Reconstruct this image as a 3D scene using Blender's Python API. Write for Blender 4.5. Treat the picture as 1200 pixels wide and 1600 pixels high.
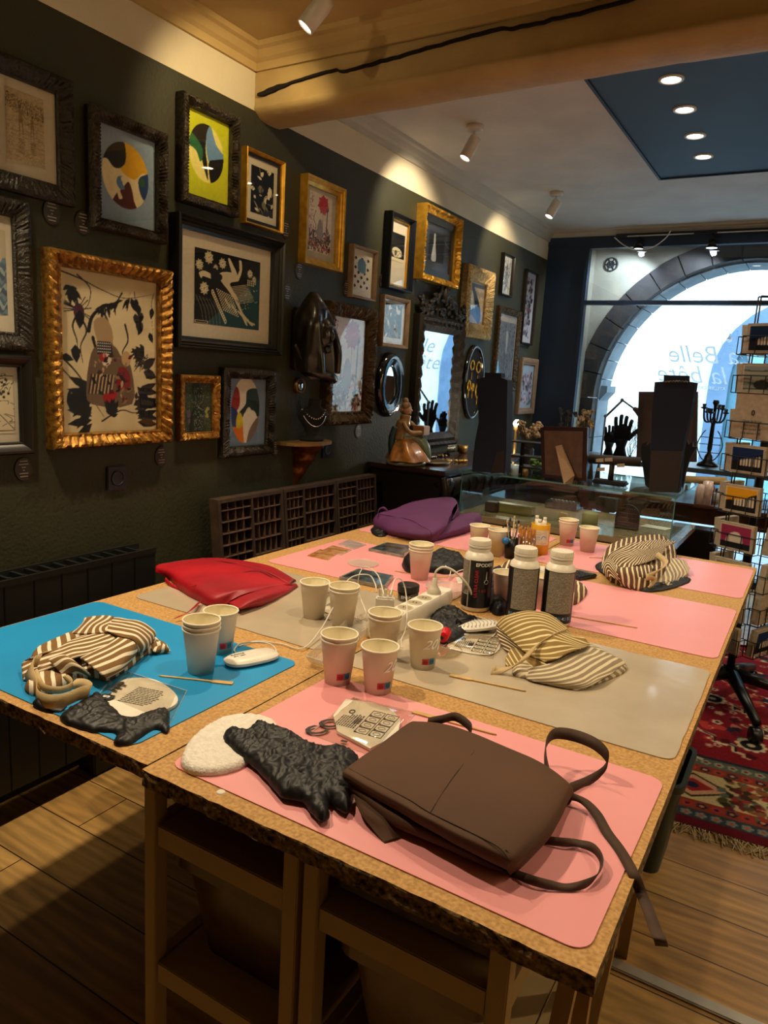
import bpy, bmesh, math, random
import numpy as np
from mathutils import Vector, Matrix, noise
from mathutils.geometry import delaunay_2d_cdt
for o in list(bpy.data.objects): bpy.data.objects.remove(o, do_unlink=True)
SC = bpy.context.scene
# ---------------------------------------------------------------- camera
CM = np.array([[0.8574784750734642, 0.5112749776896728, 0.057693690938532764],
               [0.14335441616880704, -0.12971115269129052, -0.9811343069286678],
               [-0.494145905730875, 0.849572194728571, -0.18451804733817198]])
CP = np.array([1.98, 0.0, 1.345]); FPX = 1139.6565
cam = bpy.data.objects.new('camera', bpy.data.cameras.new('camera'))
SC.collection.objects.link(cam); SC.camera = cam
cam.data.sensor_fit = 'VERTICAL'; cam.data.sensor_height = 36; cam.data.lens = 36*FPX/1600
cam.data.clip_start = .02
cam.matrix_world = Matrix([[CM[0][i], -CM[1][i], -CM[2][i], CP[i]] for i in range(3)] + [[0, 0, 0, 1]])
# ---------------------------------------------------------------- light and exposure
SC.view_settings.view_transform = 'Standard'; SC.view_settings.look = 'None'
SC.view_settings.gamma = 1; SC.view_settings.use_curve_mapping = False
SC.view_settings.exposure = 0.0
W = bpy.data.worlds.new('sky'); SC.world = W; W.use_nodes = True
bg = W.node_tree.nodes['Background']; bg.inputs[0].default_value = (.60, .80, 1, 1); bg.inputs[1].default_value = 9
SPOT_W = 62; SPOT_COL = (1, .80, .53)
def light(name, kind, loc, power, col, target=None, size=.05, spot=None, blend=.6):
    d = bpy.data.lights.new(name, kind); d.energy = power; d.color = col
    if kind == 'AREA': d.size = size
    else: d.shadow_soft_size = size
    if spot: d.spot_size = math.radians(spot); d.spot_blend = blend
    o = bpy.data.objects.new(name, d); SC.collection.objects.link(o); o.location = loc
    if target: o.rotation_euler = (Vector(target)-Vector(loc)).to_track_quat('-Z', 'Y').to_euler()
    return o
# spots of the near room and of the street end, warm; left ones follow fittings and table shadows, unseen right-side ones are added for ceiling bounce
for x, y, tx, ty, w, an in ((.50, 1.93, .02, 2.15, .62, 95), (.42, 3.32, .02, 3.45, .50, 85), (.42, 4.57, .02, 4.7, .40, 85), (.42, -.2, .02, .9, .35, 85),
                        (.42, .85, 1.05, 1.3, 1.35, 110), (.45, 2.0, 1.15, 1.7, .95, 110), (1.66, 1.35, 1.66, 1.5, .55, 110), (.1, .95, .1, 1.1, .35, 80),
                        (3.0, 1.7, 2.7, 1.8, .7, 100), (3.7, 1.2, 4.3, 1.2, 1.6, 110), (3.7, 3.2, 4.3, 3.2, 1.6, 110), (2.8, 4.2, 2.6, 4.0, .8, 110), (.42, 3.32, 1.2, 2.6, .45, 100)):
    light('spot_light', 'SPOT', (x, y, 2.40), SPOT_W*w, (1, .74, .38) if (tx < .05 and y < 2.5) else SPOT_COL, (tx, ty, 2.1 if tx < .05 or tx > 4 else .7), .03, an)
# ---------------------------------------------------------------- unprojection: pixel of the 1200x1600 frame -> point on a real plane
def ray(u, v): return CM.T @ np.array([(u-600)/FPX, (v-800)/FPX, 1.0])
def X(u, v, x): w = ray(u, v); return Vector(CP + w/w[0]*(x-CP[0]))
def Y(u, v, y): w = ray(u, v); return Vector(CP + w/w[1]*(y-CP[1]))
def Z(u, v, z): w = ray(u, v); return Vector(CP + w/w[2]*(z-CP[2]))
TZ = .705                                            # table top height
def T(u, v, h=0): return Z(u, v, TZ+h)
# ---------------------------------------------------------------- materials
def lin(c):
    if isinstance(c, str): c = [int(c[i:i+2], 16)/255 for i in (0, 2, 4)]
    return tuple(((x/12.92) if x <= .04045 else ((x+.055)/1.055)**2.4) for x in c[:3])
MATS = {}
def mat(name, col, col2=None, scale=20, rough=.55, metal=0, bump=0, bs=60, coat=0, sheen=0, spec=.5, emit=0, alpha=1, trans=0, detail=6, stretch=None):
    if name in MATS: return MATS[name]
    m = bpy.data.materials.new(name); m.use_nodes = True; nt = m.node_tree; N = nt.nodes; L = nt.links
    b = N['Principled BSDF']; MATS[name] = m
    b.inputs['Roughness'].default_value = rough; b.inputs['Metallic'].default_value = metal
    b.inputs['Coat Weight'].default_value = coat; b.inputs['Coat Roughness'].default_value = .08
    b.inputs['Sheen Weight'].default_value = 0; b.inputs['Specular IOR Level'].default_value = spec
    b.inputs['Alpha'].default_value = alpha; b.inputs['Transmission Weight'].default_value = trans
    tc = N.new('ShaderNodeTexCoord'); mp = N.new('ShaderNodeMapping'); L.new(tc.outputs['Object'], mp.inputs[0])
    if stretch: mp.inputs['Scale'].default_value = stretch
    nz = N.new('ShaderNodeTexNoise'); nz.inputs['Scale'].default_value = scale; nz.inputs['Detail'].default_value = detail
    L.new(mp.outputs[0], nz.inputs[0])
    mx = N.new('ShaderNodeMix'); mx.data_type = 'RGBA'
    c1 = lin(col); c2 = lin(col2) if col2 else tuple(x*.86 for x in c1)
    mx.inputs[6].default_value = (*c1, 1); mx.inputs[7].default_value = (*c2, 1)
    rp = N.new('ShaderNodeMapRange'); rp.inputs[1].default_value = .35; rp.inputs[2].default_value = .65
    L.new(nz.outputs[0], rp.inputs[0]); L.new(rp.outputs[0], mx.inputs[0]); L.new(mx.outputs[2], b.inputs['Base Color'])
    if bump:
        n2 = N.new('ShaderNodeTexNoise'); n2.inputs['Scale'].default_value = bs; n2.inputs['Detail'].default_value = 5
        L.new(mp.outputs[0], n2.inputs[0]); bp = N.new('ShaderNodeBump'); bp.inputs['Strength'].default_value = bump
        bp.inputs['Distance'].default_value = .004; L.new(n2.outputs[0], bp.inputs['Height']); L.new(bp.outputs[0], b.inputs['Normal'])
    if emit:
        b.inputs['Emission Color'].default_value = (*c1, 1); b.inputs['Emission Strength'].default_value = emit
    return m
def glassmat(name, tint='ffffff', base=.055, rough=.01):
    if name in MATS: return MATS[name]
    m = bpy.data.materials.new(name); m.use_nodes = True; nt = m.node_tree; N = nt.nodes; L = nt.links; N.clear(); MATS[name] = m
    o = N.new('ShaderNodeOutputMaterial'); mx = N.new('ShaderNodeMixShader'); t = N.new('ShaderNodeBsdfTransparent'); g = N.new('ShaderNodeBsdfGlossy')
    f = N.new('ShaderNodeMath'); f.operation = 'POWER'; f.inputs[1].default_value = 5.2; lw = N.new('ShaderNodeLayerWeight'); lw.inputs[0].default_value = .5; L.new(lw.outputs['Facing'], f.inputs[0])
    t.inputs[0].default_value = (*lin(tint), 1); g.inputs['Roughness'].default_value = rough
    ad = N.new('ShaderNodeMath'); ad.operation = 'ADD'; ad.inputs[1].default_value = base; ad.use_clamp = True
    L.new(f.outputs[0], ad.inputs[0]); L.new(ad.outputs[0], mx.inputs[0]); L.new(t.outputs[0], mx.inputs[1]); L.new(g.outputs[0], mx.inputs[2]); L.new(mx.outputs[0], o.inputs[0])
    return m
def vinylmat(name):
    m = bpy.data.materials.new(name); m.use_nodes = True; nt = m.node_tree; N = nt.nodes; L = nt.links; N.clear(); MATS[name] = m
    o = N.new('ShaderNodeOutputMaterial'); mx = N.new('ShaderNodeMixShader'); a = N.new('ShaderNodeBsdfTranslucent'); d = N.new('ShaderNodeBsdfDiffuse'); mx.inputs[0].default_value = .25
    a.inputs[0].default_value = (.95, .97, 1, 1); L.new(a.outputs[0], mx.inputs[1]); L.new(d.outputs[0], mx.inputs[2]); L.new(mx.outputs[0], o.inputs[0]); return m
def attrmat(name, rough=.6, spec=.4, coat=0, bump=0, bs=200):
    if name in MATS: return MATS[name]
    m = mat(name, 'ffffff', rough=rough, spec=spec, coat=coat, bump=bump, bs=bs); nt = m.node_tree
    a = nt.nodes.new('ShaderNodeAttribute'); a.attribute_name = 'paint'
    nt.links.new(a.outputs['Color'], nt.nodes['Principled BSDF'].inputs['Base Color'])
    return m
def stripemat(name, c1, c2, freq, duty=.42, c3=None):
    if name in MATS: return MATS[name]
    m = mat(name, c1, rough=.9, bump=.25, bs=500, sheen=.2); nt = m.node_tree; N = nt.nodes; L = nt.links
    uv = N.new('ShaderNodeUVMap'); sp = N.new('ShaderNodeSeparateXYZ'); L.new(uv.outputs[0], sp.inputs[0])
    nz = N.new('ShaderNodeTexNoise'); nz.inputs['Scale'].default_value = 14; L.new(uv.outputs[0], nz.inputs[0])
    a = N.new('ShaderNodeMath'); a.operation = 'MULTIPLY_ADD'; a.inputs[1].default_value = .006; L.new(nz.outputs[0], a.inputs[0]); L.new(sp.outputs[0], a.inputs[2])
    b = N.new('ShaderNodeMath'); b.operation = 'MULTIPLY'; b.inputs[1].default_value = freq; L.new(a.outputs[0], b.inputs[0])
    f = N.new('ShaderNodeMath'); f.operation = 'FRACT'; L.new(b.outputs[0], f.inputs[0])
    g = N.new('ShaderNodeMath'); g.operation = 'LESS_THAN'; g.inputs[1].default_value = duty; L.new(f.outputs[0], g.inputs[0])
    mx = N.new('ShaderNodeMix'); mx.data_type = 'RGBA'; mx.inputs[6].default_value = (*lin(c1), 1); mx.inputs[7].default_value = (*lin(c2), 1)
    L.new(g.outputs[0], mx.inputs[0]); L.new(mx.outputs[2], N['Principled BSDF'].inputs['Base Color'])
    return m
# ---------------------------------------------------------------- objects
def link(o): SC.collection.objects.link(o); return o
def tag(o, label, cat, group=None, kind=None):
    o['label'] = label; o['category'] = cat
    if group: o['group'] = group
    if kind: o['kind'] = kind
    return o
def thing(name, label, cat, loc, group=None):
    o = link(bpy.data.objects.new(name, None)); o.location = loc; o.empty_display_size = .05
    return tag(o, label, cat, group)
def wloc(p):
    v = Vector((0, 0, 0))
    while p is not None: v += Vector(p.location); p = p.parent
    return v
def finish(me, name, m, parent=None, smooth=False, mods=None):
    if isinstance(m, (list, tuple)):
        for x in m: me.materials.append(x)
    elif m: me.materials.append(m)
    off = wloc(parent) if parent is not None else None
    if off is None:
        co = np.empty(len(me.vertices)*3); me.vertices.foreach_get('co', co); co = co.reshape(-1, 3)
        off = Vector(((co[:, 0].min()+co[:, 0].max())/2, (co[:, 1].min()+co[:, 1].max())/2, co[:, 2].min()))
    me.transform(Matrix.Translation(-off))
    if smooth: me.polygons.foreach_set('use_smooth', [True]*len(me.polygons))
    o = link(bpy.data.objects.new(name, me))
    if parent is not None: o.parent = parent
    else: o.location = off
    return o
class B:
    def __init__(s): s.bm = bmesh.new(); s.mi = 0
    def _mark(s, fs):
        for f in fs: f.material_index = s.mi
    def box(s, x0, y0, z0, x1, y1, z1, bev=0, rot=0, piv=None):
        r = bmesh.ops.create_cube(s.bm, size=1); vs = r['verts']
        for v in vs: v.co = Vector((x0+(v.co.x+.5)*(x1-x0), y0+(v.co.y+.5)*(y1-y0), z0+(v.co.z+.5)*(z1-z0)))
        fs = list({f for v in vs for f in v.link_faces}); s._mark(fs)
        if bev:
            es = list({e for v in vs for e in v.link_edges})
            bb = bmesh.ops.bevel(s.bm, geom=es, offset=bev, segments=2, affect='EDGES'); vs = list({v for f in bb['faces'] for v in f.verts} | {v for v in vs if v.is_valid})
            s._mark([f for v in vs for f in v.link_faces])
        if rot:
            c = Vector(piv) if piv is not None else Vector(((x0+x1)/2, (y0+y1)/2, 0))
            bmesh.ops.rotate(s.bm, cent=c, matrix=Matrix.Rotation(rot, 3, 'Z'), verts=vs)
        return s
    def face(s, pts): f = s.bm.faces.new([s.bm.verts.new(p) for p in pts]); f.material_index = s.mi; return s
    def prism(s, pts, d):
        d = Vector(d); a = [s.bm.verts.new(p) for p in pts]; b = [s.bm.verts.new(Vector(p)+d) for p in pts]; n = len(a)
        fs = [s.bm.faces.new(a[::-1]), s.bm.faces.new(b)] + [s.bm.faces.new((a[i], a[(i+1) % n], b[(i+1) % n], b[i])) for i in range(n)]
        s._mark(fs); return s
    def tube(s, pts, r, seg=8, cap=True, closed=False):
        pts = [Vector(p) for p in pts]; n = len(pts); rs = r if isinstance(r, (list, tuple)) else [r]*n; rings = []; up = None
        for i, p in enumerate(pts):
            a = pts[i-1] if (i or closed) else p; b = pts[(i+1) % n] if (i < n-1 or closed) else p
            t = (b-a)
            t = t.normalized() if t.length > 1e-9 else Vector((0, 0, 1))
            if up is None: up = t.orthogonal().normalized()
            up = (up-t*up.dot(t)); up = up.normalized() if up.length > 1e-6 else t.orthogonal().normalized(); w = t.cross(up)
            rings.append([s.bm.verts.new(p+(up*math.cos(k*2*math.pi/seg)+w*math.sin(k*2*math.pi/seg))*rs[i]) for k in range(seg)])
        for i in range(n if closed else n-1):
            A, C = rings[i], rings[(i+1) % n]
            for k in range(seg): s._mark([s.bm.faces.new((A[k], A[(k+1) % seg], C[(k+1) % seg], C[k]))])
        if cap and not closed: s._mark([s.bm.faces.new(rings[0][::-1]), s.bm.faces.new(rings[-1])])
        return s
    def lathe(s, prof, c, seg=24, axis=(0, 0, 1), a0=0, a1=2*math.pi, sx=1, sy=1):
        q = Vector((0, 0, 1)).rotation_difference(Vector(axis)); c = Vector(c); full = abs(a1-a0-2*math.pi) < 1e-6; m = seg if full else seg+1; rings = []
        for r, z in prof:
            if r < 1e-6: rings.append([s.bm.verts.new(c+q @ Vector((0, 0, z)))]*m); continue
            rings.append([s.bm.verts.new(c+q @ Vector((r*sx*math.cos(a0+(a1-a0)*k/seg), r*sy*math.sin(a0+(a1-a0)*k/seg), z))) for k in range(m)])
        for A, C in zip(rings, rings[1:]):
            for k in range(seg):
                k2 = (k+1) % m; vs = []
                for v in (A[k], A[k2], C[k2], C[k]):
                    if v not in vs: vs.append(v)
                if len(vs) > 2: s._mark([s.bm.faces.new(vs)])
        return s
    def sph(s, c, r, sc=(1, 1, 1), seg=12, rot=None):
        res = bmesh.ops.create_uvsphere(s.bm, u_segments=seg, v_segments=max(6, seg//2+2), radius=r)
        for v in res['verts']:
            p = Vector((v.co.x*sc[0], v.co.y*sc[1], v.co.z*sc[2])); v.co = (rot @ p if rot else p)+Vector(c)
        s._mark({f for v in res['verts'] for f in v.link_faces}); return s
    def build(s, name, m, parent=None, smooth=False, auto=False):
        me = bpy.data.meshes.new(name); bmesh.ops.recalc_face_normals(s.bm, faces=s.bm.faces); s.bm.to_mesh(me); s.bm.free()
        o = finish(me, name, m, parent, smooth or auto)
        if auto and hasattr(me, 'set_sharp_from_angle'): me.set_sharp_from_angle(angle=math.radians(35))
        return o
def struct(name, b, m, **k):
    o = b.build(name, m, **k); o['kind'] = 'structure'; return o
def cr(pts, n=6, closed=False):                      # Catmull-Rom through points of any dimension
    P = [np.array(p, float) for p in pts]; out = []; N = len(P)
    rng = range(N if closed else N-1)
    for i in rng:
        if closed: a, b, c, d = P[i-1], P[i], P[(i+1) % N], P[(i+2) % N]
        else: a, b, c, d = P[max(i-1, 0)], P[i], P[i+1], P[min(i+2, N-1)]
        for k in range(n):
            t = k/n; out.append(.5*((2*b)+(-a+c)*t+(2*a-5*b+4*c-d)*t*t+(-a+3*b-3*c+d)*t**3))
    if not closed: out.append(P[-1])
    return out
def sheet(name, rows, m, parent=None, thick=.0015, nu=6, nv=8, wr=0, ws=30, uvs=(1, 1), seed=0, swap=False):
    """cloth surface through a net of 3-D control points, with real thickness"""
    R = [cr([tuple(p) for p in r], nv) for r in rows]; cols = len(R[0])
    G = [cr([R[i][j] for i in range(len(R))], nu) for j in range(cols)]; nr = len(G[0])
    me = bpy.data.meshes.new(name); vs = []; uv = []
    for i in range(nr):
        d = 0
        for j in range(cols):
            p = Vector(G[j][i])
            if j: d += (p-Vector(G[j-1][i])).length
            e = sum((Vector(G[j][k])-Vector(G[j][k-1])).length for k in range(1, i+1)) if i else 0
            if wr: p += Vector((noise.noise(p*ws+Vector((seed, 0, 0))), noise.noise(p*ws+Vector((seed, 9, 0))), noise.noise(p*ws+Vector((seed, 0, 7)))))*wr
            vs.append(p); uv.append((e, d) if swap else (d, e))
    fs = [(i*cols+j, i*cols+j+1, (i+1)*cols+j+1, (i+1)*cols+j) for i in range(nr-1) for j in range(cols-1)]
    me.from_pydata(vs, [], fs); ul = me.uv_layers.new(name='UVMap')
    for lp in me.loops: ul.data[lp.index].uv = (uv[lp.vertex_index][0]*uvs[0], uv[lp.vertex_index][1]*uvs[1])
    o = finish(me, name, m, parent, True); md = o.modifiers.new('thickness', 'SOLIDIFY'); md.thickness = thick; md.offset = 0
    return o
def ribbon(name, pts, width, m, parent=None, thick=.0012, n=6, ups=None):
    """a flat tie along a path; ups gives the width direction at each control point"""
    P = [Vector(p) for p in cr([tuple(p) for p in pts], n)]
    U = [Vector(u).normalized() for u in cr([tuple(u) for u in ups], n)] if ups else [Vector((0, 0, 1))]*len(P)
    rows = [[P[i]-U[i]*width/2 for i in range(len(P))], [P[i]+U[i]*width/2 for i in range(len(P))]]
    b = B(); q = [[b.bm.verts.new(p) for p in r] for r in rows]
    for i in range(len(P)-1): b.bm.faces.new((q[0][i], q[0][i+1], q[1][i+1], q[1][i]))
    o = b.build(name, m, parent, smooth=True); md = o.modifiers.new('thickness', 'SOLIDIFY'); md.thickness = thick; md.offset = 0
    return o
def seg_dist(P, A, Bp):
    d = Bp-A; t = np.clip(((P-A)@d)/max(d@d, 1e-12), 0, 1); return np.hypot(*(P-(A+t[:, None]*d)).T)
def pillow(name, outline, m, parent=None, z0=TZ, h=.02, er=.015, res=.006, wr=0, ws=25, rim=.25, ang=0, seed=0, smooth_outline=True, ridged=False, hf=None, jag=0, zoff=.0006):
    """a soft lump with the given plan outline, real thickness, rounded edges and wrinkles"""
    P = [tuple(p)[:2] for p in outline]
    if smooth_outline: P = [tuple(p) for p in cr(P, 5, True)]
    bd = []
    for i in range(len(P)):
        a = np.array(P[i]); c = np.array(P[(i+1) % len(P)]); n = max(1, int(np.hypot(*(c-a))/res))
        for k in range(n):
            q = a+(c-a)*k/n
            if jag: q = q+np.array([noise.noise(Vector((q[0]*60, q[1]*60, seed))), noise.noise(Vector((q[0]*60, q[1]*60, seed+5)))])*jag
            bd.append(q)
    bd = np.array(bd); nb = len(bd)
    gx = np.arange(bd[:, 0].min(), bd[:, 0].max(), res); gy = np.arange(bd[:, 1].min(), bd[:, 1].max(), res*.87)
    g = np.array([(x+(res/2 if j % 2 else 0), y) for j, y in enumerate(gy) for x in gx])
    ins = np.zeros(len(g), bool)
    for i in range(nb):
        a, c = bd[i], bd[(i+1) % nb]
        cond = (a[1] > g[:, 1]) != (c[1] > g[:, 1])
        with np.errstate(divide='ignore', invalid='ignore'):
            xi = (c[0]-a[0])*(g[:, 1]-a[1])/(c[1]-a[1])+a[0]
        ins ^= cond & (g[:, 0] < xi)
    g = g[ins]; dist = np.full(len(g), 9.)
    for i in range(nb): dist = np.minimum(dist, seg_dist(g, bd[i], bd[(i+1) % nb]))
    k = dist > res*.55; g = g[k]; dist = dist[k]
    allp = np.vstack([bd, g]); dd = np.concatenate([np.zeros(nb), dist])
    vo, eo, fo, ov, oe, of = delaunay_2d_cdt([Vector(p) for p in allp], [(i, (i+1) % nb) for i in range(nb)], [], 1, 1e-7)
    D = [max(dd[i] for i in o) if o else 0 for o in ov]; n = len(vo); ca, sa = math.cos(ang), math.sin(ang)
    top = []; bot = []
    for p, d in zip(vo, D):
        t = min(d/er, 1); pf = rim+(1-rim)*math.sqrt(max(0, 1-(1-t)**2)); hh = hf(p.x, p.y) if hf else h
        w = 0
        if wr:
            q = Vector((p.x*ws, p.y*ws, seed*3.1)); nn = noise.noise(q)+.5*noise.noise(q*2.1)
            if ridged:
                wq = Vector((noise.noise(q*.5), noise.noise(q*.5+Vector((7, 3, 0))), 0)); nn = 0
                for kk, (aa, ff, am) in enumerate(((.3, .55, 1), (1.5, .7, .8), (2.5, .9, .7), (.9, 1.7, .35), (2.1, 1.9, .3))):
                    ph = ((q.x*math.cos(aa)+q.y*math.sin(aa))*ff+1.6*(wq.x if kk % 2 else wq.y)*2+seed*.37+kk*.21) % 1; nn += am*(1-abs(2*ph-1)*1.0)**1.6
                nn = nn/1.9-.45
            w = nn*wr*(.25+.75*t)
        z = z0+zoff+max(hh*pf+w, .0007); top.append((p.x, p.y, z)); bot.append((p.x, p.y, z0+zoff*.5))
    me = bpy.data.meshes.new(name); cnt = {}
    for f in fo:
        for a, c in zip(f, f[1:]+f[:1]): cnt[(a, c)] = 1
    fs = [tuple(f) for f in fo]+[tuple(x+n for x in f[::-1]) for f in fo]+[(c, a, a+n, c+n) for (a, c) in cnt if (c, a) not in cnt]
    me.from_pydata(top+bot, [], fs); ul = me.uv_layers.new(name='UVMap')
    for lp in me.loops:
        x, y, z = (top+bot)[lp.vertex_index]; ul.data[lp.index].uv = (x*ca+y*sa, -x*sa+y*ca)
    me.update(); return finish(me, name, m, parent, True)
def text_mesh(s, size, shear=0, extrude=.0002, bold=0, align='CENTER', res=3):
    c = bpy.data.curves.new('txt', 'FONT'); c.body = s; c.size = size; c.shear = shear; c.extrude = extrude; c.offset = bold; c.align_x = align; c.align_y = 'CENTER'; c.resolution_u = res
    o = link(bpy.data.objects.new('txt', c)); bpy.context.view_layer.update()
    me = bpy.data.meshes.new_from_object(o.evaluated_get(bpy.context.evaluated_depsgraph_get())); bpy.data.objects.remove(o); bpy.data.curves.remove(c); me.materials.clear(); return me
def text(name, s, size, org, ux, uy, m, parent=None, shear=0, bold=0, wrap=None, align='CENTER', extrude=.0002, flip=False):
    """lettering on a flat face (ux, uy = directions) or wrapped round a cylinder/cone"""
    me = text_mesh(s, size, shear, extrude, bold, align); ux = Vector(ux).normalized(); uy = Vector(uy).normalized(); uz = ux.cross(uy)
    for v in me.vertices: v.co = Vector(org)+ux*v.co.x*(-1 if flip else 1)+uy*v.co.y+uz*v.co.z
    if wrap: wrap(me)
    o = finish(me, name, m, parent); return o
# ---------------------------------------------------------------- painted surfaces (colour attribute, no images)
class Cv:
    def __init__(s, w, h, bg, ar=None):
        s.w, s.h = w, h; s.W, s.H = w*2, h*2; s.a = np.zeros((s.H, s.W, 3)); s.a[:] = s.c(bg); s.ar = ar or h/w
        s.gx, s.gy = np.meshgrid((np.arange(s.W)+.5)/s.W, (np.arange(s.H)+.5)/s.H); s.clip = None
    def c(s, c): return np.array([int(c[i:i+2], 16)/255 for i in (0, 2, 4)]) if isinstance(c, str) else np.array(c[:3])
    def _put(s, sl, m, col):
        if s.clip is not None: m = m & s.clip[sl]
        s.a[sl][m] = s.c(col)
    def _sl(s, x0, x1, y0, y1):
        return (slice(max(0, int(y0*s.H)-1), max(0, min(s.H, int(y1*s.H)+2))), slice(max(0, int(x0*s.W)-1), max(0, min(s.W, int(x1*s.W)+2))))
    def poly(s, pts, col, sm=0):
        if sm: pts = cr(pts, sm, True)
        P = np.array(pts); sl = s._sl(P[:, 0].min(), P[:, 0].max(), P[:, 1].min(), P[:, 1].max()); x = s.gx[sl]; y = s.gy[sl]
        if x.size == 0: return s
        m = np.zeros(x.shape, bool)
        for i in range(len(P)):
            a, c = P[i], P[(i+1) % len(P)]
            if a[1] == c[1]: continue
            m ^= ((a[1] > y) != (c[1] > y)) & (x < (c[0]-a[0])*(y-a[1])/(c[1]-a[1])+a[0])
        s._put(sl, m, col); return s
    def rect(s, x0, y0, x1, y1, col): s._put(s._sl(x0, x1, y0, y1), (lambda x, y: (x >= x0) & (x <= x1) & (y >= y0) & (y <= y1))(s.gx[s._sl(x0, x1, y0, y1)], s.gy[s._sl(x0, x1, y0, y1)]), col); return s
    def ell(s, cx, cy, r, col, k=1.0, rot=0):
        R = r*max(1, k)*1.05; sl = s._sl(cx-R, cx+R, cy-R/s.ar*1.0-.001, cy+R/s.ar+.001); x = s.gx[sl]-cx; y = (s.gy[sl]-cy)*s.ar
        c_, s_ = math.cos(rot), math.sin(rot); u = x*c_+y*s_; v = -x*s_+y*c_
        s._put(sl, (u/r)**2+(v/(r*k))**2 <= 1, col); return s
    def line(s, pts, wd, col, sm=0, taper=False):
        if sm: pts = cr(pts, sm)
        P = [np.array(p, float) for p in pts]; n = len(P)
        for i in range(n-1):
            a, c = P[i], P[i+1]; ww = wd*(1-i/(n-1)*.85) if taper else wd
            sl = s._sl(min(a[0], c[0])-ww, max(a[0], c[0])+ww, min(a[1], c[1])-ww/s.ar, max(a[1], c[1])+ww/s.ar)
            x = s.gx[sl]; y = s.gy[sl]*s.ar
            if x.size == 0: continue
            ay, cy = a[1]*s.ar, c[1]*s.ar; dx, dy = c[0]-a[0], cy-ay; t = np.clip(((x-a[0])*dx+(y-ay)*dy)/max(dx*dx+dy*dy, 1e-12), 0, 1)
            s._put(sl, np.hypot(x-(a[0]+t*dx), y-(ay+t*dy)) <= ww/2, col)
        return s
    def leaf(s, x, y, ang, ln, wd, col):
        dx, dy = math.cos(ang), math.sin(ang); f = lambda t, q: (x+(dx*t-dy*q)*ln, y+(dy*t+dx*q)*ln/s.ar)
        return s.poly([f(0, 0), f(.3, wd), f(.65, wd*.8), f(1, 0), f(.65, -wd*.8), f(.3, -wd)], col)
    def noise(s, amt, sc=20, seed=0):
        r = np.random.RandomState(seed); n = r.rand(max(2, int(sc*s.ar)), sc); yy = (s.gy*(n.shape[0]-1)); xx = s.gx*(sc-1)
        y0 = yy.astype(int); x0 = xx.astype(int); y1 = np.minimum(y0+1, n.shape[0]-1); x1 = np.minimum(x0+1, sc-1); fy = yy-y0; fx = xx-x0
        v = n[y0, x0]*(1-fx)*(1-fy)+n[y0, x1]*fx*(1-fy)+n[y1, x0]*(1-fx)*fy+n[y1, x1]*fx*fy
        s.a = np.clip(s.a*(1+amt*(v[..., None]-.5)*2), 0, 1); return s
    def out(s):
        a = s.a.reshape(s.h, 2, s.w, 2, 3).mean((1, 3)); return np.where(a <= .04045, a/12.92, ((a+.055)/1.055)**2.4)
def paint(name, cv, f, m, parent=None):
    """grid mesh whose vertices carry the painted colours; f(u, v) -> point"""
    A = cv.out(); h, w = A.shape[:2]
    if isinstance(f, tuple):
        o, ux, uy = [np.array(q) for q in f]; u = np.linspace(0, 1, w); v = np.linspace(0, 1, h)
        P = o[None, None]+ux[None, None]*u[None, :, None]+uy[None, None]*v[:, None, None]
    else: P = np.array([[f(i/(w-1), j/(h-1)) for i in range(w)] for j in range(h)], float)
    me = bpy.data.meshes.new(name); idx = np.arange(w*h).reshape(h, w)
    fs = np.stack([idx[1:, :-1], idx[1:, 1:], idx[:-1, 1:], idx[:-1, :-1]], -1).reshape(-1, 4)
    me.vertices.add(w*h); me.vertices.foreach_set('co', P.reshape(-1)); me.loops.add(fs.size); me.loops.foreach_set('vertex_index', fs.reshape(-1).astype(np.int32))
    me.polygons.add(len(fs)); me.polygons.foreach_set('loop_start', np.arange(0, fs.size, 4, dtype=np.int32))
    me.update(calc_edges=True); at = me.color_attributes.new('paint', 'FLOAT_COLOR', 'POINT')
    at.data.foreach_set('color', np.concatenate([A, np.ones((h, w, 1))], -1).reshape(-1).astype(np.float32))
    return finish(me, name, m, parent, True)
R_ = random.Random(5)
# ================================================================ THE ROOM
CZ = 2.492; YW = 5.7; RX = 4.3; YB = -2.8; GT = 2.287          # ceiling, shop front, right wall, back wall, top of the green paint
green = mat('green_plaster', '33331f', '2d2d1c', scale=6, rough=.62, bump=.55, bs=90, spec=.35)
cream = mat('cream_paint', 'cfc6ad', 'c6bca2', scale=5, rough=.7, bump=.3, bs=70)
ceilm = mat('ceiling_paint', 'b9b4a6', 'aeaa9e', scale=4, rough=.8, bump=.35, bs=45)
navy = mat('navy_paint', '203550', '1c2f48', scale=4, rough=.6, bump=.1)  # navy brightened bluer, taking the window's bloom and haze into the colour
navyd = mat('navy_panel', '26384c', '223244', scale=3, rough=.6)
white = mat('white_metal', 'd8d4cc', rough=.4)
black = mat('black_metal', '0c0c0e', rough=.4); blackm = mat('black_matt', '0b0b0c', '101012', rough=.85)
chrome = mat('chrome', 'c8ccd0', rough=.15, metal=1)
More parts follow.
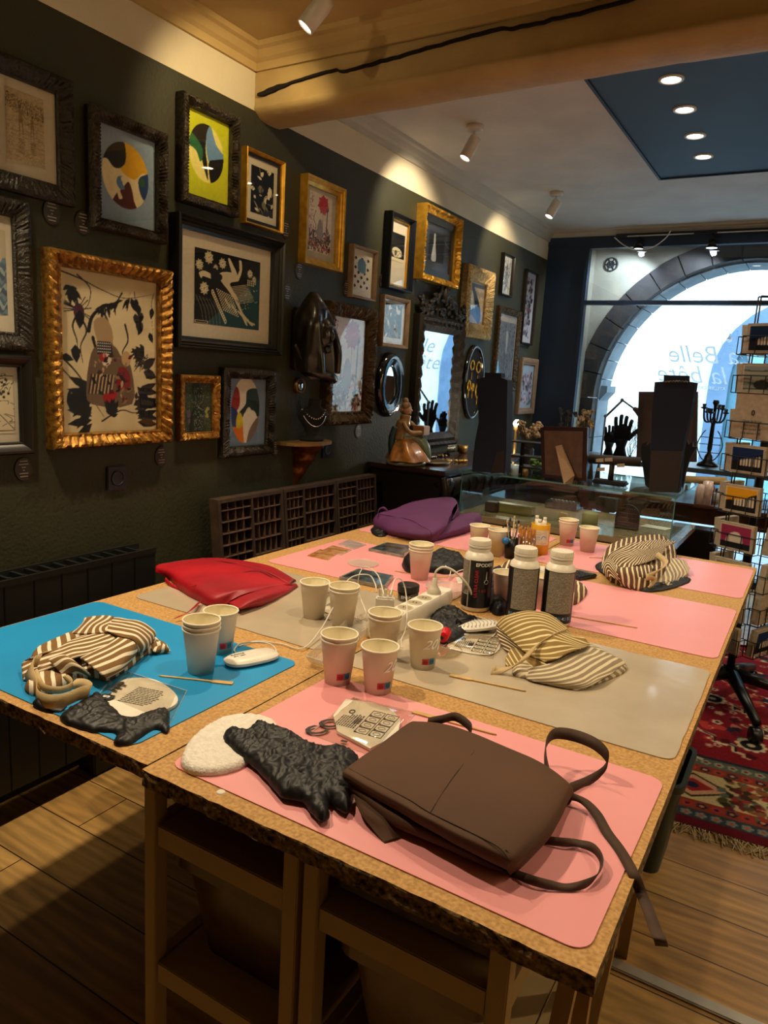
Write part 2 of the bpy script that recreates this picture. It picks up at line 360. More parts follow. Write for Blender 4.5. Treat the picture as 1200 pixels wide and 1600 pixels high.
# floor: oak planks along x
fm = mat('oak_floor', 'a87b48', 'a87b48', rough=.38, spec=.5); nt = fm.node_tree; N = nt.nodes; L = nt.links
tc = N.new('ShaderNodeTexCoord'); br = N.new('ShaderNodeTexBrick'); br.offset = .37; br.offset_frequency = 2
for k, v in (('Scale', 1), ('Brick Width', 1.25), ('Row Height', .175), ('Mortar Size', .0018), ('Mortar Smooth', 0), ('Bias', 0)): br.inputs[k].default_value = v
mpf = N.new('ShaderNodeMapping'); mpf.inputs['Location'].default_value = (-.295, .3425, 0)
br.inputs['Color1'].default_value = (*lin('c49c5c'), 1); br.inputs['Color2'].default_value = (*lin('ab8147'), 1); br.inputs['Mortar'].default_value = (*lin('2a1c0e'), 1)
L.new(tc.outputs['Object'], mpf.inputs[0]); L.new(mpf.outputs[0], br.inputs[0])
mp = N.new('ShaderNodeMapping'); mp.inputs['Scale'].default_value = (.8, 5.5, 1); L.new(tc.outputs['Object'], mp.inputs[0])
g1 = N.new('ShaderNodeTexNoise'); g1.inputs['Scale'].default_value = 3.2; g1.inputs['Detail'].default_value = 9; g1.inputs['Distortion'].default_value = 1.6; L.new(mp.outputs[0], g1.inputs[0])
wv = N.new('ShaderNodeTexWave'); wv.bands_direction = 'Y'; wv.inputs['Scale'].default_value = 1.6; wv.inputs['Distortion'].default_value = 14; wv.inputs['Detail'].default_value = 3; wv.inputs['Detail Scale'].default_value = .7; L.new(mp.outputs[0], wv.inputs[0])
kn = N.new('ShaderNodeTexNoise'); kn.inputs['Scale'].default_value = 3.1; kn.inputs['Detail'].default_value = 2; L.new(tc.outputs['Object'], kn.inputs[0])
rk = N.new('ShaderNodeMapRange'); rk.inputs[1].default_value = .68; rk.inputs[2].default_value = .76; rk.inputs[3].default_value = 1; rk.inputs[4].default_value = .45; L.new(kn.outputs[0], rk.inputs[0])
r1 = N.new('ShaderNodeMapRange'); r1.inputs[1].default_value = .3; r1.inputs[2].default_value = .7; r1.inputs[3].default_value = .62; r1.inputs[4].default_value = 1.15; L.new(g1.outputs[0], r1.inputs[0])
r2 = N.new('ShaderNodeMapRange'); r2.inputs[3].default_value = .8; r2.inputs[4].default_value = 1.06; L.new(wv.outputs[0], r2.inputs[0])
m1 = N.new('ShaderNodeMath'); m1.operation = 'MULTIPLY'; L.new(r1.outputs[0], m1.inputs[0]); L.new(r2.outputs[0], m1.inputs[1])
m2 = N.new('ShaderNodeMath'); m2.operation = 'MULTIPLY'; L.new(m1.outputs[0], m2.inputs[0]); L.new(rk.outputs[0], m2.inputs[1])
vm = N.new('ShaderNodeVectorMath'); vm.operation = 'SCALE'; L.new(br.outputs[0], vm.inputs[0]); L.new(m2.outputs[0], vm.inputs['Scale']); L.new(vm.outputs[0], N['Principled BSDF'].inputs['Base Color'])
fl = B().box(-.1, YB, -.05, RX, YW+.3, 0).build('floor', fm); fl['kind'] = 'structure'
fl.data.transform(Matrix.Translation(fl.location)); fl.location = (0, 0, 0)
b = B().box(-.15, YB, 0, 0, YW+.6, GT); struct('wall_left', b, green)
b = B().box(-.15, YB, GT, .0, YW+.6, CZ+.1); struct('wall_left', b, cream)
struct('wall_right', B().box(RX, YB, 0, RX+.1, YW+.6, CZ+.1), cream)
struct('wall_back', B().box(-.15, YB-.1, 0, RX+.1, YB, CZ+.1), cream)
struct('ceiling', B().box(-.15, YB-.1, CZ, RX+.1, 2.35, CZ+.08), mat('ceiling_lamp_tint', 'b59c68', 'aa915f', scale=4, rough=.8, bump=.35, bs=45))  # yellow tint of the near lamps is put into this ceiling colour
struct('ceiling', B().box(-.15, 2.35, CZ, RX+.1, YW+.6, CZ+.08), mat('ceiling_pale', 'cfccc4', 'c3c0b8', scale=4, rough=.8, bump=.5, bs=45))
struct('baseboard_left', B().box(0, YB, 0, .012, 3.1, .07), mat('dark_skirting', '1d1c14', rough=.6))
# plaster mouldings: near ceiling run, far ceiling run, beam run, shop front run
def cove(name, path, inward, m=ceilm):
    b = B(); prof = [(0, -.075), (.012, -.075), (.016, -.05), (.03, -.04), (.045, -.02), (.06, -.014), (.066, 0)]
    A, C = Vector(path[0]), Vector(path[1]); n = Vector(inward)
    q = [[b.bm.verts.new(e+n*i+Vector((0, 0, z))) for i, z in prof] for e in (A, C)]
    for i in range(len(prof)-1): b.bm.faces.new((q[0][i], q[1][i], q[1][i+1], q[0][i+1]))
    return struct(name, b, m)
cove('trim_1', ((0, YB, CZ), (0, 2.27, CZ)), (1, 0, 0), mat('ceiling_lamp_tint', 'b59c68')); cove('trim_2', ((0, 2.44, CZ), (0, YW, CZ)), (1, 0, 0))
cove('trim_3', ((0, 2.27, CZ), (RX, 2.2, CZ)), (0, -1, 0), mat('ceiling_lamp_tint', 'b59c68'))
cove('trim_4', ((0, YW-.01, CZ), (RX, YW-.01, CZ)), (0, -1, 0))
# rough timber beam with its long crack
bm_ = B(); nx, cs = 90, [(2.268, CZ+.02), (2.268, 2.31), (2.262, 2.292), (2.30, 2.268), (2.36, 2.262), (2.415, 2.266), (2.45, 2.285), (2.452, CZ+.02)]
prof = []
for (y0, z0), (y1, z1) in zip(cs, cs[1:]):
    k = 6 if abs(z1-z0) > .1 else 2
    prof += [(y0+(y1-y0)*i/k, z0+(z1-z0)*i/k) for i in range(k)]
prof.append(cs[-1]); rings = []
crack = cr([(.02, 2.335), (.10, 2.347), (.22, 2.362), (.36, 2.372), (.40, 2.362), (.55, 2.371), (.75, 2.384), (.95, 2.395), (1.05, 2.388), (1.25, 2.392), (1.45, 2.40)], 8)
for i in range(nx+1):
    x = RX*i/nx; r = []
    for y, z in prof:
        p = Vector((x, y-.02*x+.01*math.sin(x*2.2), z)); d = noise.noise(p*7)*.006+noise.noise(p*25)*.0025
        if z < CZ: p.z += d+(.008*math.sin(x*1.7) if z < 2.32 else 0); p.y += d
        r.append(bm_.bm.verts.new(p))
    rings.append(r)
for a, c in zip(rings, rings[1:]):
    for k in range(len(prof)-1): bm_.bm.faces.new((a[k], a[k+1], c[k+1], c[k]))
beam = bm_.build('ceiling_beam', mat('beam_paint', 'b39b68', 'a58d5e', scale=7, rough=.65, bump=.6, bs=35), smooth=True)
tag(beam, 'rough cream painted timber beam crossing the ceiling, with a long dark crack', 'beam'); beam['kind'] = 'structure'
b = B()
for i in range(len(crack)-1):
    (x0, z0), (x1, z1) = crack[i], crack[i+1]; w0 = .0075*math.sin(min(1, i/14+.1)*math.pi*.9)+.0015; w1 = .0075*math.sin(min(1, (i+1)/14+.1)*math.pi*.9)+.0015
    yy = lambda x: 2.2585-.02*x+.01*math.sin(x*2.2)-.003
    j = .004*noise.noise(Vector((x0*30, 0, 0))); j1 = .004*noise.noise(Vector((x1*30, 0, 0)))
    b.prism([(x0, yy(x0), z0+j-w0), (x1, yy(x1), z1+j1-w1), (x1, yy(x1), z1+j1+w1), (x0, yy(x0), z0+j+w0)], (0, .02, 0))
b.build('crack', mat('crack_dark', '120c05', rough=1), beam)
# blue ceiling panel and its four recessed lights
struct('trim_5', B().box(1.055, 2.75, CZ-.018, 3.4, 4.35, CZ+.01), mat('ceiling_blue', '35506b', '304a64', scale=2, rough=.7))
b = B().box(1.045, 2.74, CZ-.026, 1.057, 4.36, CZ).box(1.045, 4.348, CZ-.026, 3.4, 4.36, CZ); struct('trim_6', b, navy)
b = B()
emi = mat('lamp_glow', 'fff2dc', rough=.5, emit=14)
names = ['nearest to the beam', 'second from the beam', 'third from the beam', 'farthest from the beam']
for i, (x, y) in enumerate([(1.332, 3.027), (1.329, 3.353), (1.321, 3.697), (1.313, 4.02)]):
    t = thing('recessed_light', 'lit recessed ceiling light in the blue ceiling panel, '+names[i], 'ceiling light', (x, y, CZ-.018), 'recessed lights in the blue panel')
    B().lathe([(.046, 0), (.046, -.004), (.036, -.006), (.033, -.002), (.033, 0)], (x, y, CZ-.018)).build('trim_ring', white, t, smooth=True)
    B().lathe([(.033, -.002), (.02, -.005), (0, -.006)], (x, y, CZ-.018)).build('bulb', emi, t, smooth=True)
    light('spot_light', 'SPOT', (x, y, CZ-.03), 16, (1, .88, .72), (x, y, 0), .02, 100)
# adjustable white ceiling spots
def spot(u, v, lab, aim=(-.35, -.35, -1), p=None):
    p = Vector(p) if p else Z(u, v, CZ); t = thing('ceiling_spotlight', lab, 'spotlight', (p.x, p.y, CZ), 'white ceiling spotlights')
    B().lathe([(0, 0), (.04, 0), (.04, -.018), (.034, -.024), (0, -.024)], (p.x, p.y, CZ)).build('ceiling_plate', white, t, smooth=True)
    a = Vector(aim).normalized(); j = Vector((p.x, p.y, CZ-.065))
    B().tube([(p.x, p.y, CZ-.02), j], .006).build('stem', white, t, smooth=True)
    B().lathe([(0, -.02), (.026, -.02), (.028, 0), (.028, .085), (.024, .086), (.024, .07)], j+Vector((0, 0, -.005)), axis=a).build('lamp_head', white, t, smooth=True)
    B().lathe([(.024, .079), (0, .079)], j+Vector((0, 0, -.005)), axis=a).build('bulb', emi, t)
spot(0, 0, 'white cylindrical spotlight on the near ceiling above the picture wall', (-.5, -.35, -.8), (.53, 1.955, CZ))
spot(742, 196, 'white cylindrical spotlight on the far ceiling just behind the beam'); spot(870, 300, 'white cylindrical spotlight on the far ceiling nearest the shop front')
# ---------------------------------------------------------------- shop front
AC = (1.445, 1.26); AY0, AY1 = 5.9, 6.3
b = B().box(0, YW-.02, 0, .298, YW+.03, 2.40); struct('wall_front', b, navy)
struct('trim_7', B().box(0, YW-.03, 2.385, RX, YW+.03, CZ), navy)
b = B()
b.box(.298, YW-.03, 0, .325, YW+.03, 2.385); b.box(.325, YW-.03, 1.955, RX, YW+.03, 1.985); b.box(.325, YW-.03, 2.36, RX, YW+.03, 2.385); b.box(.325, YW-.03, 0, RX, YW+.03, .05); b.box(2.5, YW-.03, 0, 2.54, YW+.03, 2.385)
wf = b.build('window_1', mat('window_navy', '1b3048', rough=.4)); wf['kind'] = 'structure'
for x0, x1, z0, z1 in ((.325, 2.5, .05, 1.955), (.325, 2.5, 1.985, 2.36), (2.54, RX, .05, 2.36)):
    B().box(x0, YW-.003, z0, x1, YW+.003, z1).build('window_pane', glassmat('shop_glass', 'f4fbff'), wf)
B().tube([(.5+.02*k, YW-.032, 1.97) for k in range(2)], .003).build('screw', chrome, wf)
# stone arch behind the glass
wallc = mat('arch_plaster', 'b5ab98', 'a89f8d', scale=6, rough=.8, bump=.3); stone = mat('dark_stone', '47403d', '3a3535', scale=9, rough=.8, bump=.6, bs=40); blue_st = mat('reveal_stone', '8e979d', '7a848c', scale=7, rough=.8, bump=.5, bs=30)
def arch_pts(r, n=28, zb=0):
    return [(AC[0]-r, zb)]+[(AC[0]-r*math.cos(math.pi*i/n), AC[1]+r*math.sin(math.pi*i/n)) for i in range(n+1)]+[(AC[0]+r, zb)]
def arch_wall(b, r, y0, y1, x0, x1, z1):
    P = arch_pts(r); ext = []
    for x, z in P:
        dx, dz = x-AC[0], z-AC[1]
        if z < AC[1]: ext.append((x0 if dx < 0 else x1, z)); continue
        t = min((x1-AC[0])/dx if dx > 1e-6 else 99, (x0-AC[0])/dx if dx < -1e-6 else 99, (z1-AC[1])/dz if dz > 1e-6 else 99); ext.append((AC[0]+dx*t, AC[1]+dz*t))
    for y in (y0, y1):
        for i in range(len(P)-1): b.face([(P[i][0], y, P[i][1]), (P[i+1][0], y, P[i+1][1]), (ext[i+1][0], y, ext[i+1][1]), (ext[i][0], y, ext[i][1])])
    for i in range(len(P)-1): b.face([(P[i][0], y0, P[i][1]), (P[i+1][0], y0, P[i+1][1]), (P[i+1][0], y1, P[i+1][1]), (P[i][0], y1, P[i][1])])
    for cx in (x0, x1):
        for cz in (z1,): pass
    # corners
    for y in (y0, y1):
        pass
b = B(); arch_wall(b, 1.19, AY0, AY1, -.15, 3.0, 3.2)
for s in (0, 1):                                       # corner fillers
    xs = -.15 if s == 0 else 3.0
    b.face([(xs, AY0, 3.2), (xs, AY0, 2.3), (AC[0]+(xs-AC[0])*.6, AY0, 3.2)])
struct('wall_front', b, wallc)
struct('wall_front', B().box(2.9, AY0, 0, RX, AY1, 3.2).box(-.15, AY0+.02, 2.6, 3.0, AY1, 3.2), wallc)
b = B(); segs = 17; r0, r1 = 1.035, 1.19
for i in range(segs):
    a0, a1 = math.pi*i/segs+.004, math.pi*(i+1)/segs-.004; f = lambda r, a: (AC[0]-r*math.cos(a), AC[1]+r*math.sin(a)); am = (a0+a1)/2
    q = [f(r0, a0), f(r0, am), f(r0, a1), f(r1, a1), f(r1, am), f(r1, a0)]; b.prism([(x, AY0-.012, z) for x, z in q], (0, .1, 0))
for sx in (-1, 1):
    for k in range(4):
        xa, xb = AC[0]+sx*r0, AC[0]+sx*r1; z0 = AC[1]*k/4; b.box(min(xa, xb), AY0-.012, z0+.003, max(xa, xb), AY0+.09, z0+AC[1]/4-.003)
struct('trim_8', b, stone)
b = B(); segs = 21; r0, r1 = 1.02, 1.19
for i in range(segs):
    a0, a1 = math.pi*i/segs+.003, math.pi*(i+1)/segs-.003; am = (a0+a1)/2
    q = [f(r0, a0), f(r0, am), f(r0, a1), f(r1, a1), f(r1, am), f(r1, a0)]; b.prism([(x, AY0+.09, z) for x, z in q], (0, AY1-AY0-.06, 0))
for sx in (-1, 1):
    for k in range(4):
        xa, xb = AC[0]+sx*r0, AC[0]+sx*r1; z0 = AC[1]*k/4; b.box(min(xa, xb), AY0+.09, z0+.003, max(xa, xb), AY1+.03, z0+AC[1]/4-.003)
    xa = AC[0]+sx*1.035; b.prism([(xa, AY0+.12, 1.36), (xa-sx*.07, AY0+.12, 1.36), (xa-sx*.07, AY0+.12, 1.31), (xa, AY0+.12, 1.22)], (0, .28, 0))
struct('trim_9', b, blue_st)
struct('wall_front', B().box(.3, YW+.03, 0, .31, AY0, 2.6), wallc)          # cream return beside the glass
struct('ceiling', B().box(-.15, YW, 2.6, RX, AY0+.05, 2.65), wallc)
# round vent in the cream spandrel
t0 = Y(955, 413, AY0-.01); b = B(); b.lathe([(.052, 0), (.052, .012), (.045, .014), (.045, 0)], (t0.x, AY0-.001, t0.z), axis=(0, -1, 0))
for k in range(6):
    a = k*math.pi/3; b.tube([(t0.x, AY0-.008, t0.z), (t0.x+.047*math.cos(a), AY0-.008, t0.z+.047*math.sin(a))], .004)
b.lathe([(.026, .004), (.026, .012), (.02, .012), (.02, .004)], (t0.x, AY0-.001, t0.z), axis=(0, -1, 0))
tag(b.build('round_vent', mat('vent_dark', '23262b', rough=.6)), 'small round slotted vent in the cream plaster left of the arch', 'vent')
# street outside
struct('floor', B().box(-8, YW+.3, -.06, 12, 14, -.02), mat('street_paving', '9aa0a2', '8a9092', rough=.8))
FY = 9.3; fac = mat('facade_render', 'd9d3c4', 'c3bfb4', scale=1.2, rough=.9, bump=.4, bs=8)
fa = B().box(-7, FY, 0, 12, FY+.4, 9).build('building_facade', fac); tag(fa, 'pale rendered building front across the street, seen through the arch', 'building')
b = B(); dc = (1.75, 1.5); ro, ri = .93, .72
for i in range(14):
    a0, a1 = math.pi*i/14, math.pi*(i+1)/14; g = lambda r, a: (dc[0]-r*math.cos(a), dc[1]+r*math.sin(a)); b.prism([(x, FY-.06, z) for x, z in (g(ri, a0), g(ri, a1), g(ro, a1), g(ro, a0))], (0, .07, 0))
for sx in (-1, 1): b.box(min(dc[0]+sx*ri, dc[0]+sx*ro), FY-.06, 0, max(dc[0]+sx*ri, dc[0]+sx*ro), FY+.01, dc[1])
b.build('door_arch', mat('facade_stone', '5f7488', '53687c', scale=5, rough=.8), fa)
b = B(); b.prism([(x, FY-.02, z) for x, z in [(dc[0]-ri, 0)]+[g(ri, math.pi*i/14) for i in range(15)]+[(dc[0]+ri, 0)]], (0, .03, 0)); b.build('door_leaf', mat('door_teal', '3c5a66', '4d7480', scale=3, rough=.5), fa)
b = B()
for x in (dc[0]-.55, dc[0]-.25, dc[0]+.05, dc[0]+.35): b.box(x, FY-.035, .1, x+.16, FY-.02, 1.9)
b.build('door_panel', mat('door_pale', '7fb0b8', rough=.4), fa)
# glazing vinyl: shop name, read from the street
vin = vinylmat('white_vinyl')
sy = YW+.006; ux, uy = (1, 0, 0), (0, 0, 1)
t = thing('window_lettering', 'white shop name lettering on the shop window glass, mirrored from inside', 'sign', (1.3, sy, 1.35))
text('name_line', 'La Belle', .175, (1.26, sy, 1.61), ux, uy, vin, t, shear=.35, flip=True, bold=-.0006)
text('name_line', '& la b\u00eate', .175, (1.24, sy, 1.47), ux, uy, vin, t, shear=.35, flip=True, bold=-.0006)
text('small_line', 'ATELIER CR\u00c9ATEUR', .032, (1.24, sy, 1.385), ux, uy, vin, t, flip=True, bold=.0006)
for k, s in enumerate(['bijoux', 'cadres', 'ateliers']): text('small_line', s, .024, (1.20, sy, 1.33-.035*k), ux, uy, vin, t, flip=True)
b = B(); b.tube([(1.36+x*.045, sy, 1.735+z*.05) for x, z in ((-1, -1), (1, -1), (1, 1), (-1, 1))], .0016, closed=True); b.sph((1.36, sy, 1.725), .02, (1, .05, 1)); b.tube([(1.36, sy, 1.73), (1.36, sy, 1.77)], [.014, .001]); b.tube(cr([(1.5, sy, 1.63), (1.46, sy, 1.66), (1.43, sy, 1.63), (1.46, sy, 1.60), (1.37, sy, 1.66), (1.3, sy, 1.55)], 6), .0015); b.build('emblem', vin, t)
# track with two spots on the shop front
tr = thing('track_light', 'black ceiling track with small lit spots above the shop window', 'track light', (1.0, YW-.06, 2.44))
B().box(.52, YW-.075, 2.425, RX-.3, YW-.045, 2.445).build('track', black, tr)
B().box(.6, YW-.077, 2.423, 1.05, YW-.073, 2.43).box(1.2, YW-.077, 2.423, 2.4, YW-.073, 2.43).build('rail_strip', white, tr)
for u, v in ((998, 382), (1113, 380)):
    p = Y(u, v, YW-.06); h = B().tube([(p.x, p.y, 2.43), (p.x, p.y, p.z+.02)], .008).sph((p.x, p.y, p.z), .03, (1, 1, .9)).lathe([(.02, 0), (.04, -.03), (.042, -.034), (.03, -.03)], (p.x, p.y, p.z)).build('spot_head', black, tr, smooth=True)
    B().lathe([(.034, -.031), (0, -.033)], (p.x, p.y, p.z)).build('bulb', mat('cold_glow', 'eaf4ff', emit=10), h); light('spot_light', 'SPOT', (p.x, p.y, p.z-.045), 22, (.9, .93, 1), (p.x-.2, AY0, p.z-.5), .02, 130)
b = B().tube(cr([Y(960, 371, YW-.1), Y(975, 383, YW-.1), Y(995, 390, YW-.1), Y(1020, 386, YW-.1), Y(1040, 372, YW-.1), Y(1048, 360, YW-.1)], 5), .004); b.build('cable', white, tr, smooth=True)
# floor threshold strip
tag(B().box(1.0, 1.595, 0, RX, 1.63, .008, bev=.003).build('threshold_strip', mat('brushed_alu', 'b9b2a4', rough=.4, metal=.6)), 'narrow metal threshold strip across the wooden floor by the table', 'threshold')
# ================================================================ THE PICTURE WALL
artm = attrmat('art_print', rough=.7, spec=.2); pane = glassmat('picture_glass')
gold = mat('antique_gold', 'b07f35', '6e4a1c', scale=60, rough=.38, metal=.75, bump=.5, bs=150)
goldb = mat('bright_gold', 'd8a63a', 'b9862a', scale=30, rough=.35, metal=.7)
bronze = mat('bronze_frame', '5c4524', '2c2213', scale=120, rough=.4, metal=.6, bump=.8, bs=220)
blackorn = mat('black_ornate', '1b1712', '2f281c', scale=120, rough=.32, metal=.3, bump=.9, bs=200)
darkorn = mat('dark_silver_ornate', '4b4030', '16130e', scale=140, rough=.35, metal=.5, bump=1, bs=240)
blackf = mat('black_frame', '100f0e', '16140f', scale=10, rough=.35)
wood = mat('brown_frame', '6b4c2e', '4f3721', scale=25, rough=.45); paleg = mat('pale_gold', 'c9ad78', '8f7442', scale=80, rough=.45, metal=.5, bump=.9, bs=160)
taupe = mat('taupe_frame', '8a7257', '75604a', scale=30, rough=.5)
matb = mat('mount_board', 'cfc7b2', 'c9c1ab', scale=60, rough=.85)
PICS = []
def orn(kind):
    return {'fine': lambda s, t: (.16*abs(math.sin(s*math.pi/.017+2.2*math.sin(t*9)+noise.noise(Vector((s*30, t, 4)))))-.1)*math.sin(min(1, t*1.1)*math.pi)+.16*noise.noise(Vector((s*190, t*14, 1))), 'plain': lambda s, t: 0, 'leaf': lambda s, t: (.30*abs(math.sin(s*math.pi/.030+1.8*math.sin(t*7)+.6*noise.noise(Vector((s*20, t, 4)))))-.2)*math.sin(min(1, t*1.1)*math.pi)+.10*noise.noise(Vector((s*200, t*12, 1))),
            'bead': lambda s, t: .30*abs(math.sin(s*math.pi/.013))*(1 if t > .35 else .3)-.12, 'rough': lambda s, t: .35*noise.noise(Vector((s*220, t*11, 2)))}[kind]
def picture(lab, tl, br, itl=None, fm=blackf, rail=None, dep=.03, kind='plain', art=None, res=(72, 100), mount=None, pic=None, inner=None, prof=None, mm=matb, off=0):
    """frame on the left wall from the pixels of its outer corners; rail width in metres; pic = print rect inside the opening (u0,v0,u1,v1)"""
    A = X(*tl, off+dep); C = X(*br, off+dep); y0, z1, y1, z0 = A.y, A.z, C.y, C.z
    if itl: I = X(*itl, off+dep*.8); rail = max(.008, ((I.y-y0)+(z1-I.z))/2)
    t = thing('picture_frame', lab, 'picture', (off, (y0+y1)/2, z0), 'pictures hung on the dark green wall')
    pf = prof or [(0, 0), (0, .75), (.12, .95), (.3, 1.0), (.55, .85), (.8, .6), (.93, .62), (1, .5), (1, .25)]
    b = B(); f = orn(kind); loops = []; step = .006 if kind != 'plain' else .2; L4 = [(y0, z0), (y1, z0), (y1, z1), (y0, z1)]
    for pi, (i, hgt) in enumerate(pf):
        d = i*rail; cs = [(y0+d, z0+d), (y1-d, z0+d), (y1-d, z1-d), (y0+d, z1-d)]; loop = []
        for k in range(4):
            a, c = cs[k], cs[(k+1) % 4]; n = max(1, int(math.hypot(L4[(k+1) % 4][0]-L4[k][0], L4[(k+1) % 4][1]-L4[k][1])/step)); ln = math.hypot(L4[(k+1) % 4][0]-L4[k][0], L4[(k+1) % 4][1]-L4[k][1])
            for q in range(n):
                w = q/n; h = hgt+(f(w*ln+k*.3, i)*(.9 if .05 < i < .98 else 0) if q else 0); loop.append(b.bm.verts.new((off+max(0, h)*dep, a[0]+(c[0]-a[0])*w, a[1]+(c[1]-a[1])*w)))
        loops.append(loop)
    for P, Q in zip(loops, loops[1:]):
        n = len(P)
        for k in range(n): b.bm.faces.new((P[k], P[(k+1) % n], Q[(k+1) % n], Q[k]))
    b.build('frame', fm, t, auto=True)
    a0, a1, b0, b1 = y0+rail, y1-rail, z0+rail, z1-rail
    if inner:                                          # a second slip inside the rail
        w = inner[1]; bb = B()
        for (p, q, r, s) in ((a0, b0, a1, b0+w), (a0, b1-w, a1, b1), (a0, b0+w, a0+w, b1-w), (a1-w, b0+w, a1, b1-w)): bb.box(off, p, q, off+dep*.42, r, s)
        bb.build('slip', inner[0], t); a0 += w; a1 -= w; b0 += w; b1 -= w
    xb = off+dep*.2
    if mount: B().box(off+.001, a0-.002, b0-.002, xb, a1+.002, b1+.002).build('mount', mm, t)
    else: B().box(off+.001, a0-.002, b0-.002, xb, a1+.002, b1+.002).build('backing', mm, t)
    p = pic or (0, 0, 1, 1); W_, H_ = a1-a0, b1-b0; c0, c1, d1, d0 = a0+W_*p[0], a0+W_*p[2], b1-H_*p[1], b1-H_*p[3]
    cv = art(res, (d1-d0)/(c1-c0)); paint('print', cv, ((xb+.0012, c0, d1), (0, c1-c0, 0), (0, 0, d0-d1)), artm, t)
    B().box(off+dep*.36, a0-.001, b0-.001, off+dep*.36+.0015, a1+.001, b1+.001).build('glass_pane', pane, t)
    PICS.append((lab, y0, y1, z0, z1)); return t
CRM = 'd8ccac'
def a_bath(res, ar):
    c = Cv(*res, 'b8a888', ar); r = random.Random(1)
    for i in range(420): x, y = r.random(), .2*r.random()+.08; c.leaf(x, y+.08*x, r.uniform(-2, -.8), .05, .2, r.choice(['6b5c40', '8c7c5a', '574a33', '9b8b68']))
    for i in range(230): x, y = r.random(), .35+.62*r.random(); c.line([(x, y), (x+r.uniform(.05, .25), y+r.uniform(-.02, .03))], .006, r.choice(['8f8060', 'd2c5a3', '77694c', 'c7b893']))
    for (x, y, s, f) in ((.38, .24, 1, 1), (.68, .33, .82, -1)):   # two bathers wading
        H = '8a7452'; c.ell(x-.01*f, y-.02*s, .035*s, '5c4c33', 1.2); c.poly([(x-.05*s, y+.02), (x+.05*s, y+.03), (x+.045*s, y+.12*s), (x+.065*s, y+.19*s), (x-.06*s, y+.19*s), (x-.04*s, y+.1*s)], H, 2)
        for d in (-.03, .035): c.line([(x+d*s, y+.18*s), (x+(d*1.3+.01*f)*s, y+.28*s), (x+d*1.5*s, y+.40*s)], .04*s, H, 3, True)
        c.line([(x-.04*s, y+.04), (x-.13*s*f, y+.08*s), (x-.2*s*f, y+.05*s)], .022*s, H, 3); c.line([(x+.04*s, y+.05), (x+.15*s*f, y+.13*s)], .02*s, '6f5d40', 0)
        for i in range(14): yy = y+(.42+.015*i)*s; c.line([(x-.07*s+r.uniform(-.02, .02), yy), (x+.09*s+r.uniform(-.03, .03), yy+.006)], .008, r.choice(['5a4a30', '77654a']))
    return c.noise(.12, 40)
def circ(bg, cx, cy, r, base, shapes, k=1.0):
    def f(res, ar):
        c = Cv(*res, bg, ar); c.ell(cx, cy, r, base, k); c.clip = ((c.gx-cx)/r)**2+((c.gy-cy)*ar/(r*k))**2 <= 1
        q = lambda p: (cx+p[0]*r, cy+p[1]*r*k/ar)
        for kind, col, pts in shapes:
            if kind == 'p': c.poly([q(p) for p in pts], col, 4)
            elif kind == 'e': x, y, rr = pts; x, y = q((x, y)); c.ell(x, y, rr*r, col, k)
        c.clip = None; return c.noise(.03, 30)
    return f
a_blue = circ('8da4bd', .48, .47, .40, 'ecdfb0', [('p', 'e2b01c', [(-.2, -1.1), (.5, -1.1), (1.1, -.3), (.75, -.25), (.4, .02), (.05, .0), (-.25, -.2), (0, -.45)]), ('p', '2c2a22', [(-1.1, -.9), (-.15, -1.05), (.0, -.5), (-.2, -.22), (-.5, -.15), (-.8, -.35), (-1.1, -.3)]),
    ('p', '2b4277', [(1.2, -.25), (.8, -.2), (.55, 0), (.6, .35), (.8, .6), (1.2, .7)]), ('e', '35613f', (.72, .05, .13)), ('p', '5a2b24', [(.1, .15), (.25, .35), (.35, .7), (.5, 1.1), (-.6, 1.1), (-.4, .6), (-.3, .75), (-.15, .7), (-.25, .5), (-.1, .35)]), ('p', '5c83ac', [(-.35, .1), (-.15, .05), (-.15, .25), (-.05, .4), (-.25, .45), (-.4, .3)]), ('e', 'ecdfb0', (-.13, .12, .09))], 1.08)
a_yel = circ('c3ca1e', .48, .45, .40, 'ece283', [('p', '1f1e1a', [(-1, -.6), (-.5, -1.1), (.3, -1.1), (.0, -.6), (-.05, -.1), (.05, .35), (.1, .9), (-.1, .6), (-.4, .0), (-.9, -.5)]), ('p', '2f6b41', [(-1.1, -.55), (-.75, -.5), (-.3, -.2), (-.2, .1), (-.35, .35), (-.6, .02), (-1.1, -.15)]),
    ('p', '6b93bd', [(.2, -1.0), (.4, -.7), (.6, -.4), (1.1, -.25), (1.1, 0), (.5, .1), (.15, .25), (-.02, -.2), (.0, -.7)]), ('p', 'ece283', [(.3, -1.1), (1.1, -1.0), (1.1, -.25), (.75, -.3), (.45, -.6)]), ('p', '181714', [(.15, .25), (.5, .1), (1.2, -.02), (1.2, .6), (.7, 1.1), (.3, 1.0), (.15, .6)])], 1.12)
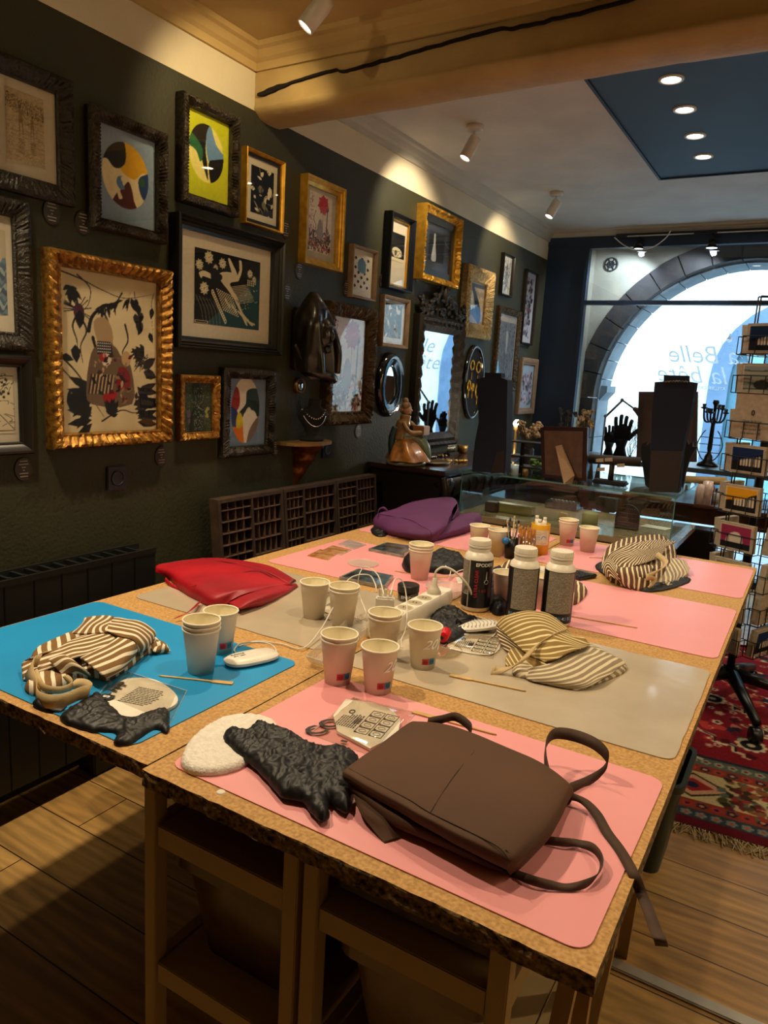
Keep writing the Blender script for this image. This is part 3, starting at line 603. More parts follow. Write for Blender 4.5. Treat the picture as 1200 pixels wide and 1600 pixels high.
a_oval = circ('7389a6', .47, .47, .37, 'd9d2c2', [('p', '223a38', [(.1, -.6), (.9, -.6), (1.1, .2), (.6, .1), (.2, -.1), (-.2, .2), (-.5, .1), (.0, -.2)]), ('p', '8c2b2b', [(-1.2, -.6), (-.6, -.7), (-.4, -.3), (-.6, 0), (-1.2, 0)]), ('p', '2c3f7c', [(-1.2, -.1), (-.6, 0), (-.55, .3), (-.7, .55), (-1.2, .7)]),
    ('p', 'cfc028', [(-.55, .1), (-.3, .1), (-.15, .45), (-.45, .6), (-.65, .4)]), ('p', 'd97a1f', [(-.9, .5), (-.4, .55), (-.1, .45), (-.1, 1.1), (-.7, 1.0)]), ('p', 'e3ddcf', [(-.1, .1), (.5, 0), (.8, .2), (.5, .6), (.1, 1.1), (-.05, 1), (-.15, .5)]), ('p', '7d6f63', [(.35, .55), (1.1, .15), (1, .8), (.4, 1.1), (.1, 1.1)])], 1.55)
def a_sea(res, ar):
    c = Cv(*res, 'cfc5a6', ar); r = random.Random(3); c.rect(0, 0, 1, .45, 'b7ae93')
    for i in range(14):
        y = .35+i*.05; c.poly([(-.1, 1.1)]+[(k/10, y+.03*math.sin(k*1.3+i)+.02*r.random()) for k in range(11)]+[(1.1, 1.1)], ['5d7a8e', '3c5b74', '8fa2a8', '27455f'][i % 4], 2)
    return c
def plant(bg, seed, flower='b03038', n=34, red=.25, big=True):
    def f(res, ar):
        c = Cv(*res, bg, ar); r = random.Random(seed)
        for i in range(n):
            x = r.random(); y = 1-r.random()*.1; a = -math.pi/2+r.uniform(-.6, .6); pts = [(x, y)]
            for k in range(5): a += r.uniform(-.5, .5); pts.append((pts[-1][0]+math.cos(a)*.06, pts[-1][1]+math.sin(a)*.1*min(1, 1/ar)))
            c.line(pts, .012, '22201e', 4, True)
            for (px, py) in pts[1:]: c.leaf(px, py, a+r.choice([-1, 1])*r.uniform(.5, 1.3), r.uniform(.05, .11), .25, r.choice(['22201e', '22201e', '6a5f5c', flower, 'a85b5b']) if r.random() < .5+red else '22201e')
        for i in range(110): c.leaf(r.random(), .62+.36*r.random(), r.uniform(0, 6.3), r.uniform(.04, .1), .3, r.choice([flower, '2a2624', '2a2624', '7c6a68', 'd9c9b8', '5b4a70' if red > .3 else '2a2624']))
        for i in range(60): c.leaf(.02+.16*r.random(), .05+.6*r.random(), r.uniform(0, 6.3), .05, .2, r.choice(['5f5a66', '2a2624', flower, '86808f']))
        if big:
            for k in range(15):
                a = k*2*math.pi/15; c.leaf(.62, .17, a, .23+.04*(k % 2), .3, flower); c.line([(.62, .17), (.62+.2*math.cos(a), .17+.2*math.sin(a)/ar)], .008, 'd98080')
            c.line([(.62, .2), (.6, .6)], .01, '5b3a36'); c.line([(.80, .22), (.78, .62)], .035, '2c2b2e'); c.poly([(.76, .25), (.86, .17), (.82, .28)], '2c2b2e')
            c.line([(.3, .3), (.22, .45), (.32, .55), (.25, .7)], .02, '55505a', 4); c.poly([(.4, .5), (.5, .42), (.6, .5), (.62, .7), (.48, .78), (.36, .7)], '8b7f7c', 3)
        return c.noise(.05, 30)
    return f
def a_big(res, ar):
    c = Cv(*res, 'd3c49c', ar); r = random.Random(8); K = '14161c'; c.noise(.06, 8)
    for pts, w in (([(.0, .02), (.2, .05), (.42, .1), (.65, .13), (.95, .08)], .012), ([(.18, .03), (.3, .1), (.28, .2), (.22, .24)], .012), ([(.18, .26), (.13, .34), (.17, .44), (.15, .55)], .02), ([(.2, .28), (.26, .36), (.2, .46), (.22, .56)], .02),
                   ([(.0, .52), (.1, .58), (.2, .66), (.3, .78), (.42, .9)], .018), ([(.02, .6), (.14, .68)], .014), ([(.97, .07), (.94, .16), (.96, .35)], .006), ([(.75, .08), (.78, .2), (.85, .3)], .008), ([(.62, .1), (.55, .17), (.45, .2)], .014), ([(.4, .93), (.6, .86), (.75, .88), (.9, .84)], .014),
                   ([(.28, .36), (.31, .28), (.38, .23), (.45, .26), (.5, .35), (.52, .45)], .035), ([(.32, .4), (.36, .5), (.4, .6)], .03), ([(.65, .3), (.68, .4), (.62, .48), (.66, .55)], .02)): c.line(pts, w, K, 5, True)
    for i in range(14): a = r.uniform(2.6, 6.8); c.line([(.18, .24), (.18+.13*math.cos(a), .24+.13*math.sin(a)/ar)], .007, K, 0, True)
    c.ell(.19, .25, .05, '4a2340', 1.3); c.leaf(.2, .24, 1.6, .15, .3, K)
    for i in range(26): t = r.random(); c.leaf(.42+.3*t, .2-.08*t, r.uniform(1.2, 2.9), .11, .1, K)
    for i in range(13): x = .7+.26*r.random(); y = .12+.24*r.random(); c.leaf(x, y, r.uniform(1.0, 2.0), .10, .28, K)
    for s in (0, 1):
        for i in range(12): a = r.uniform(-.5, .9) if s else r.uniform(2.2, 3.6); c.leaf(.78 if s else .3, .70+.022*i, a, .24, .16, K)
    c.poly([(.3, .5), (.38, .44), (.45, .42), (.55, .45), (.6, .5), (.66, .52), (.72, .6), (.72, .82), (.3, .82), (.25, .7)], '6b5745', 3); c.poly([(.33, .3), (.45, .27), (.52, .36), (.5, .45), (.38, .44)], 'a98e6a', 3)
    c.poly([(.36, .42), (.5, .42), (.52, .5), (.36, .5)], K); 
    for i in range(28): c.ell(.37+.02*(i % 7), .43+.018*(i//7), .006, 'e8e4da')
    c.poly([(.4, .5), (.5, .5), (.49, .56), (.42, .57)], 'dcc8b8', 2); c.poly([(.38, .5), (.45, .5), (.44, .53), (.4, .55)], 'a02a30', 2); c.poly([(.58, .58), (.68, .6), (.7, .7), (.56, .72)], '7c1f26', 3)
    for i in range(7): c.line([(.3+.035*i, .63), (.27+.035*i, .75)], .012, '2a1c14'); c.line([(.317+.035*i, .63), (.287+.035*i, .75)], .008, 'c9b593')
    c.poly([(.42, .76), (.55, .74), (.52, .8), (.43, .8)], 'a31c26', 3); c.ell(.66, .52, .05, 'b8996f', 1.3); c.leaf(.85, .6, .3, .16, .3, K); c.leaf(.84, .58, -.6, .18, .25, K); c.leaf(.02, .52, .3, .12, .25, K); c.leaf(.15, .45, 1.5, .15, .3, K)
    for i in range(46): c.leaf(.33+.36*r.random(), .5+.32*r.random(), r.uniform(0, 6.3), r.uniform(.03, .08), .2, r.choice(['2b1c16', '8d7355', K, 'b89c74', '54101a', '3d2f28']))
    for x0, y0, a0, n_ in ((.08, .84, -.6, 7), (.9, .83, 3.6, 7), (.86, .45, 2.6, 5), (.5, .9, -1.5, 5), (.1, .1, 1.2, 4)):
        for j in range(n_): c.leaf(x0, y0, a0+.25*(j-n_/2)+r.uniform(-.1, .1), .16, .16, K); c.leaf(x0+.05*math.cos(a0)*j/2, y0+.03*math.sin(a0)*j/2, a0+1.2*(-1)**j, .07, .25, K)
    for i in range(40): c.line([(.75+.15*r.random(), .47+.1*r.random()), (.72+.2*r.random(), .5+.1*r.random())], .005, K)
    return c
def bw(seed, bg='15161a', fg='d8cfae', kind=0):
    def f(res, ar):
        c = Cv(*res, bg, ar); r = random.Random(seed)
        if kind == 0:                                  # leaning shapes and petals
            for i in range(26): c.leaf(r.random(), r.random(), r.uniform(0, 6.3), r.uniform(.12, .3), r.uniform(.15, .4), r.choice([fg, fg, bg, '77735f']))
            for i in range(20): x, y = r.random(), r.random(); c.line([(x, y), (x+r.uniform(-.2, .2), y+r.uniform(-.2, .2)), (x+r.uniform(-.2, .2), y+r.uniform(-.2, .2))], .012, r.choice([fg, bg]), 4)
        elif kind == 1:                                # large print: patterned cloths, lattice, pale diagonal scarf
            for i in range(9):
                for j in range(10): c.ell(.32+.028*i+.012*j, .50+.03*j+.008*i, .009, fg)
            for i in range(12):
                c.line([(.52+.02*i, .44-.006*i), (.62+.025*i, .66-.012*i)], .004, fg); c.line([(.52+.01*i, .44+.02*i), (.80+.01*i, .36+.02*i)], .004, fg)
            for i in range(15): c.ell(.26+.014*i, .55+.027*i, .018, fg, 1.5); c.ell(.26+.014*i, .55+.027*i, .008, bg, 1.5)
            for k in range(6): c.line([(.02+.05*k, .62+.01*k), (.1+.05*k, .8), (.13+.05*k, 1)], .006, '8d897c', 4)
            for i in range(14): c.ell(.8+.03*(i % 5), .3+.03*(i//5), .01, fg)
            for (x, y, s) in ((.20, .10, .07), (.07, .22, .06), (.40, .14, .06), (.14, .52, .07), (.30, .22, .04), (.83, .20, .05), (.9, .27, .04)):
                for k in range(9): c.leaf(x, y, k*.7+.2, s, .3, fg); c.line([(x, y), (x+s*.8*math.cos(k*.7+.2), y+s*.8*math.sin(k*.7+.2)/ar)], .003, bg)
            c.poly([(.36, .28), (.46, .24), (.58, .24), (.66, .28), (.64, .34), (.54, .37), (.52, .42), (.60, .52), (.64, .58), (.73, .78), (.90, .93), (.86, .94), (.79, .88), (.81, .95), (.77, .93), (.70, .8), (.59, .61), (.47, .47), (.38, .38)], fg, 2)
            c.poly([(.56, .27), (.52, .18), (.48, .06), (.51, .05), (.56, .13), (.63, .25)], fg, 2); c.poly([(.62, .28), (.66, .18), (.65, .05), (.69, .05), (.70, .18), (.66, .3)], fg, 2)
            c.poly([(.06, .33), (.12, .29), (.2, .30), (.27, .34), (.25, .38), (.12, .36), (.1, .4)], fg, 2); c.ell(.29, .33, .06, bg, 1.3); c.ell(.37, .33, .03, bg)
            for k in range(5):
                c.line([(.45+.1*k, .62+.07*k), (.52+.1*k, .72+.05*k)], .02, fg); c.line([(.52+.1*k, .60+.0*k), (.56+.1*k, .66-.02*k)], .015, '8b8878')
            for i in range(40): x = .5+.45*r.random(); c.ell(x, .82-.45*x+.25*r.random(), .006, fg)
            m = ((c.gx+c.gy*1.1) > 1.25) & (c.a.sum(2) < .5); c.a[m] = c.c('1f4a57'); c.rect(.01, .955, .2, .99, fg); c.rect(.02, .962, .19, .984, bg)
        elif kind == 2:                                # chequered plate
            for i in range(5):
                for j in range(7):
                    if (i+j) % 2 == 0: c.leaf(.1+.2*i-.08, .08+.14*j, 0, .17, .35, fg)
            c.poly([(.3, .1), (.7, .12), (.75, .45), (.5, .5), (.25, .4)], '5f8aa3', 3)
        elif kind == 3:                                # night scene in two zones
            c.rect(0, 0, 1, .15, '0c0d10')
            for i in range(9): c.line([(0, .2+.03*i), (1, .24+.03*i)], .008, '3d3c38')
            c.poly([(.15, .62), (.4, .5), (.75, .58), (.8, .8), (.3, .85)], fg, 3); c.ell(.4, .7, .08, bg); c.rect(0, .88, 1, 1, fg)
            for i in range(18): c.line([(r.random(), .6+.3*r.random()), (r.random(), .6+.3*r.random())], .01, r.choice([fg, bg]))
        elif kind == 4:                                # pale standing figure on grey
            c.poly([(.30, .1), (.4, .1), (.42, .4), (.5, .95), (.2, .95), (.3, .4)], 'a9adb2', 3)
        elif kind == 5:                                # tall dark hull over quay houses
            c.rect(0, 0, 1, 1, 'b9a685'); c.rect(0, .03, 1, .12, '33302c')
            for i in range(8): c.ell(.2+.1*i, .25+.02*(i % 3), .05, '8f7a5c', 1.6)
            c.poly([(.1, .05), (.35, .15), (.75, .55), (.85, .85), (.7, .98), (.5, .75), (.3, .3)], '1d2026', 3); c.poly([(0, .6), (.5, .65), (.65, .95), (.3, .8), (0, .78)], '4c6480', 2); c.poly([(.1, .2), (.28, .3), (.3, .55), (.05, .5)], 'e2d6bd', 2)
        elif kind == 6:
            for i in range(60): c.line([(r.random(), r.random()), (r.random()*.3+.35, r.random())], .012, fg)
        elif kind == 7:                                # open line drawing with hatching
            for i in range(26): x, y = r.random(), r.random(); c.line([(x, y), (x+r.uniform(-.3, .3), y+r.uniform(-.1, .1)), (x+r.uniform(-.3, .3), y+r.uniform(-.2, .2))], .014, fg, 4)
            c.line([(.0, .05), (1, .05), (1, .95), (0, .95)], .02, fg); c.line([(.0, .4), (.35, .6), (.6, .7), (1, .95)], .06, bg); c.line([(.0, .4), (.35, .6), (.6, .7), (1, .95)], .02, fg)
            for i in range(12): c.ell(.6+.3*r.random(), .1+.3*r.random(), .04, fg); c.ell(.6+.3*r.random(), .1+.3*r.random(), .035, bg)
        return c
    return f
def a_green(res, ar):
    c = Cv(*res, '3c4a3c', ar); r = random.Random(4)
    for i in range(500): c.ell(r.random(), r.random(), .012, r.choice(['55604a', '2a352c', '7a7a58', '8f8a5f', '47503f', '6a6d70']))
    c.poly([(.3, .05), (.5, 0), (.7, .3), (.72, .8), (.8, 1), (.2, 1), (.35, .5)], '2b3530', 2)
    for i in range(130): x = .35+.35*r.random(); c.ell(x, .1+.85*r.random(), .012, '9da08a')
    for i in range(10): c.ell(.15+.08*r.random(), .5+.3*r.random(), .04, '6a5f78'); c.ell(.8+.1*r.random(), .5+.2*r.random(), .04, 'a89a58')
    return c
def a_vase(res, ar):
    c = Cv(*res, 'c9cbd0', ar); r = random.Random(2)
    for i in range(70): c.leaf(.3+.4*r.random(), .1+.85*r.random(), r.uniform(0, 6.3), r.uniform(.1, .3), .3, r.choice(['3a3038', '7d5560', '8a8c9c', '2a262c', 'b39aa2']))
    return c
def a_map(res, ar):
    c = Cv(*res, '7d8794', ar); r = random.Random(12)
    for i in range(160): x, y = r.random(), r.random(); c.line([(x, y), (x+r.uniform(-.1, .1), y+r.uniform(-.1, .1))], r.uniform(.01, .03), r.choice(['5a6470', 'aab0b6', '454e5a', '9a9fa6']))
    c.poly([(.45, .15), (.58, .2), (.55, .5), (.48, .45)], 'c5c9cc', 2); return c
def a_hut(res, ar):
    c = Cv(*res, 'a9bccb', ar); r = random.Random(7)
    for i in range(90): c.leaf(.1+.8*r.random(), .2+.7*r.random(), r.uniform(0, 6.3), .14, .3, r.choice(['5d6b7a', 'b06a6a', '7f8c9b', '3d4450', 'd0cbd4']))
    return c
picture('black ornate frame with a sepia etching of two bathers, top left corner of the wall', (-34, 62), (121, 324), fm=blackorn, rail=.05, kind='fine', art=a_bath, res=(90, 120), mount=1, pic=(.17, .10, .80, .86))
picture('dark beaded frame with grey-blue print, cream disc with yellow, black and maroon shapes', (147, 160), (266, 382), (160, 187), fm=darkorn, kind='bead', dep=.045, art=a_blue, res=(90, 120))
picture('black ornate frame with a seascape print at the left edge under the sepia etching', (-52, 290), (57, 550), fm=blackorn, rail=.05, kind='fine', art=a_sea, mount=1, pic=(.15, .12, .78, .85))
picture('plain black ridged frame with a black line drawing, lowest at the left edge', (-52, 550), (56, 709), fm=blackf, rail=.035, dep=.03, art=bw(21, CRM, '1b1a17', 7), mount=1, pic=(.06, .08, .9, .88))
picture('large carved gold frame with black papercut plants and collaged figures, biggest on the wall', (80, 385), (272, 692), (96, 419), fm=gold, kind='leaf', dep=.05, art=a_big, res=(150, 230))
picture('dark ornate frame with a lime yellow print of a multicoloured disc', (290, 140), (376, 340), (299, 163), fm=darkorn, kind='bead', dep=.045, art=a_yel, res=(80, 120))
picture('thin gold-edged black frame with a small abstract print right of the yellow print', (387, 227), (444, 366), fm=goldb, rail=.012, dep=.03, inner=(blackf, .012), art=bw(5), mount=1, pic=(.14, .12, .88, .88), res=(60, 90))
picture('large black ridged frame with a black and teal patterned print', (282, 330), (442, 556), fm=blackf, rail=.042, dep=.055, art=bw(9, kind=1), mount=1, pic=(.14, .14, .87, .86), res=(140, 180), prof=[(0, 0), (0, .9), (.1, 1), (.22, .8), (.3, .85), (.45, .65), (.55, .7), (.75, .45), (1, .4), (1, .2)])
picture('small carved gold frame with a green patterned print, beside the biggest gold frame', (284, 585), (345, 686), (292, 598), fm=gold, kind='fine', dep=.03, art=a_green, res=(60, 90))
picture('dark beaded frame with a blue-grey print of an oval in white, teal, red and orange', (354, 574), (431, 709), (364, 590), fm=blackorn, kind='bead', dep=.04, art=a_oval, res=(80, 110))
picture('bright gold frame with a red flower over black and red plants, upper row', (482, 270), (536, 426), fm=goldb, rail=.033, dep=.04, art=plant('cdc2b2', 31), mount=1, mm=mat('grey_mount', 'b3aa97', rough=.8), pic=(.10, .06, .86, .90), res=(70, 110), prof=[(0, 0), (0, 1), (.25, .95), (.3, .8), (.55, .75), (.6, .6), (1, .45), (1, .2)])
picture('small brown frame with a pale blue and black chequered print', (554, 380), (588, 472), fm=taupe, rail=.014, dep=.03, art=bw(6, 'd5d2c4', '2a2c30', 2), mount=1, pic=(.14, .14, .84, .84), res=(48, 66))
picture('tall black frame with gold slip and a small night scene in a cream mount', (615, 328), (645, 459), fm=mat('blue_black_frame', '141b26', rough=.25), rail=.022, dep=.05, inner=(goldb, .008), art=bw(7, kind=3), mount=1, pic=(.12, .18, .9, .62), res=(48, 66))
picture('brown wooden frame with a dense black and white print, above the oval mirror', (602, 459), (638, 546), fm=taupe, rail=.02, dep=.03, art=bw(13, kind=0, fg='c9c9c6'), mount=1, mm=mat('pale_mount', 'c8c6c0', rough=.8), pic=(.12, .08, .86, .86), res=(56, 80))
picture('tall bronze carved frame with a large red flower, beside the black hooded bust', (520, 469), (583, 662), (529, 492), fm=bronze, kind='rough', dep=.05, art=plant('d4cfc6', 44, 'b22f45', 30, .35), res=(80, 150))
picture('deep black and gold square frame with a pale figure on dark grey', (668, 316), (717, 452), fm=goldb, rail=.035, kind='rough', dep=.06, inner=(blackf, .035), art=bw(3, '23262b', kind=4), mount=1, mm=mat('slate_mount', '3a4048', rough=.8), pic=(.2, .15, .8, .8), res=(48, 66), prof=[(0, 0), (0, 1), (.3, 1), (.5, .7), (1, .6), (1, .2)])
picture('pale gold carved frame with a dark curved boat shape above quay houses', (736, 411), (768, 532), (744, 433), fm=paleg, kind='fine', dep=.05, art=bw(2, kind=5), res=(56, 80))
picture('small narrow black frame with black branching shapes, highest toward the street', (790, 394), (801, 465), fm=blackf, rail=.012, dep=.03, art=bw(17, 'cdd0d2', '181a1e', 6), res=(36, 60))
picture('brown rustic frame with corner studs and a cloudy grey-blue print', (783, 477), (806, 612), fm=bronze, rail=.045, kind='rough', dep=.03, art=a_map, mount=1, mm=mat('pale_mount', 'c8c6c0', rough=.8), pic=(.04, .1, .96, 1), res=(48, 80))
picture('very tall narrow black frame with a pale print of stacked flowers', (826, 420), (833, 540), fm=blackf, rail=.014, dep=.03, art=a_vase, res=(36, 90))
picture('pale wooden frame with a blue and red garden print, last one before the shop window', (818, 558), (835, 647), fm=taupe, rail=.05, dep=.03, art=a_hut, res=(40, 60))
# oval caption plaques on the wall
plq = mat('plaque_brown', '2b2320', rough=.4); vin2 = mat('plaque_print', 'a8a094', rough=.6)
PQ = [(81, 332, 'under the sepia etching'), (130, 348, 'left of the grey-blue disc print'), (37, 733, 'under the line drawing at the left edge'), (252, 713, 'under the biggest gold frame'), (447, 359, 'right of the small black and cream abstract'), (449, 457, 'right of the large black and teal print'),
      (430, 700, 'at the lower right of the oval print'), (468, 423, 'under the bright gold frame'), (541, 451, 'left of the small chequered print'), (597, 439, 'left of the tall night scene frame'), (653, 431, 'left of the deep black and gold frame'), (560, 674, 'under the tall bronze frame')]
for u, v, s in PQ:
    p = X(u, v, .004); t = thing('caption_plaque', 'small oval caption plaque '+s, 'plaque', (0, p.y, p.z), 'oval caption plaques by the pictures')
    B().lathe([(.0, .004), (.027, .004), (.029, 0)], (0, p.y, p.z), axis=(1, 0, 0), seg=20, sx=1.25, sy=1).build('plate', plq, t)
    b = B()
    for k, w in enumerate((.012, .015, .006, .003, .014, .012)): b.box(.0042, p.y-w, p.z+.022-.009*k, .0052, p.y+w, p.z+.0245-.009*k)
    b.build('lettering', vin2, t)
# sockets
for u, v, s in ((184, 747, 'below the biggest gold frame'), (512, 702, 'beside the small gilded console')):
    p = X(u, v, .01); t = thing('wall_socket', 'square dark blue electric socket '+s, 'socket', (0, p.y, p.z), 'sockets on the green wall')
    B().box(0, p.y-.04, p.z-.04, .01, p.y+.04, p.z+.04, bev=.003).build('plate', mat('socket_navy', '141a2a', rough=.35), t)
    B().lathe([(.026, .01), (.026, .014), (.022, .014), (.02, .004), (0, .004)], (0, p.y, p.z), axis=(1, 0, 0)).build('socket_well', mat('socket_navy', '141a2a'), t, smooth=True)
# oval mirrors
def oval(name, lab, cat, u, v, hw, hh, prof, fmx, glass, off=0, gname='mirror_glass'):
    p = X(u, v, .03+off); t = thing(name, lab, cat, (off, p.y, p.z-hh))
    b = B(); n = 40; loops = []
    for i, h in prof: loops.append([b.bm.verts.new((off+h, p.y+(hw-i)*math.cos(2*math.pi*k/n), p.z+(hh-i)*math.sin(2*math.pi*k/n))) for k in range(n)])
    for P, Q in zip(loops, loops[1:]):
        for k in range(n): b.bm.faces.new((P[k], P[(k+1) % n], Q[(k+1) % n], Q[k]))
    b.build('frame', fmx, t, smooth=True); i = prof[-1][0]
    b = B(); b.face([(off+prof[-1][1]+.001, p.y+(hw-i)*math.cos(2*math.pi*k/n), p.z+(hh-i)*math.sin(2*math.pi*k/n)) for k in range(n)]); b.build(gname, glass, t); return t, p
mirror = mat('mirror', 'e8eef2', rough=.02, metal=1); gloss = mat('gloss_black', '07080a', rough=.12, coat=1)
ow = (X(632, 602, .03).y-X(594, 602, .03).y)/2; oh = (X(613, 551, .03).z-X(613, 653, .03).z)/2
oval('oval_mirror', 'oval wall mirror in a glossy black stepped frame', 'mirror', 613, 602, ow, oh, [(0, 0), (.004, .02), (.02, .04), (.035, .03), (.045, .034), (.06, .02), (.066, .024), (.075, .012)], gloss, mirror)
t, p = oval('round_convex_mirror', 'tiny round convex mirror below the hooded bust', 'mirror', 473, 603, .034, .034, [(0, 0), (.0, .02), (.004, .025), (.008, .02)], mat('old_brass', '8a6a3a', rough=.35, metal=.8), gloss)
B().sph((.012, p.y, p.z), .027, (.45, 1, 1)).build('convex_lens', mirror, t, smooth=True)
jw = (X(764, 600, .03).y-X(722, 600, .03).y)/2; jh = .18
velvet = mat('black_velvet', '08080b', rough=.95, sheen=.3)
t, p = oval('oval_jewellery_board', 'oval black board in a thin gold frame hung with gold jewellery', 'jewellery display', 743, 598, .15, .24, [(0, 0), (.003, .02), (.012, .03), (.02, .02), (.024, .012)], gloss, velvet, gname='velvet_pad')
for k, (dy, dz, s) in enumerate(((-.05, .11, .03), (.05, .1, .035), (-.08, -.02, .02), (.06, -.05, .03), (-.02, -.03, .015))):
    B().tube([(.02, p.y+dy+s*math.cos(a*.785), p.z+dz+s*(1.6 if k > 1 else 1)*math.sin(a*.785)) for a in range(8)], .006, closed=True).tube([(.02, p.y+dy, p.z+dz-s*1.5), (.02, p.y+dy, p.z+dz-s*1.5-.05)], .003).build('gold_pendant', goldb, t, smooth=True)
# tall crested mirror on the chest
A = X(659, 489, .05); C = X(712, 695, .05); y0, y1, z1, z0 = A.y, X(722, 600, .05).y, A.z, C.z
t = thing('crested_mirror', 'tall black carved mirror with a leafy crest standing on the chest against the wall', 'mirror', (0, (y0+y1)/2, z0))
b = B(); rw = .085; loops = []
for i, h in [(0, 0), (0, .04), (.015, .055), (.03, .04), (.05, .05), (.07, .035), (rw, .02)]:
    lp = []
    cs = [(y0+i, z0+i), (y1-i, z0+i), (y1-i, z1-i), (y0+i, z1-i)]
    for k in range(4):
        a, c = cs[k], cs[(k+1) % 4]
        for q in range(30): w = q/30; lp.append(b.bm.verts.new((max(0, h+(.006*math.sin(q*2.1) if .0 < i < rw and q else 0)), a[0]+(c[0]-a[0])*w, a[1]+(c[1]-a[1])*w)))
    loops.append(lp)
for P, Q in zip(loops, loops[1:]):
    for k in range(len(P)): b.bm.faces.new((P[k], P[(k+1) % len(P)], Q[(k+1) % len(P)], Q[k]))
b.build('frame', blackorn, t, auto=True)
B().face([(.021, y0+rw, z0+rw), (.021, y1-rw, z0+rw), (.021, y1-rw, z1-rw), (.021, y0+rw, z1-rw)]).build('mirror_glass', mirror, t)
b = B(); r = random.Random(4); ym = (y0+y1)/2
for k in range(70):
    s = r.uniform(-1, 1); top = .04+.15*max(0, 1-abs(s)*1.25)+(.05 if abs(s) > .85 else 0); yy = ym+s*(y1-y0)/2; zz = z1+top*r.random()
    b.sph((.035, yy, zz), .02, (.7, 1.1, .5), 8, Matrix.Rotation(r.uniform(0, 3), 3, 'X'))
for s in (-1, 1): b.tube(cr([(.03, ym+s*.02, z1+.16), (.03, ym+s*.08, z1+.1), (.03, ym+s*.14, z1+.08), (.03, ym+s*.2, z1+.02), (.03, ym+s*.23, z1+.06)], 5), .012)
b.sph((.04, ym, z1+.13), .035, (.6, .8, 1.4), 10)
b.build('carved_crest', blackorn, t, smooth=True)
# hooded bust mounted on the wall
p0 = X(487, 520, .08); t = thing('hooded_bust', 'glossy black wall sculpture of a hooded draped head', 'sculpture', (0, p0.y, X(487, 575, .05).z))
bron = mat('dark_bronze', '100e0c', '1d1812', scale=14, rough=.28, coat=.6, bump=.3, bs=30); H = Vector((.10, p0.y, p0.z))
b = B(); rows = []
for j in range(19):
    tt = j/18; z = .165-tt*.33; w = .085*math.sin(min(1, tt*1.9+.12)*math.pi/2)*(1-.12*tt)+.012*tt; row = []
    for k in range(31):
        a = -math.pi*.62+math.pi*1.24*k/30; face_cut = 0
        rad = 1+.10*math.sin(a*7+tt*5)*tt+.03*noise.noise(Vector((a*3, tt*6, 0)))
        if tt > .12 and abs(a) < .62: rad -= .34*(1-(a/.62)**2)*min(1, (tt-.12)*5)       # hollow of the hood
        row.append(b.bm.verts.new(H+Vector((math.cos(a)*w*1.15*rad-.02, math.sin(a)*w*rad*1.02+.03*tt*tt, z))))
    rows.append(row)
for P, Q in zip(rows, rows[1:]):
    for k in range(30): b.bm.faces.new((P[k], P[k+1], Q[k+1], Q[k]))
b.bm.faces.new(rows[0]); b.build('hood', bron, t, smooth=True)
b = B(); F = H+Vector((.03, .01, -.005))
b.sph(F, .058, (.85, .78, 1.15), 20); b.sph(F+Vector((.048, 0, -.008)), .014, (1, .7, 1.5)).sph(F+Vector((.034, 0, -.04)), .018, (.8, 1, .4)).sph(F+Vector((.03, 0, -.062)), .02, (.8, .9, .8)).sph(F+Vector((.036, 0, .03)), .028, (.6, 1.4, .35))
for s in (-1, 1): b.sph(F+Vector((.036, s*.022, .008)), .011, (.6, 1, .7))
b.tube(cr([F+Vector((0, 0, -.04)), H+Vector((.0, .01, -.12)), H+Vector((-.03, .02, -.17))], 5), [.03]*10+[.05], seg=12)
b.build('face', bron, t, smooth=True)
b = B(); b.tube(cr([H+Vector((-.06, -.06, -.05)), H+Vector((.0, -.03, -.15)), H+Vector((.05, .04, -.175)), H+Vector((.03, .1, -.19)), H+Vector((-.06, .11, -.18))], 6), .02, seg=10).tube(cr([H+Vector((.05, .055, .02)), H+Vector((.075, .07, -.07)), H+Vector((.06, .09, -.16))], 6), .014, seg=8)
b.box(0, H.y-.05, H.z-.16, .05, H.y+.06, H.z+.1, bev=.01); b.build('drapery', bron, t, smooth=True)
# little gilded wall console and the necklace bust on it
s0 = X(445, 690, .01); s1 = X(512, 688, .13); zc = s0.z; ya_, yb_ = X(445, 690, .05).y, X(512, 688, .05).y; yc = (ya_+yb_)/2; hw_ = (yb_-ya_)/2
t = thing('gilded_console', 'small gilded wall bracket shelf with a carved acanthus support', 'shelf', (0, yc, zc-.2))
b = B(); b.prism([(0, yc-hw_, zc-.012)]+[(.13*math.sin(a*math.pi/12)**.6, yc-hw_*math.cos(a*math.pi/12), zc-.012) for a in range(1, 12)]+[(0, yc+hw_, zc-.012)], (0, 0, .014)); b.build('shelf_top', mat('gilt_top', '8a6b3c', rough=.4, metal=.5), t)
b = B(); rows = []
for j in range(16):
    tt = j/15; w = .055*(1-tt)**.8+.012; dx = .10*(1-tt)**1.3+.012; row = []
    for k in range(13): a = math.pi*k/12; rr = 1+.18*abs(math.sin(k*math.pi/4))*math.sin(j*1.3+.5); row.append(b.bm.verts.new((dx*math.sin(a)*rr, yc+.02-w*math.cos(a)*rr-.03*tt*tt, zc-.012-tt*.19)))
    rows.append(row)
for P, Q in zip(rows, rows[1:]):
    for k in range(12): b.bm.faces.new((P[k], P[k+1], Q[k+1], Q[k]))
b.build('carved_support', mat('red_gilt', '7a431a', '5a2e12', scale=40, rough=.3, metal=.6), t, smooth=True)
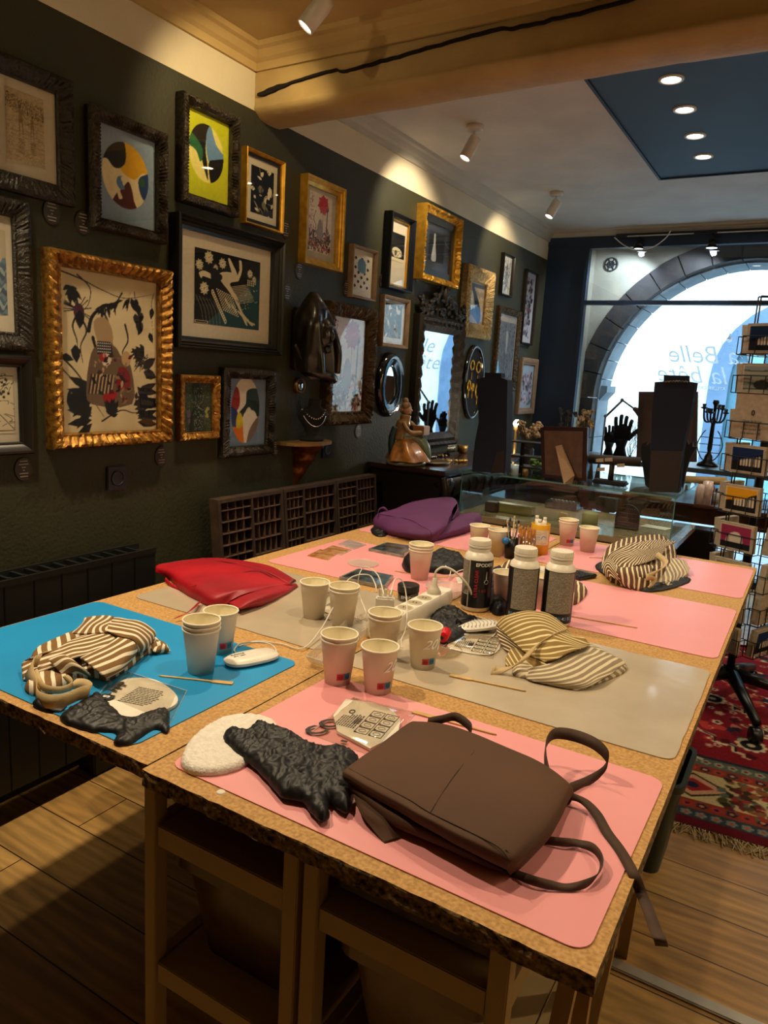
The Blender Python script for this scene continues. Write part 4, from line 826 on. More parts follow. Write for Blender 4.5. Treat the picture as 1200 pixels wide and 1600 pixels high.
def bust(loc, lab, s=1, rz=0, tall=False, group=None, neck=None):
    t = thing('necklace_bust', lab, 'jewellery bust', loc, group); x, y, z = loc
    b = B(); R3 = Matrix.Rotation(rz, 3, 'Z'); rows = []
    for j, (w, d, zz, cy) in enumerate([(.05, .035, 0, 0), (.055, .035, .012, 0), (.022, .018, .02, 0), (.035, .02, .05, .0), (.062, .022, .085, .0), (.07, .024, .105, -.004), (.05, .022, .125, -.01), (.027, .02, .138, -.014), (.026, .02, .165, -.016), (.024, .018, .168, -.016)]):
        rows.append([b.bm.verts.new(Vector(loc)+R3 @ Vector((w*s*math.cos(a*math.pi/10), d*s*math.sin(a*math.pi/10)+cy*s, zz*s))) for a in range(20)])
    for P, Q in zip(rows, rows[1:]):
        for k in range(20): b.bm.faces.new((P[k], P[(k+1) % 20], Q[(k+1) % 20], Q[k]))
    b.bm.faces.new(rows[-1]); b.bm.faces.new(rows[0][::-1]); b.build('bust', velvet, t, smooth=True)
    if neck:
        P = [Vector(loc)+R3 @ Vector((.05*s*math.cos(a), -.03*s*abs(math.sin(a))-.004, (.125-.035*math.sin(a)**2)*s)) for a in [math.pi*k/16 for k in range(17)]]
        b = B(); [b.sph(q, .0035*s, seg=6) for q in P]; b.tube([Vector(loc)+R3 @ Vector((.055*s*math.cos(a), -.032*s*abs(math.sin(a))-.004, (.12-.06*math.sin(a)**1.5)*s)) for a in [math.pi*k/16 for k in range(17)]], .0016*s)
        b.build('necklace', mat('silver_chain', 'c9c6bd', rough=.25, metal=1), t)
    return t
bust((.06, yc+.02, zc+.002), 'small black velvet bust with a silver chain necklace on the gilded wall bracket', 1.1, math.radians(62), neck=1)
# ================================================================ THE WORK TABLE
pb = mat('particle_board', 'c79c5f', 'a57b42', scale=170, rough=.75, bump=.25, bs=300, detail=3)
osb = mat('board_edge', '94774a', '251a10', scale=120, rough=.95, bump=1.0, bs=160)
def board(x0, x1, y0, y1, lab):
    r = random.Random(int(x0*100)); P = []
    def side(a, c, n):
        for k in range(n): t = k/n; P.append((a[0]+(c[0]-a[0])*t+r.uniform(-.0003, .0003), a[1]+(c[1]-a[1])*t+r.uniform(-.0012, .0012)))
    side((x0, y0), (x1, y0), 40); side((x1, y0), (x1, y1), 60); side((x1, y1), (x0, y1), 20); side((x0, y1), (x0, y0), 20)
    b = B(); n = len(P); top = [b.bm.verts.new((x, y, TZ)) for x, y in P]; lev = [top]
    for z in (.003, .012, .022, .028): lev.append([b.bm.verts.new((x+r.uniform(-.0004, .0004), y+r.uniform(-.0025, .0025), TZ-z)) for x, y in P])
    f = b.bm.faces.new(top); f.material_index = 0; f = b.bm.faces.new(lev[-1][::-1]); f.material_index = 1
    for A, C in zip(lev, lev[1:]):
        for k in range(n): f = b.bm.faces.new((A[k], C[k], C[(k+1) % n], A[(k+1) % n])); f.material_index = 1
    o = b.build('table_top', [pb, osb]); return tag(o, lab, 'table')
board(.385, 1.129, .752, 3.06, 'particle board table top half nearest the green wall, rough dark edge, blue mat on it')
board(1.1325, 1.856, .738, 3.06, 'particle board table top half on the window side, rough dark edge, brown apron on it')
pinkm = mat('pink_silicone', 'eba0a2', 'e6989b', scale=3, rough=.42, bump=.05, bs=20); bluem = mat('blue_silicone', '1b93cf', '178ac6', scale=3, rough=.45)
greym = mat('grey_film', 'c4b59d', 'b7a890', scale=5, rough=.2, bump=.5, bs=9, coat=.6)
def rrect(x0, y0, x1, y1, r=.025, n=5):
    P = []
    for cx, cy, a in ((x1-r, y1-r, 0), (x0+r, y1-r, 90), (x0+r, y0+r, 180), (x1-r, y0+r, 270)):
        P += [(cx+r*math.cos(math.radians(a+90*k/n)), cy+r*math.sin(math.radians(a+90*k/n))) for k in range(n+1)]
    return P
def matt(x0, y0, x1, y1, m, lab, name='craft_mat', z=.0006, th=.0015, wav=0, rot=0):
    P = [(x, y) for x, y in rrect(x0, y0, x1, y1)]
    if rot: c, s = math.cos(rot), math.sin(rot); cx, cy = (x0+x1)/2, (y0+y1)/2; P = [(cx+(x-cx)*c-(y-cy)*s, cy+(x-cx)*s+(y-cy)*c) for x, y in P]
    if wav: P = [(x+wav*noise.noise(Vector((x*22, y*22, 1))), y+wav*noise.noise(Vector((x*22, y*22, 5)))) for x, y in [(P[i][0]+(P[(i+1) % len(P)][0]-P[i][0])*k/12, P[i][1]+(P[(i+1) % len(P)][1]-P[i][1])*k/12) for i in range(len(P)) for k in range(12)]]
    return tag(B().prism([(x, y, TZ+z) for x, y in P], (0, 0, th)).build(name, m), lab, 'mat' if name == 'craft_mat' else 'sheet')
matt(1.158, .768, 1.842, 1.222, pinkm, 'pink silicone mat under the brown apron, nearest the camera', rot=-.012)
matt(.392, .772, 1.066, 1.238, bluem, 'blue silicone mat under striped apron and white mouse')
matt(1.135, 1.293, 1.846, 1.80, greym, 'glossy translucent greyish plastic sheet under the open striped apron', 'plastic_sheet', wav=.003)
matt(.43, 1.32, 1.055, 1.80, greym, 'dull greyish plastic sheet under the red bag', 'plastic_sheet', wav=.003)
matt(1.165, 1.892, 1.848, 2.389, pinkm, 'pink silicone mat behind the three resin bottles, third from the near edge')
matt(1.150, 2.535, 1.849, 3.01, pinkm, 'pink silicone mat at the far right corner under the rolled striped apron')
matt(.45, 1.86, 1.125, 2.33, pinkm, 'pink silicone mat under the two dark coasters')
matt(.40, 2.50, 1.095, 3.0, pinkm, 'pink silicone mat under the purple bag')
# small marks on the board
p = T(345, 1238); tag(B().lathe([(0, .0015), (.006, .0014), (.007, 0)], (p.x, p.y, TZ)).build('resin_drop', mat('white_resin', 'e9e2cf', rough=.3)), 'white drop of dried resin on the board edge by the black gloves', 'drop')
# -------------------------------------------------- shelving under the table
wm = mat('painted_wood', 'a08558', 'a18a5f', scale=12, rough=.6); 
def unit(x0, x1, y0, y1, lab):
    t = thing('shelf_unit', lab, 'shelf unit', ((x0+x1)/2, (y0+y1)/2, 0), 'shelf units under the table'); zt = TZ-.03; w = .028
    for sx in (0, 1):
        for sy in (0, 1):
            x = x0 if sx == 0 else x1-w; y = y0 if sy == 0 else y1-w
            l = B().box(x, y, .05, x+w, y+w, zt, bev=.002).build('leg', wm, t)
            B().lathe([(.010, 0), (.013, .008), (.013, .02), (.009, .03), (.009, .05)], (x+w/2, y+w/2, 0)).build('foot', black, l, smooth=True)
    for z in (.57, .30):
        B().box(x0+w, y0+.004, z-.04, x1-w, y0+.024, z, bev=.002).box(x0+w, y1-.024, z-.04, x1-w, y1-.004, z).box(x0+.004, y0+w, z-.04, x0+.024, y1-w, z).box(x1-.024, y0+w, z-.04, x1-.004, y1-w, z).box(x0+w, y0+.024, z-.012, x1-w, y1-.024, z-.002).build('shelf', wm, t)
    B().box(x0+w, y0+.006, zt-.05, x1-w, y0+.022, zt).box(x0+w, y1-.022, zt-.05, x1-w, y1-.006, zt).build('rail', wm, t) if False else None
    return t
unit(1.083, 1.412, .785, 1.40, 'narrow pale wooden shelf unit under the table, left of the two')
unit(1.422, 1.745, .785, 1.40, 'narrow pale wooden shelf unit under the table, right of the two')
def crate(x0, y0, z0, x1, y1, z1, m, lab, name='storage_box', lip=.01, tap=.03, lid=None, cat='box'):
    t = thing(name, lab, cat, ((x0+x1)/2, (y0+y1)/2, z0)); b = B(); L = []
    for z, i in ((z0, tap), (z1-.02, .004), (z1-.02, -lip), (z1, -lip), (z1, .002), (z1-.02, .006), (z0+.006, tap+.004)):
        L.append([b.bm.verts.new((x, y, z)) for x, y in rrect(x0+i, y0+i, x1-i, y1-i, .03, 4)])
    for P, Q in zip(L, L[1:]):
        for k in range(len(P)): b.bm.faces.new((P[k], P[(k+1) % len(P)], Q[(k+1) % len(P)], Q[k]))
    b.bm.faces.new(L[0][::-1]); b.bm.faces.new(L[-1]); b.build('tub', m, t, auto=True)
    if lid: B().prism([(x, y, z1) for x, y in rrect(x0-.012, y0-.012, x1+.012, y1+.012, .03)], (0, 0, .012)).prism([(x, y, z1+.012) for x, y in rrect(x0+.02, y0+.02, x1-.02, y1-.02, .03)], (0, 0, .01)).build('lid', lid, t)
    return t
tubm = mat('smoky_plastic', '5a4630', '4c3b28', rough=.25)
crate(1.118, .83, .301, 1.375, 1.25, .50, tubm, 'smoky brown plastic tub full of things on the lower left shelf')
crate(1.125, .85, .571, 1.385, 1.2, .62, mat('black_plastic', '0d0d0e', rough=.35), 'flat black plastic case with a lid on the upper left shelf', lid=mat('black_plastic', '0d0d0e'), tap=.01)
crate(1.04, .86, .58, 1.075, 1.2, .655, mat('black_plastic', '0d0d0e'), 'black plastic toolbox poking out beside the left shelf leg', 'toolbox', tap=.004, lip=.004) if False else None
crate(1.47, .83, .301, 1.70, 1.25, .50, mat('translucent_tub', '7a6850', '6d5c46', rough=.3), 'pale translucent tub on the lower right shelf')
b = B().box(1.45, .835, .571, 1.71, 1.3, .655, bev=.006); o = b.build('foam_block', mat('polystyrene', 'a0937c', '8d8170', scale=60, rough=.9, bump=.8, bs=60)); tag(o, 'long pale polystyrene block on the upper right shelf', 'block')
o = B().prism([(1.50, 1.0, .325), (1.60, .93, .325), (1.66, 1.02, .325), (1.56, 1.09, .325)], (0, 0, .13)).build('cardboard_box', mat('card_white', 'b5a78c', rough=.8)); tag(o, 'pale cardboard box standing in the translucent tub', 'box')
t = thing('trestle', 'raw wooden trestle legs under the far right part of the table', 'trestle', (1.76, 1.2, 0))
for y in (.86, 1.30):
    l = B(); l.tube([(1.755, y, 0), (1.79, y+.16, TZ-.03)], .018, seg=4).tube([(1.755, y+.36, 0), (1.79, y+.2, TZ-.03)], .018, seg=4); l.build('leg', mat('raw_pine', 'a3814f', '8d6b3c', scale=18, rough=.7, stretch=(1, 1, .2)), t)
B().box(1.765, .84, TZ-.075, 1.80, 1.7, TZ-.03).build('cross_beam', mat('raw_pine', 'a3814f'), t)
bx = T(1062, 1250); crate(1.58, 1.98, 0, 1.80, 2.24, .30, mat('green_bucket', '29352b', rough=.45), 'dark green bucket on the floor under the table edge by the rug', 'bucket', tap=.03, cat='bucket')
# far table legs
t = thing('trestle', 'black metal trestle under the far end of the table', 'trestle', (.8, 2.7, 0))
for x, y in ((1.0, 2.45), (1.0, 2.95), (.5, 2.9), (.6, 2.2)): B().tube([(x, y, 0), (x+.02, y, TZ-.03)], .016).build('leg', black, t)
# -------------------------------------------------- paper cups
cupm = mat('paper_cup', 'ddd1bc', 'd8cbb6', scale=4, rough=.6); cupin = mat('cup_lining', 'f5ebcc', rough=.5); redl = mat('label_red', 'd3262c', rough=.4); blul = mat('label_blue', '1f7fa8', rough=.4); ink = mat('white_ink', 'ffffff', rough=.5)
def cone(me, c, z0, r0, r1, h, ang, out=.0004):
    for v in me.vertices:
        x, y, z = v.co; zz = y; r = r0+(r1-r0)*zz/h+out+z; a = ang+x/(r0+(r1-r0)*zz/h); v.co = (c[0]+r*math.cos(a), c[1]+r*math.sin(a), z0+zz)
CH, CRT, CRB = .098, .0385, .0268
def cup(u, v, lab, z=0, logo=True, note=False, lean=0, rz=None, base=None, group='paper cups on the work table', sc=1):
    p = base or T(u, v); z0 = TZ+.0021+z; t = thing('paper_cup', lab, 'cup', (p[0], p[1], z0), group); H, rt, rb = CH*sc, CRT*sc, CRB*sc
    B().lathe([(0, .003), (rb-.001, .003), (rb, 0), (rt-.0005, H-.003)], (p[0], p[1], z0), 32).build('cup_wall', cupm, t, smooth=True)
    B().lathe([(0, .0034), (rb-.0004, .0034), (rt-.0012, H-.003)], (p[0], p[1], z0), 32).build('lining', cupin, t, smooth=True)
    B().tube([(p[0]+rt*math.cos(k*math.pi/16), p[1]+rt*math.sin(k*math.pi/16), z0+H-.002) for k in range(32)], .0019, closed=True, seg=8).build('rim', mat('cup_rim', 'f4ead2', rough=.5), t, smooth=True)
    toc = math.atan2(CP[1]-p[1], CP[0]-p[0])+.45 if rz is None else rz
    if logo:
        for k, mm in ((0, redl), (1, blul)):
            b = B(); q = []; n = 5
            for j in (0, 1):
                zz = .014+.014*j; r = rb+(rt-rb)*zz/H+.0003; q.append([b.bm.verts.new((p[0]+r*math.cos(toc+(k+i/n)*.52-.5), p[1]+r*math.sin(toc+(k+i/n)*.52-.5), z0+zz)) for i in range(n+1)])
            for i in range(n): b.bm.faces.new((q[0][i], q[0][i+1], q[1][i+1], q[1][i]))
            l = b.build('label', mm, t)
            b = B(); zz = .021; r = rb+(rt-rb)*zz/H+.0006; a = toc+(k+.5)*.52-.5; C0 = Vector((p[0]+r*math.cos(a), p[1]+r*math.sin(a), z0+zz)); tx = Vector((-math.sin(a), math.cos(a), 0))
            b.tube([C0+tx*.0042*math.cos(g_*math.pi/5)+Vector((0, 0, .0042*math.sin(g_*math.pi/5))) for g_ in range(10)], .0005, seg=4, closed=True).tube([C0-tx*.002, C0+tx*.002+Vector((0, 0, .001))], .0005, seg=4)
            b.build('pictogram', mat('label_ink', '2a1a20' if k == 0 else 'cfe0ea', rough=.5), l)
    if note:
        text('handwriting', note, .032, (0, .062, 0), (1, 0, 0), (0, 1, 0), ink, t, shear=.4, bold=.0004, wrap=lambda me: cone(me, p, z0, rb, rt, H, toc+.30, .0007))
    return t
def stack(u, v, n, labs, **k):
    for i in range(n): cup(u, v, labs[i], z=.0095*i, logo=k.get('logo', True) and i == 0, note=k.get('note') if i == 0 else None)
stack(527, 1066, 2, ['pinkish lit paper cup standing on the near pink mat, outer cup of its pair', 'paper cup nested inside the pinkish cup on the near pink mat'])
cup(590, 1080, 'paper cup with 20 written in white, front one of the two on the pink mat', note='20')
cup(660, 1042, 'paper cup with 20 written in white, standing alone right of the power strip', note='20 g')
stack(598, 1026, 2, ['paper cup behind the two cups of the pink mat, outer cup of its pair', 'paper cup nested inside the cup in front of the power strip'], logo=False)
stack(535, 978, 2, ['paper cup beside the clear box, outer cup of its pair', 'paper cup nested in the cup beside the clear box'], logo=False)
cup(490, 965, 'single paper cup on the grey sheet just right of the red bag', logo=False)
stack(655, 905, 3, ['paper cup by the far coaster and black gloves, outer cup of its pair', 'paper cup in the middle of the stack by the far coaster', 'innermost paper cup of the stack by the far coaster, sticking out on top'], logo=False)
stack(314, 1050, 3, ['paper cup on the blue mat, outermost of a stack of three', 'paper cup on the blue mat, middle of a stack of three', 'paper cup on the blue mat, innermost of a stack of three'], logo=False)
cup(344, 1018, 'paper cup with a red label behind the stack on the blue mat')
cup(747, 860, 'paper cup behind the first resin bottle, nearest the purple bag', logo=False)
cup(776, 868, 'paper cup behind the first resin bottle, beside the scissors', logo=False)
stack(885, 852, 2, ['paper cup with red and blue labels by the yellow tin, outer cup', 'paper cup nested in the labelled cup by the yellow tin'])
cup(917, 862, 'paper cup at the far edge, rightmost of all the cups', logo=False)
cup(787, 945, 'paper cup half hidden between the first and second resin bottle', logo=False)
cup(846, 950, 'paper cup half hidden between the second and third resin bottle', logo=False)
# -------------------------------------------------- resin bottles
bw_ = mat('bottle_white', 'efe7d6', rough=.35); capm = mat('bottle_cap', 'e2d9c6', rough=.5); lblack = mat('label_black', '121114', rough=.35); silver = mat('silver_print', 'b9b2a2', rough=.4)
def microprint(res, dark=False):
    c = Cv(*res, '8f8678' if not dark else '15141a', res[1]/res[0]); r = random.Random(3)
    for j in range(70):
        x = .03
        while x < .97: w = r.uniform(.01, .05); c.rect(x, j/70, min(.97, x+w), j/70+.006, r.choice(['4a443c', '6e665a', 'a69d8c']) if not dark else '5d5960'); x += w+.012
    return c
def bottle(u, v, lab, front):
    p = T(u, v); z0 = TZ+.0022; t = thing('resin_bottle', lab, 'bottle', (p.x, p.y, z0), 'resin bottles in the middle of the table'); r = .041
    B().lathe([(0, 0), (r-.003, 0), (r, .004), (r, .150), (r-.003, .160), (r-.013, .170), (.026, .172)], (p.x, p.y, z0), 40).build('bottle_body', bw_, t, smooth=True)
    b = B(); b.lathe([(.030, .168), (.0305, .178), (.029, .179)], (p.x, p.y, z0), 32); n = 60; rows = []
    for rr, zz in ((.031, .18), (.0315, .1845), (.0295, .186), (.0315, .1875), (.031, .198), (.029, .2015), (0, .202)):
        rows.append([b.bm.verts.new((p.x+(rr-(.0012 if k % 2 and .186 < zz < .2 else 0))*math.cos(k*2*math.pi/n), p.y+(rr-(.0012 if k % 2 and .186 < zz < .2 else 0))*math.sin(k*2*math.pi/n), z0+zz)) for k in range(n)] if rr else None)
    for P, Q in zip(rows, rows[1:]):
        if Q is None: b.bm.faces.new(P)
        else:
            for k in range(n): b.bm.faces.new((P[k], P[(k+1) % n], Q[(k+1) % n], Q[k]))
    b.build('cap', capm, t, auto=True)
    toc = math.atan2(CP[1]-p.y, CP[0]-p.x); rr = r+.0006
    def patch(name, a0, a1, z_0, z_1, m, par=t, rad=rr, cv=None):
        if cv: return paint(name, cv, lambda uu, vv: (p.x+rad*math.cos(a0+(a1-a0)*uu), p.y+rad*math.sin(a0+(a1-a0)*uu), z0+z_1+(z_0-z_1)*vv), m, par)
        b = B(); q = [[b.bm.verts.new((p.x+rad*math.cos(a0+(a1-a0)*k/24), p.y+rad*math.sin(a0+(a1-a0)*k/24), z0+zz)) for k in range(25)] for zz in (z_0, z_1)]
        for k in range(24): b.bm.faces.new((q[0][k], q[0][k+1], q[1][k+1], q[1][k]))
        return b.build(name, m, par, smooth=True)
    if front:
        L_ = patch('label', toc-.60, toc+2.6, .012, .148, lblack); patch('print_panel', toc-1.62, toc-.62, .05, .146, artm, L_, rr+.0001, microprint((60, 80))); patch('print_panel', toc-1.62, toc-.62, .012, .048, lblack, L_, rr+.0001)
        patch('stripe', toc-.61, toc-.54, .012, .148, silver, L_, rr+.0003)
        cyl = lambda me, a, zz: cone(me, p, z0+zz, r, r, 1, a, .0011)
        text('brand_line', 'EPODEX', .0135, (0, 0, 0), (1, 0, 0), (0, 1, 0), mat('white_print', 'e8e4da'), L_, wrap=lambda me: cyl(me, toc+.46, .136), bold=.0003)
        text('product_line', 'ULTRA CLEAR', .0125, (0, 0, 0), (0, 1, 0), (-1, 0, 0), mat('red_print', 'b51f3c'), L_, wrap=lambda me: cyl(me, toc-.05, .082), bold=.0002)
        text('volume_line', '1 KG', .010, (0, 0, 0), (1, 0, 0), (0, 1, 0), mat('red_print', 'b51f3c'), L_, wrap=lambda me: cyl(me, toc+.4, .062))
        patch('print_panel', toc+.05, toc+.6, .018, .052, artm, L_, rr+.0002, microprint((40, 40), True))
        b = B(); a = toc+.62; C0 = Vector((p.x+(rr+.0012)*math.cos(a), p.y+(rr+.0012)*math.sin(a), z0+.088)); tx = Vector((-math.sin(a), math.cos(a), 0))
        b.tube([C0+tx*.006*math.cos(k*.628)+Vector((0, 0, .006*math.sin(k*.628))) for k in range(10)], .001, seg=4, closed=True).tube([C0+Vector((0, 0, .008)), C0+Vector((0, 0, .03))], [.0018, .0005], seg=5)
        b.build('drop_logo', silver, L_)
    else:
        L_ = patch('label', toc-2.6, toc+2.6, .008, .150, lblack); patch('print_panel', toc-.72, toc+1.1, .036, .148, artm, L_, rr+.0002, microprint((110, 110)))
        for k in range(5):
            a = toc-.8+.42*k; text('step_number', str(k+1), .012, (0, 0, 0), (1, 0, 0), (0, 1, 0), mat('pale_print', 'dfe6ea'), L_, wrap=lambda me, a=a: cone(me, p, z0+.022, r, r, 1, a, .0013))
            b = B(); C0 = Vector((p.x+(rr+.0003)*math.cos(a+.17), p.y+(rr+.0003)*math.sin(a+.17), z0+.022)); b.lathe([(.0058, 0), (.0058, .0006), (0, .0006)], C0, 12, axis=(math.cos(a+.17), math.sin(a+.17), 0)); b.build('round_icon', mat('icon_blue', '2f5f86'), L_)
    return t
bottle(742, 951, 'white capped resin bottle with a black front label and red lettering', True)
bottle(812, 967, 'white capped resin bottle showing its grey printed back label, middle of the three', False)
bottle(867, 973, 'white capped resin bottle showing its grey printed back label, right of the three', False)
# -------------------------------------------------- sticks
stickm = mat('bamboo', 'd2ae6c', 'bd975a', scale=40, rough=.6, stretch=(1, 1, 1))
def stick(a, c, lab, w=.004, paddle=True, h=.004):
    A = T(*a, h); C = T(*c, h); d = (C-A); L_ = d.length; d.normalize(); s = Vector((-d.y, d.x, 0)); b = B()
    P = [(0, 1), (.26, 1), (.30, .45), (.95, .35), (1, .05)] if paddle else [(0, .3), (.05, .4), (.9, .4), (1, .05)]
    pts = [A+d*L_*t_+s*w*k for t_, k in P]+[A+d*L_*t_-s*w*k for t_, k in P[::-1]]; b.prism([q-Vector((0, 0, .0012)) for q in pts], (0, 0, .0024))
    return tag(b.build('mixing_stick', stickm), lab, 'stick', 'bamboo mixing sticks')
stick((364, 1068), (248, 1056), 'bamboo paddle stick on the blue mat in front of the cup stack', .0065, h=.0035)
stick((703, 1055), (822, 1080), 'bamboo paddle stick on the glossy sheet in front of the striped apron', .0055, h=.004)
stick((645, 1112), (776, 1148), 'bamboo paddle stick behind the brown apron on the near pink mat', .0055, h=.004)
stick((893, 963), (996, 981), 'thin bamboo skewer on the pink mat right of the bottles', .0045, False)
stick((921, 871), (952, 872), 'short bamboo skewer beside the rolled striped apron', .004, False)
stick((617, 892), (650, 898), 'bamboo stick on the pink mat by the clear lid', .003, False)
stick((676, 902), (730, 900), 'bamboo paddle stick among the black gloves', .006, h=.02)
# -------------------------------------------------- foam disc and gloves
def px(P, h=0): return [tuple(T(u, v, h))[:2] for u, v in P]
foam = mat('white_foam', 'efe8dc', 'e0d8cb', scale=120, rough=.9, bump=.8, bs=220)
tag(pillow('foam_pad', px([(283, 1195), (300, 1160), (345, 1130), (395, 1124), (430, 1135), (432, 1160), (400, 1185), (375, 1205), (335, 1215), (298, 1212)]), foam, h=.012, er=.006, rim=.5, z0=TZ+.002, jag=.0006), 'white oval foam pad half under the black gloves on the near corner', 'foam pad')
gl = mat('black_nitrile', '0e0e10', '0a0a0b', scale=8, rough=.5, coat=0, spec=.45)
def glove(name, P, lab, h=.022, ws=34, wr=.009, z0=TZ+.002, seed=1, er=.03, res=.0042):
    return tag(pillow(name, px(P, .008), gl, h=h, er=er, rim=.06, wr=wr, ws=ws, ridged=True, seed=seed, res=res, z0=z0, jag=.002), lab, 'gloves')
glove('nitrile_gloves', [(348, 1160), (362, 1145), (383, 1150), (402, 1134), (418, 1140), (450, 1150), (495, 1174), (530, 1174), (560, 1190), (556, 1215), (550, 1245), (545, 1272), (528, 1268), (515, 1258), (514, 1280), (500, 1286), (484, 1270), (470, 1255), (440, 1248), (415, 1220), (392, 1198), (372, 1185)], 'crumpled black nitrile gloves between the foam pad and the brown apron', h=.02, z0=TZ+.010, seed=4, wr=.009, ws=52, res=.0036)
glove('nitrile_gloves', [(97, 1112), (135, 1090), (152, 1080), (175, 1100), (200, 1120), (235, 1110), (262, 1106), (263, 1140), (240, 1136), (205, 1158), (178, 1158), (180, 1142), (140, 1138), (100, 1125)], 'crumpled black nitrile gloves at the front edge of the blue mat', seed=2, h=.012, wr=.008, ws=48, res=.0036)
glove('nitrile_gloves', [(628, 880), (640, 868), (662, 873), (690, 862), (705, 868), (722, 872), (728, 888), (700, 895), (670, 892), (640, 894)], 'heap of black nitrile gloves left of the first resin bottle', seed=3, h=.03, ws=45, res=.0055)
glove('nitrile_gloves', [(676, 955), (690, 948), (712, 948), (735, 962), (765, 972), (762, 985), (735, 985), (712, 1000), (690, 1002), (672, 980)], 'black nitrile gloves under the red cap in front of the first bottle', seed=6, h=.013, ws=45)
glove('nitrile_gloves', [(930, 884), (950, 874), (990, 880), (1075, 900), (1062, 914), (1010, 922), (960, 905)], 'black nitrile gloves peeking out beneath the rolled striped apron', seed=7, h=.008, ws=40)
glove('nitrile_gloves', [(760, 900), (785, 893), (792, 920), (790, 955), (765, 950)], 'black nitrile gloves between the first and second resin bottle', seed=8, h=.03, ws=40)
glove('nitrile_gloves', [(580, 824), (600, 818), (612, 828), (600, 836), (585, 834)], 'bit of black glove sticking out from under the purple bag', seed=9, h=.008, ws=40)
# black folded strap under the blue-mat apron
tag(ribbon('black_strap', [T(98, 1110, .004), T(75, 1105, .006), T(60, 1090, .01), T(120, 1070, .015)], .02, gl, ups=[(0, 1, .4)]*4, thick=.002), 'black strip poking out below the striped apron on the blue mat', 'strap')
# ================================================================ APRONS AND BAGS
brown = mat('brown_cotton', '54351d', '4a2e18', scale=5, rough=.8, sheen=.25, bump=.12, bs=700)
redc = mat('red_satin', 'b00a1e', '8c0618', scale=6, rough=.5, sheen=.3, bump=.08, bs=40); purp = mat('purple_cotton', '5c2459', '501d4e', scale=6, rough=.75, sheen=.25)
cotton = mat('cream_tape', 'c4ac80', 'b39a6c', scale=30, rough=.85, bump=.2, bs=400)
def net(rows): return [[T(u, v, h) for u, v, h in r] for r in rows]
# ---- brown apron folded into a fat square, open on the camera side
t = thing('folded_apron', 'thick folded brown cotton apron with ties on the near pink mat', 'apron', tuple(T(715, 1255)))
sheet('top_fold', net([
    [(655, 1150, .006), (648, 1134, .024), (641, 1129, .034), (592, 1165, .046), (545, 1199, .048), (536, 1209, .044), (540, 1219, .034), (556, 1226, .030)],
    [(700, 1160, .006), (695, 1142, .030), (690, 1134, .040), (643, 1183, .052), (598, 1228, .051), (588, 1240, .045), (592, 1250, .033), (606, 1254, .030)],
    [(755, 1185, .006), (752, 1163, .034), (748, 1153, .045), (710, 1210, .055), (672, 1268, .053), (664, 1282, .046), (668, 1294, .032), (680, 1290, .030)],
    [(820, 1215, .006), (818, 1192, .036), (812, 1180, .048), (782, 1240, .057), (748, 1305, .054), (741, 1323, .045), (744, 1335, .030), (756, 1326, .028)],
    [(868, 1232, .006), (866, 1215, .036), (860, 1206, .048), (830, 1268, .056), (796, 1328, .050), (787, 1345, .040), (789, 1356, .026), (798, 1345, .026)],
    [(888, 1245, .006), (890, 1236, .030), (888, 1228, .041), (858, 1286, .047), (812, 1340, .040), (795, 1354, .030), (795, 1362, .018), (803, 1350, .018)],
    [(890, 1256, .004), (893, 1250, .014), (893, 1243, .024), (860, 1304, .028), (818, 1350, .022), (800, 1362, .016), (798, 1366, .009), (805, 1354, .010)],
    [(880, 1258, .002), (884, 1254, .005), (885, 1250, .007), (850, 1310, .008), (815, 1352, .007), (800, 1363, .005), (797, 1364, .003), (804, 1354, .003)]]),
    brown, t, thick=.002, nu=7, nv=6, wr=.0014, ws=22, seed=2)
sheet('under_fold', net([
    [(560, 1222, .030), (548, 1222, .034), (543, 1229, .026), (552, 1240, .012), (575, 1240, .004)],
    [(615, 1250, .030), (606, 1256, .032), (603, 1270, .027), (612, 1287, .012), (640, 1270, .004)],
    [(690, 1285, .028), (680, 1290, .027), (678, 1306, .024), (688, 1320, .010), (710, 1300, .004)],
    [(755, 1320, .022), (747, 1327, .021), (745, 1340, .018), (755, 1350, .007), (770, 1330, .004)],
    [(800, 1340, .012), (790, 1352, .013), (786, 1360, .012), (792, 1363, .006), (800, 1350, .004)]]), brown, t, thick=.002, nu=7, nv=6, wr=.0012, ws=25, seed=3)
pillow('inner_folds', px([(575, 1232), (650, 1272), (780, 1345), (870, 1262), (800, 1205), (700, 1165), (655, 1150), (600, 1190)]), brown, t, h=.022, er=.02, wr=.003, ws=30, seed=5, res=.008, z0=TZ+.002)
sheet('corner_flap', net([[(552, 1240, .020), (560, 1246, .024), (590, 1264, .024)], [(562, 1268, .016), (576, 1272, .020), (604, 1283, .018)], [(582, 1296, .008), (598, 1296, .011), (617, 1300, .010)], [(601, 1318, .002), (612, 1313, .004), (629, 1308, .003)]]), brown, t, nu=5, nv=5)
pb_ = []
for P in (((545, 1201, .0485), (598, 1229, .0515), (640, 1250, .0535), (672, 1270, .0535), (748, 1307, .0545), (780, 1325, .053), (795, 1343, .046)), ((672, 1270, .0535), (710, 1212, .0555), (752, 1162, .047)), ((790, 1328, .0505), (800, 1340, .044), (798, 1352, .034))):
    pb_.append(cr([tuple(T(u, v, h+.0006)) for u, v, h in P], 6))
b = B()
for q in pb_: b.tube([Vector(x) for x in q], .0008, seg=5)
b.build('pocket_seam', mat('brown_thread', '24170d', rough=.9), t)
tie = mat('brown_tie', '4a3323', '3c281b', scale=30, rough=.8, sheen=.2)
V = Vector
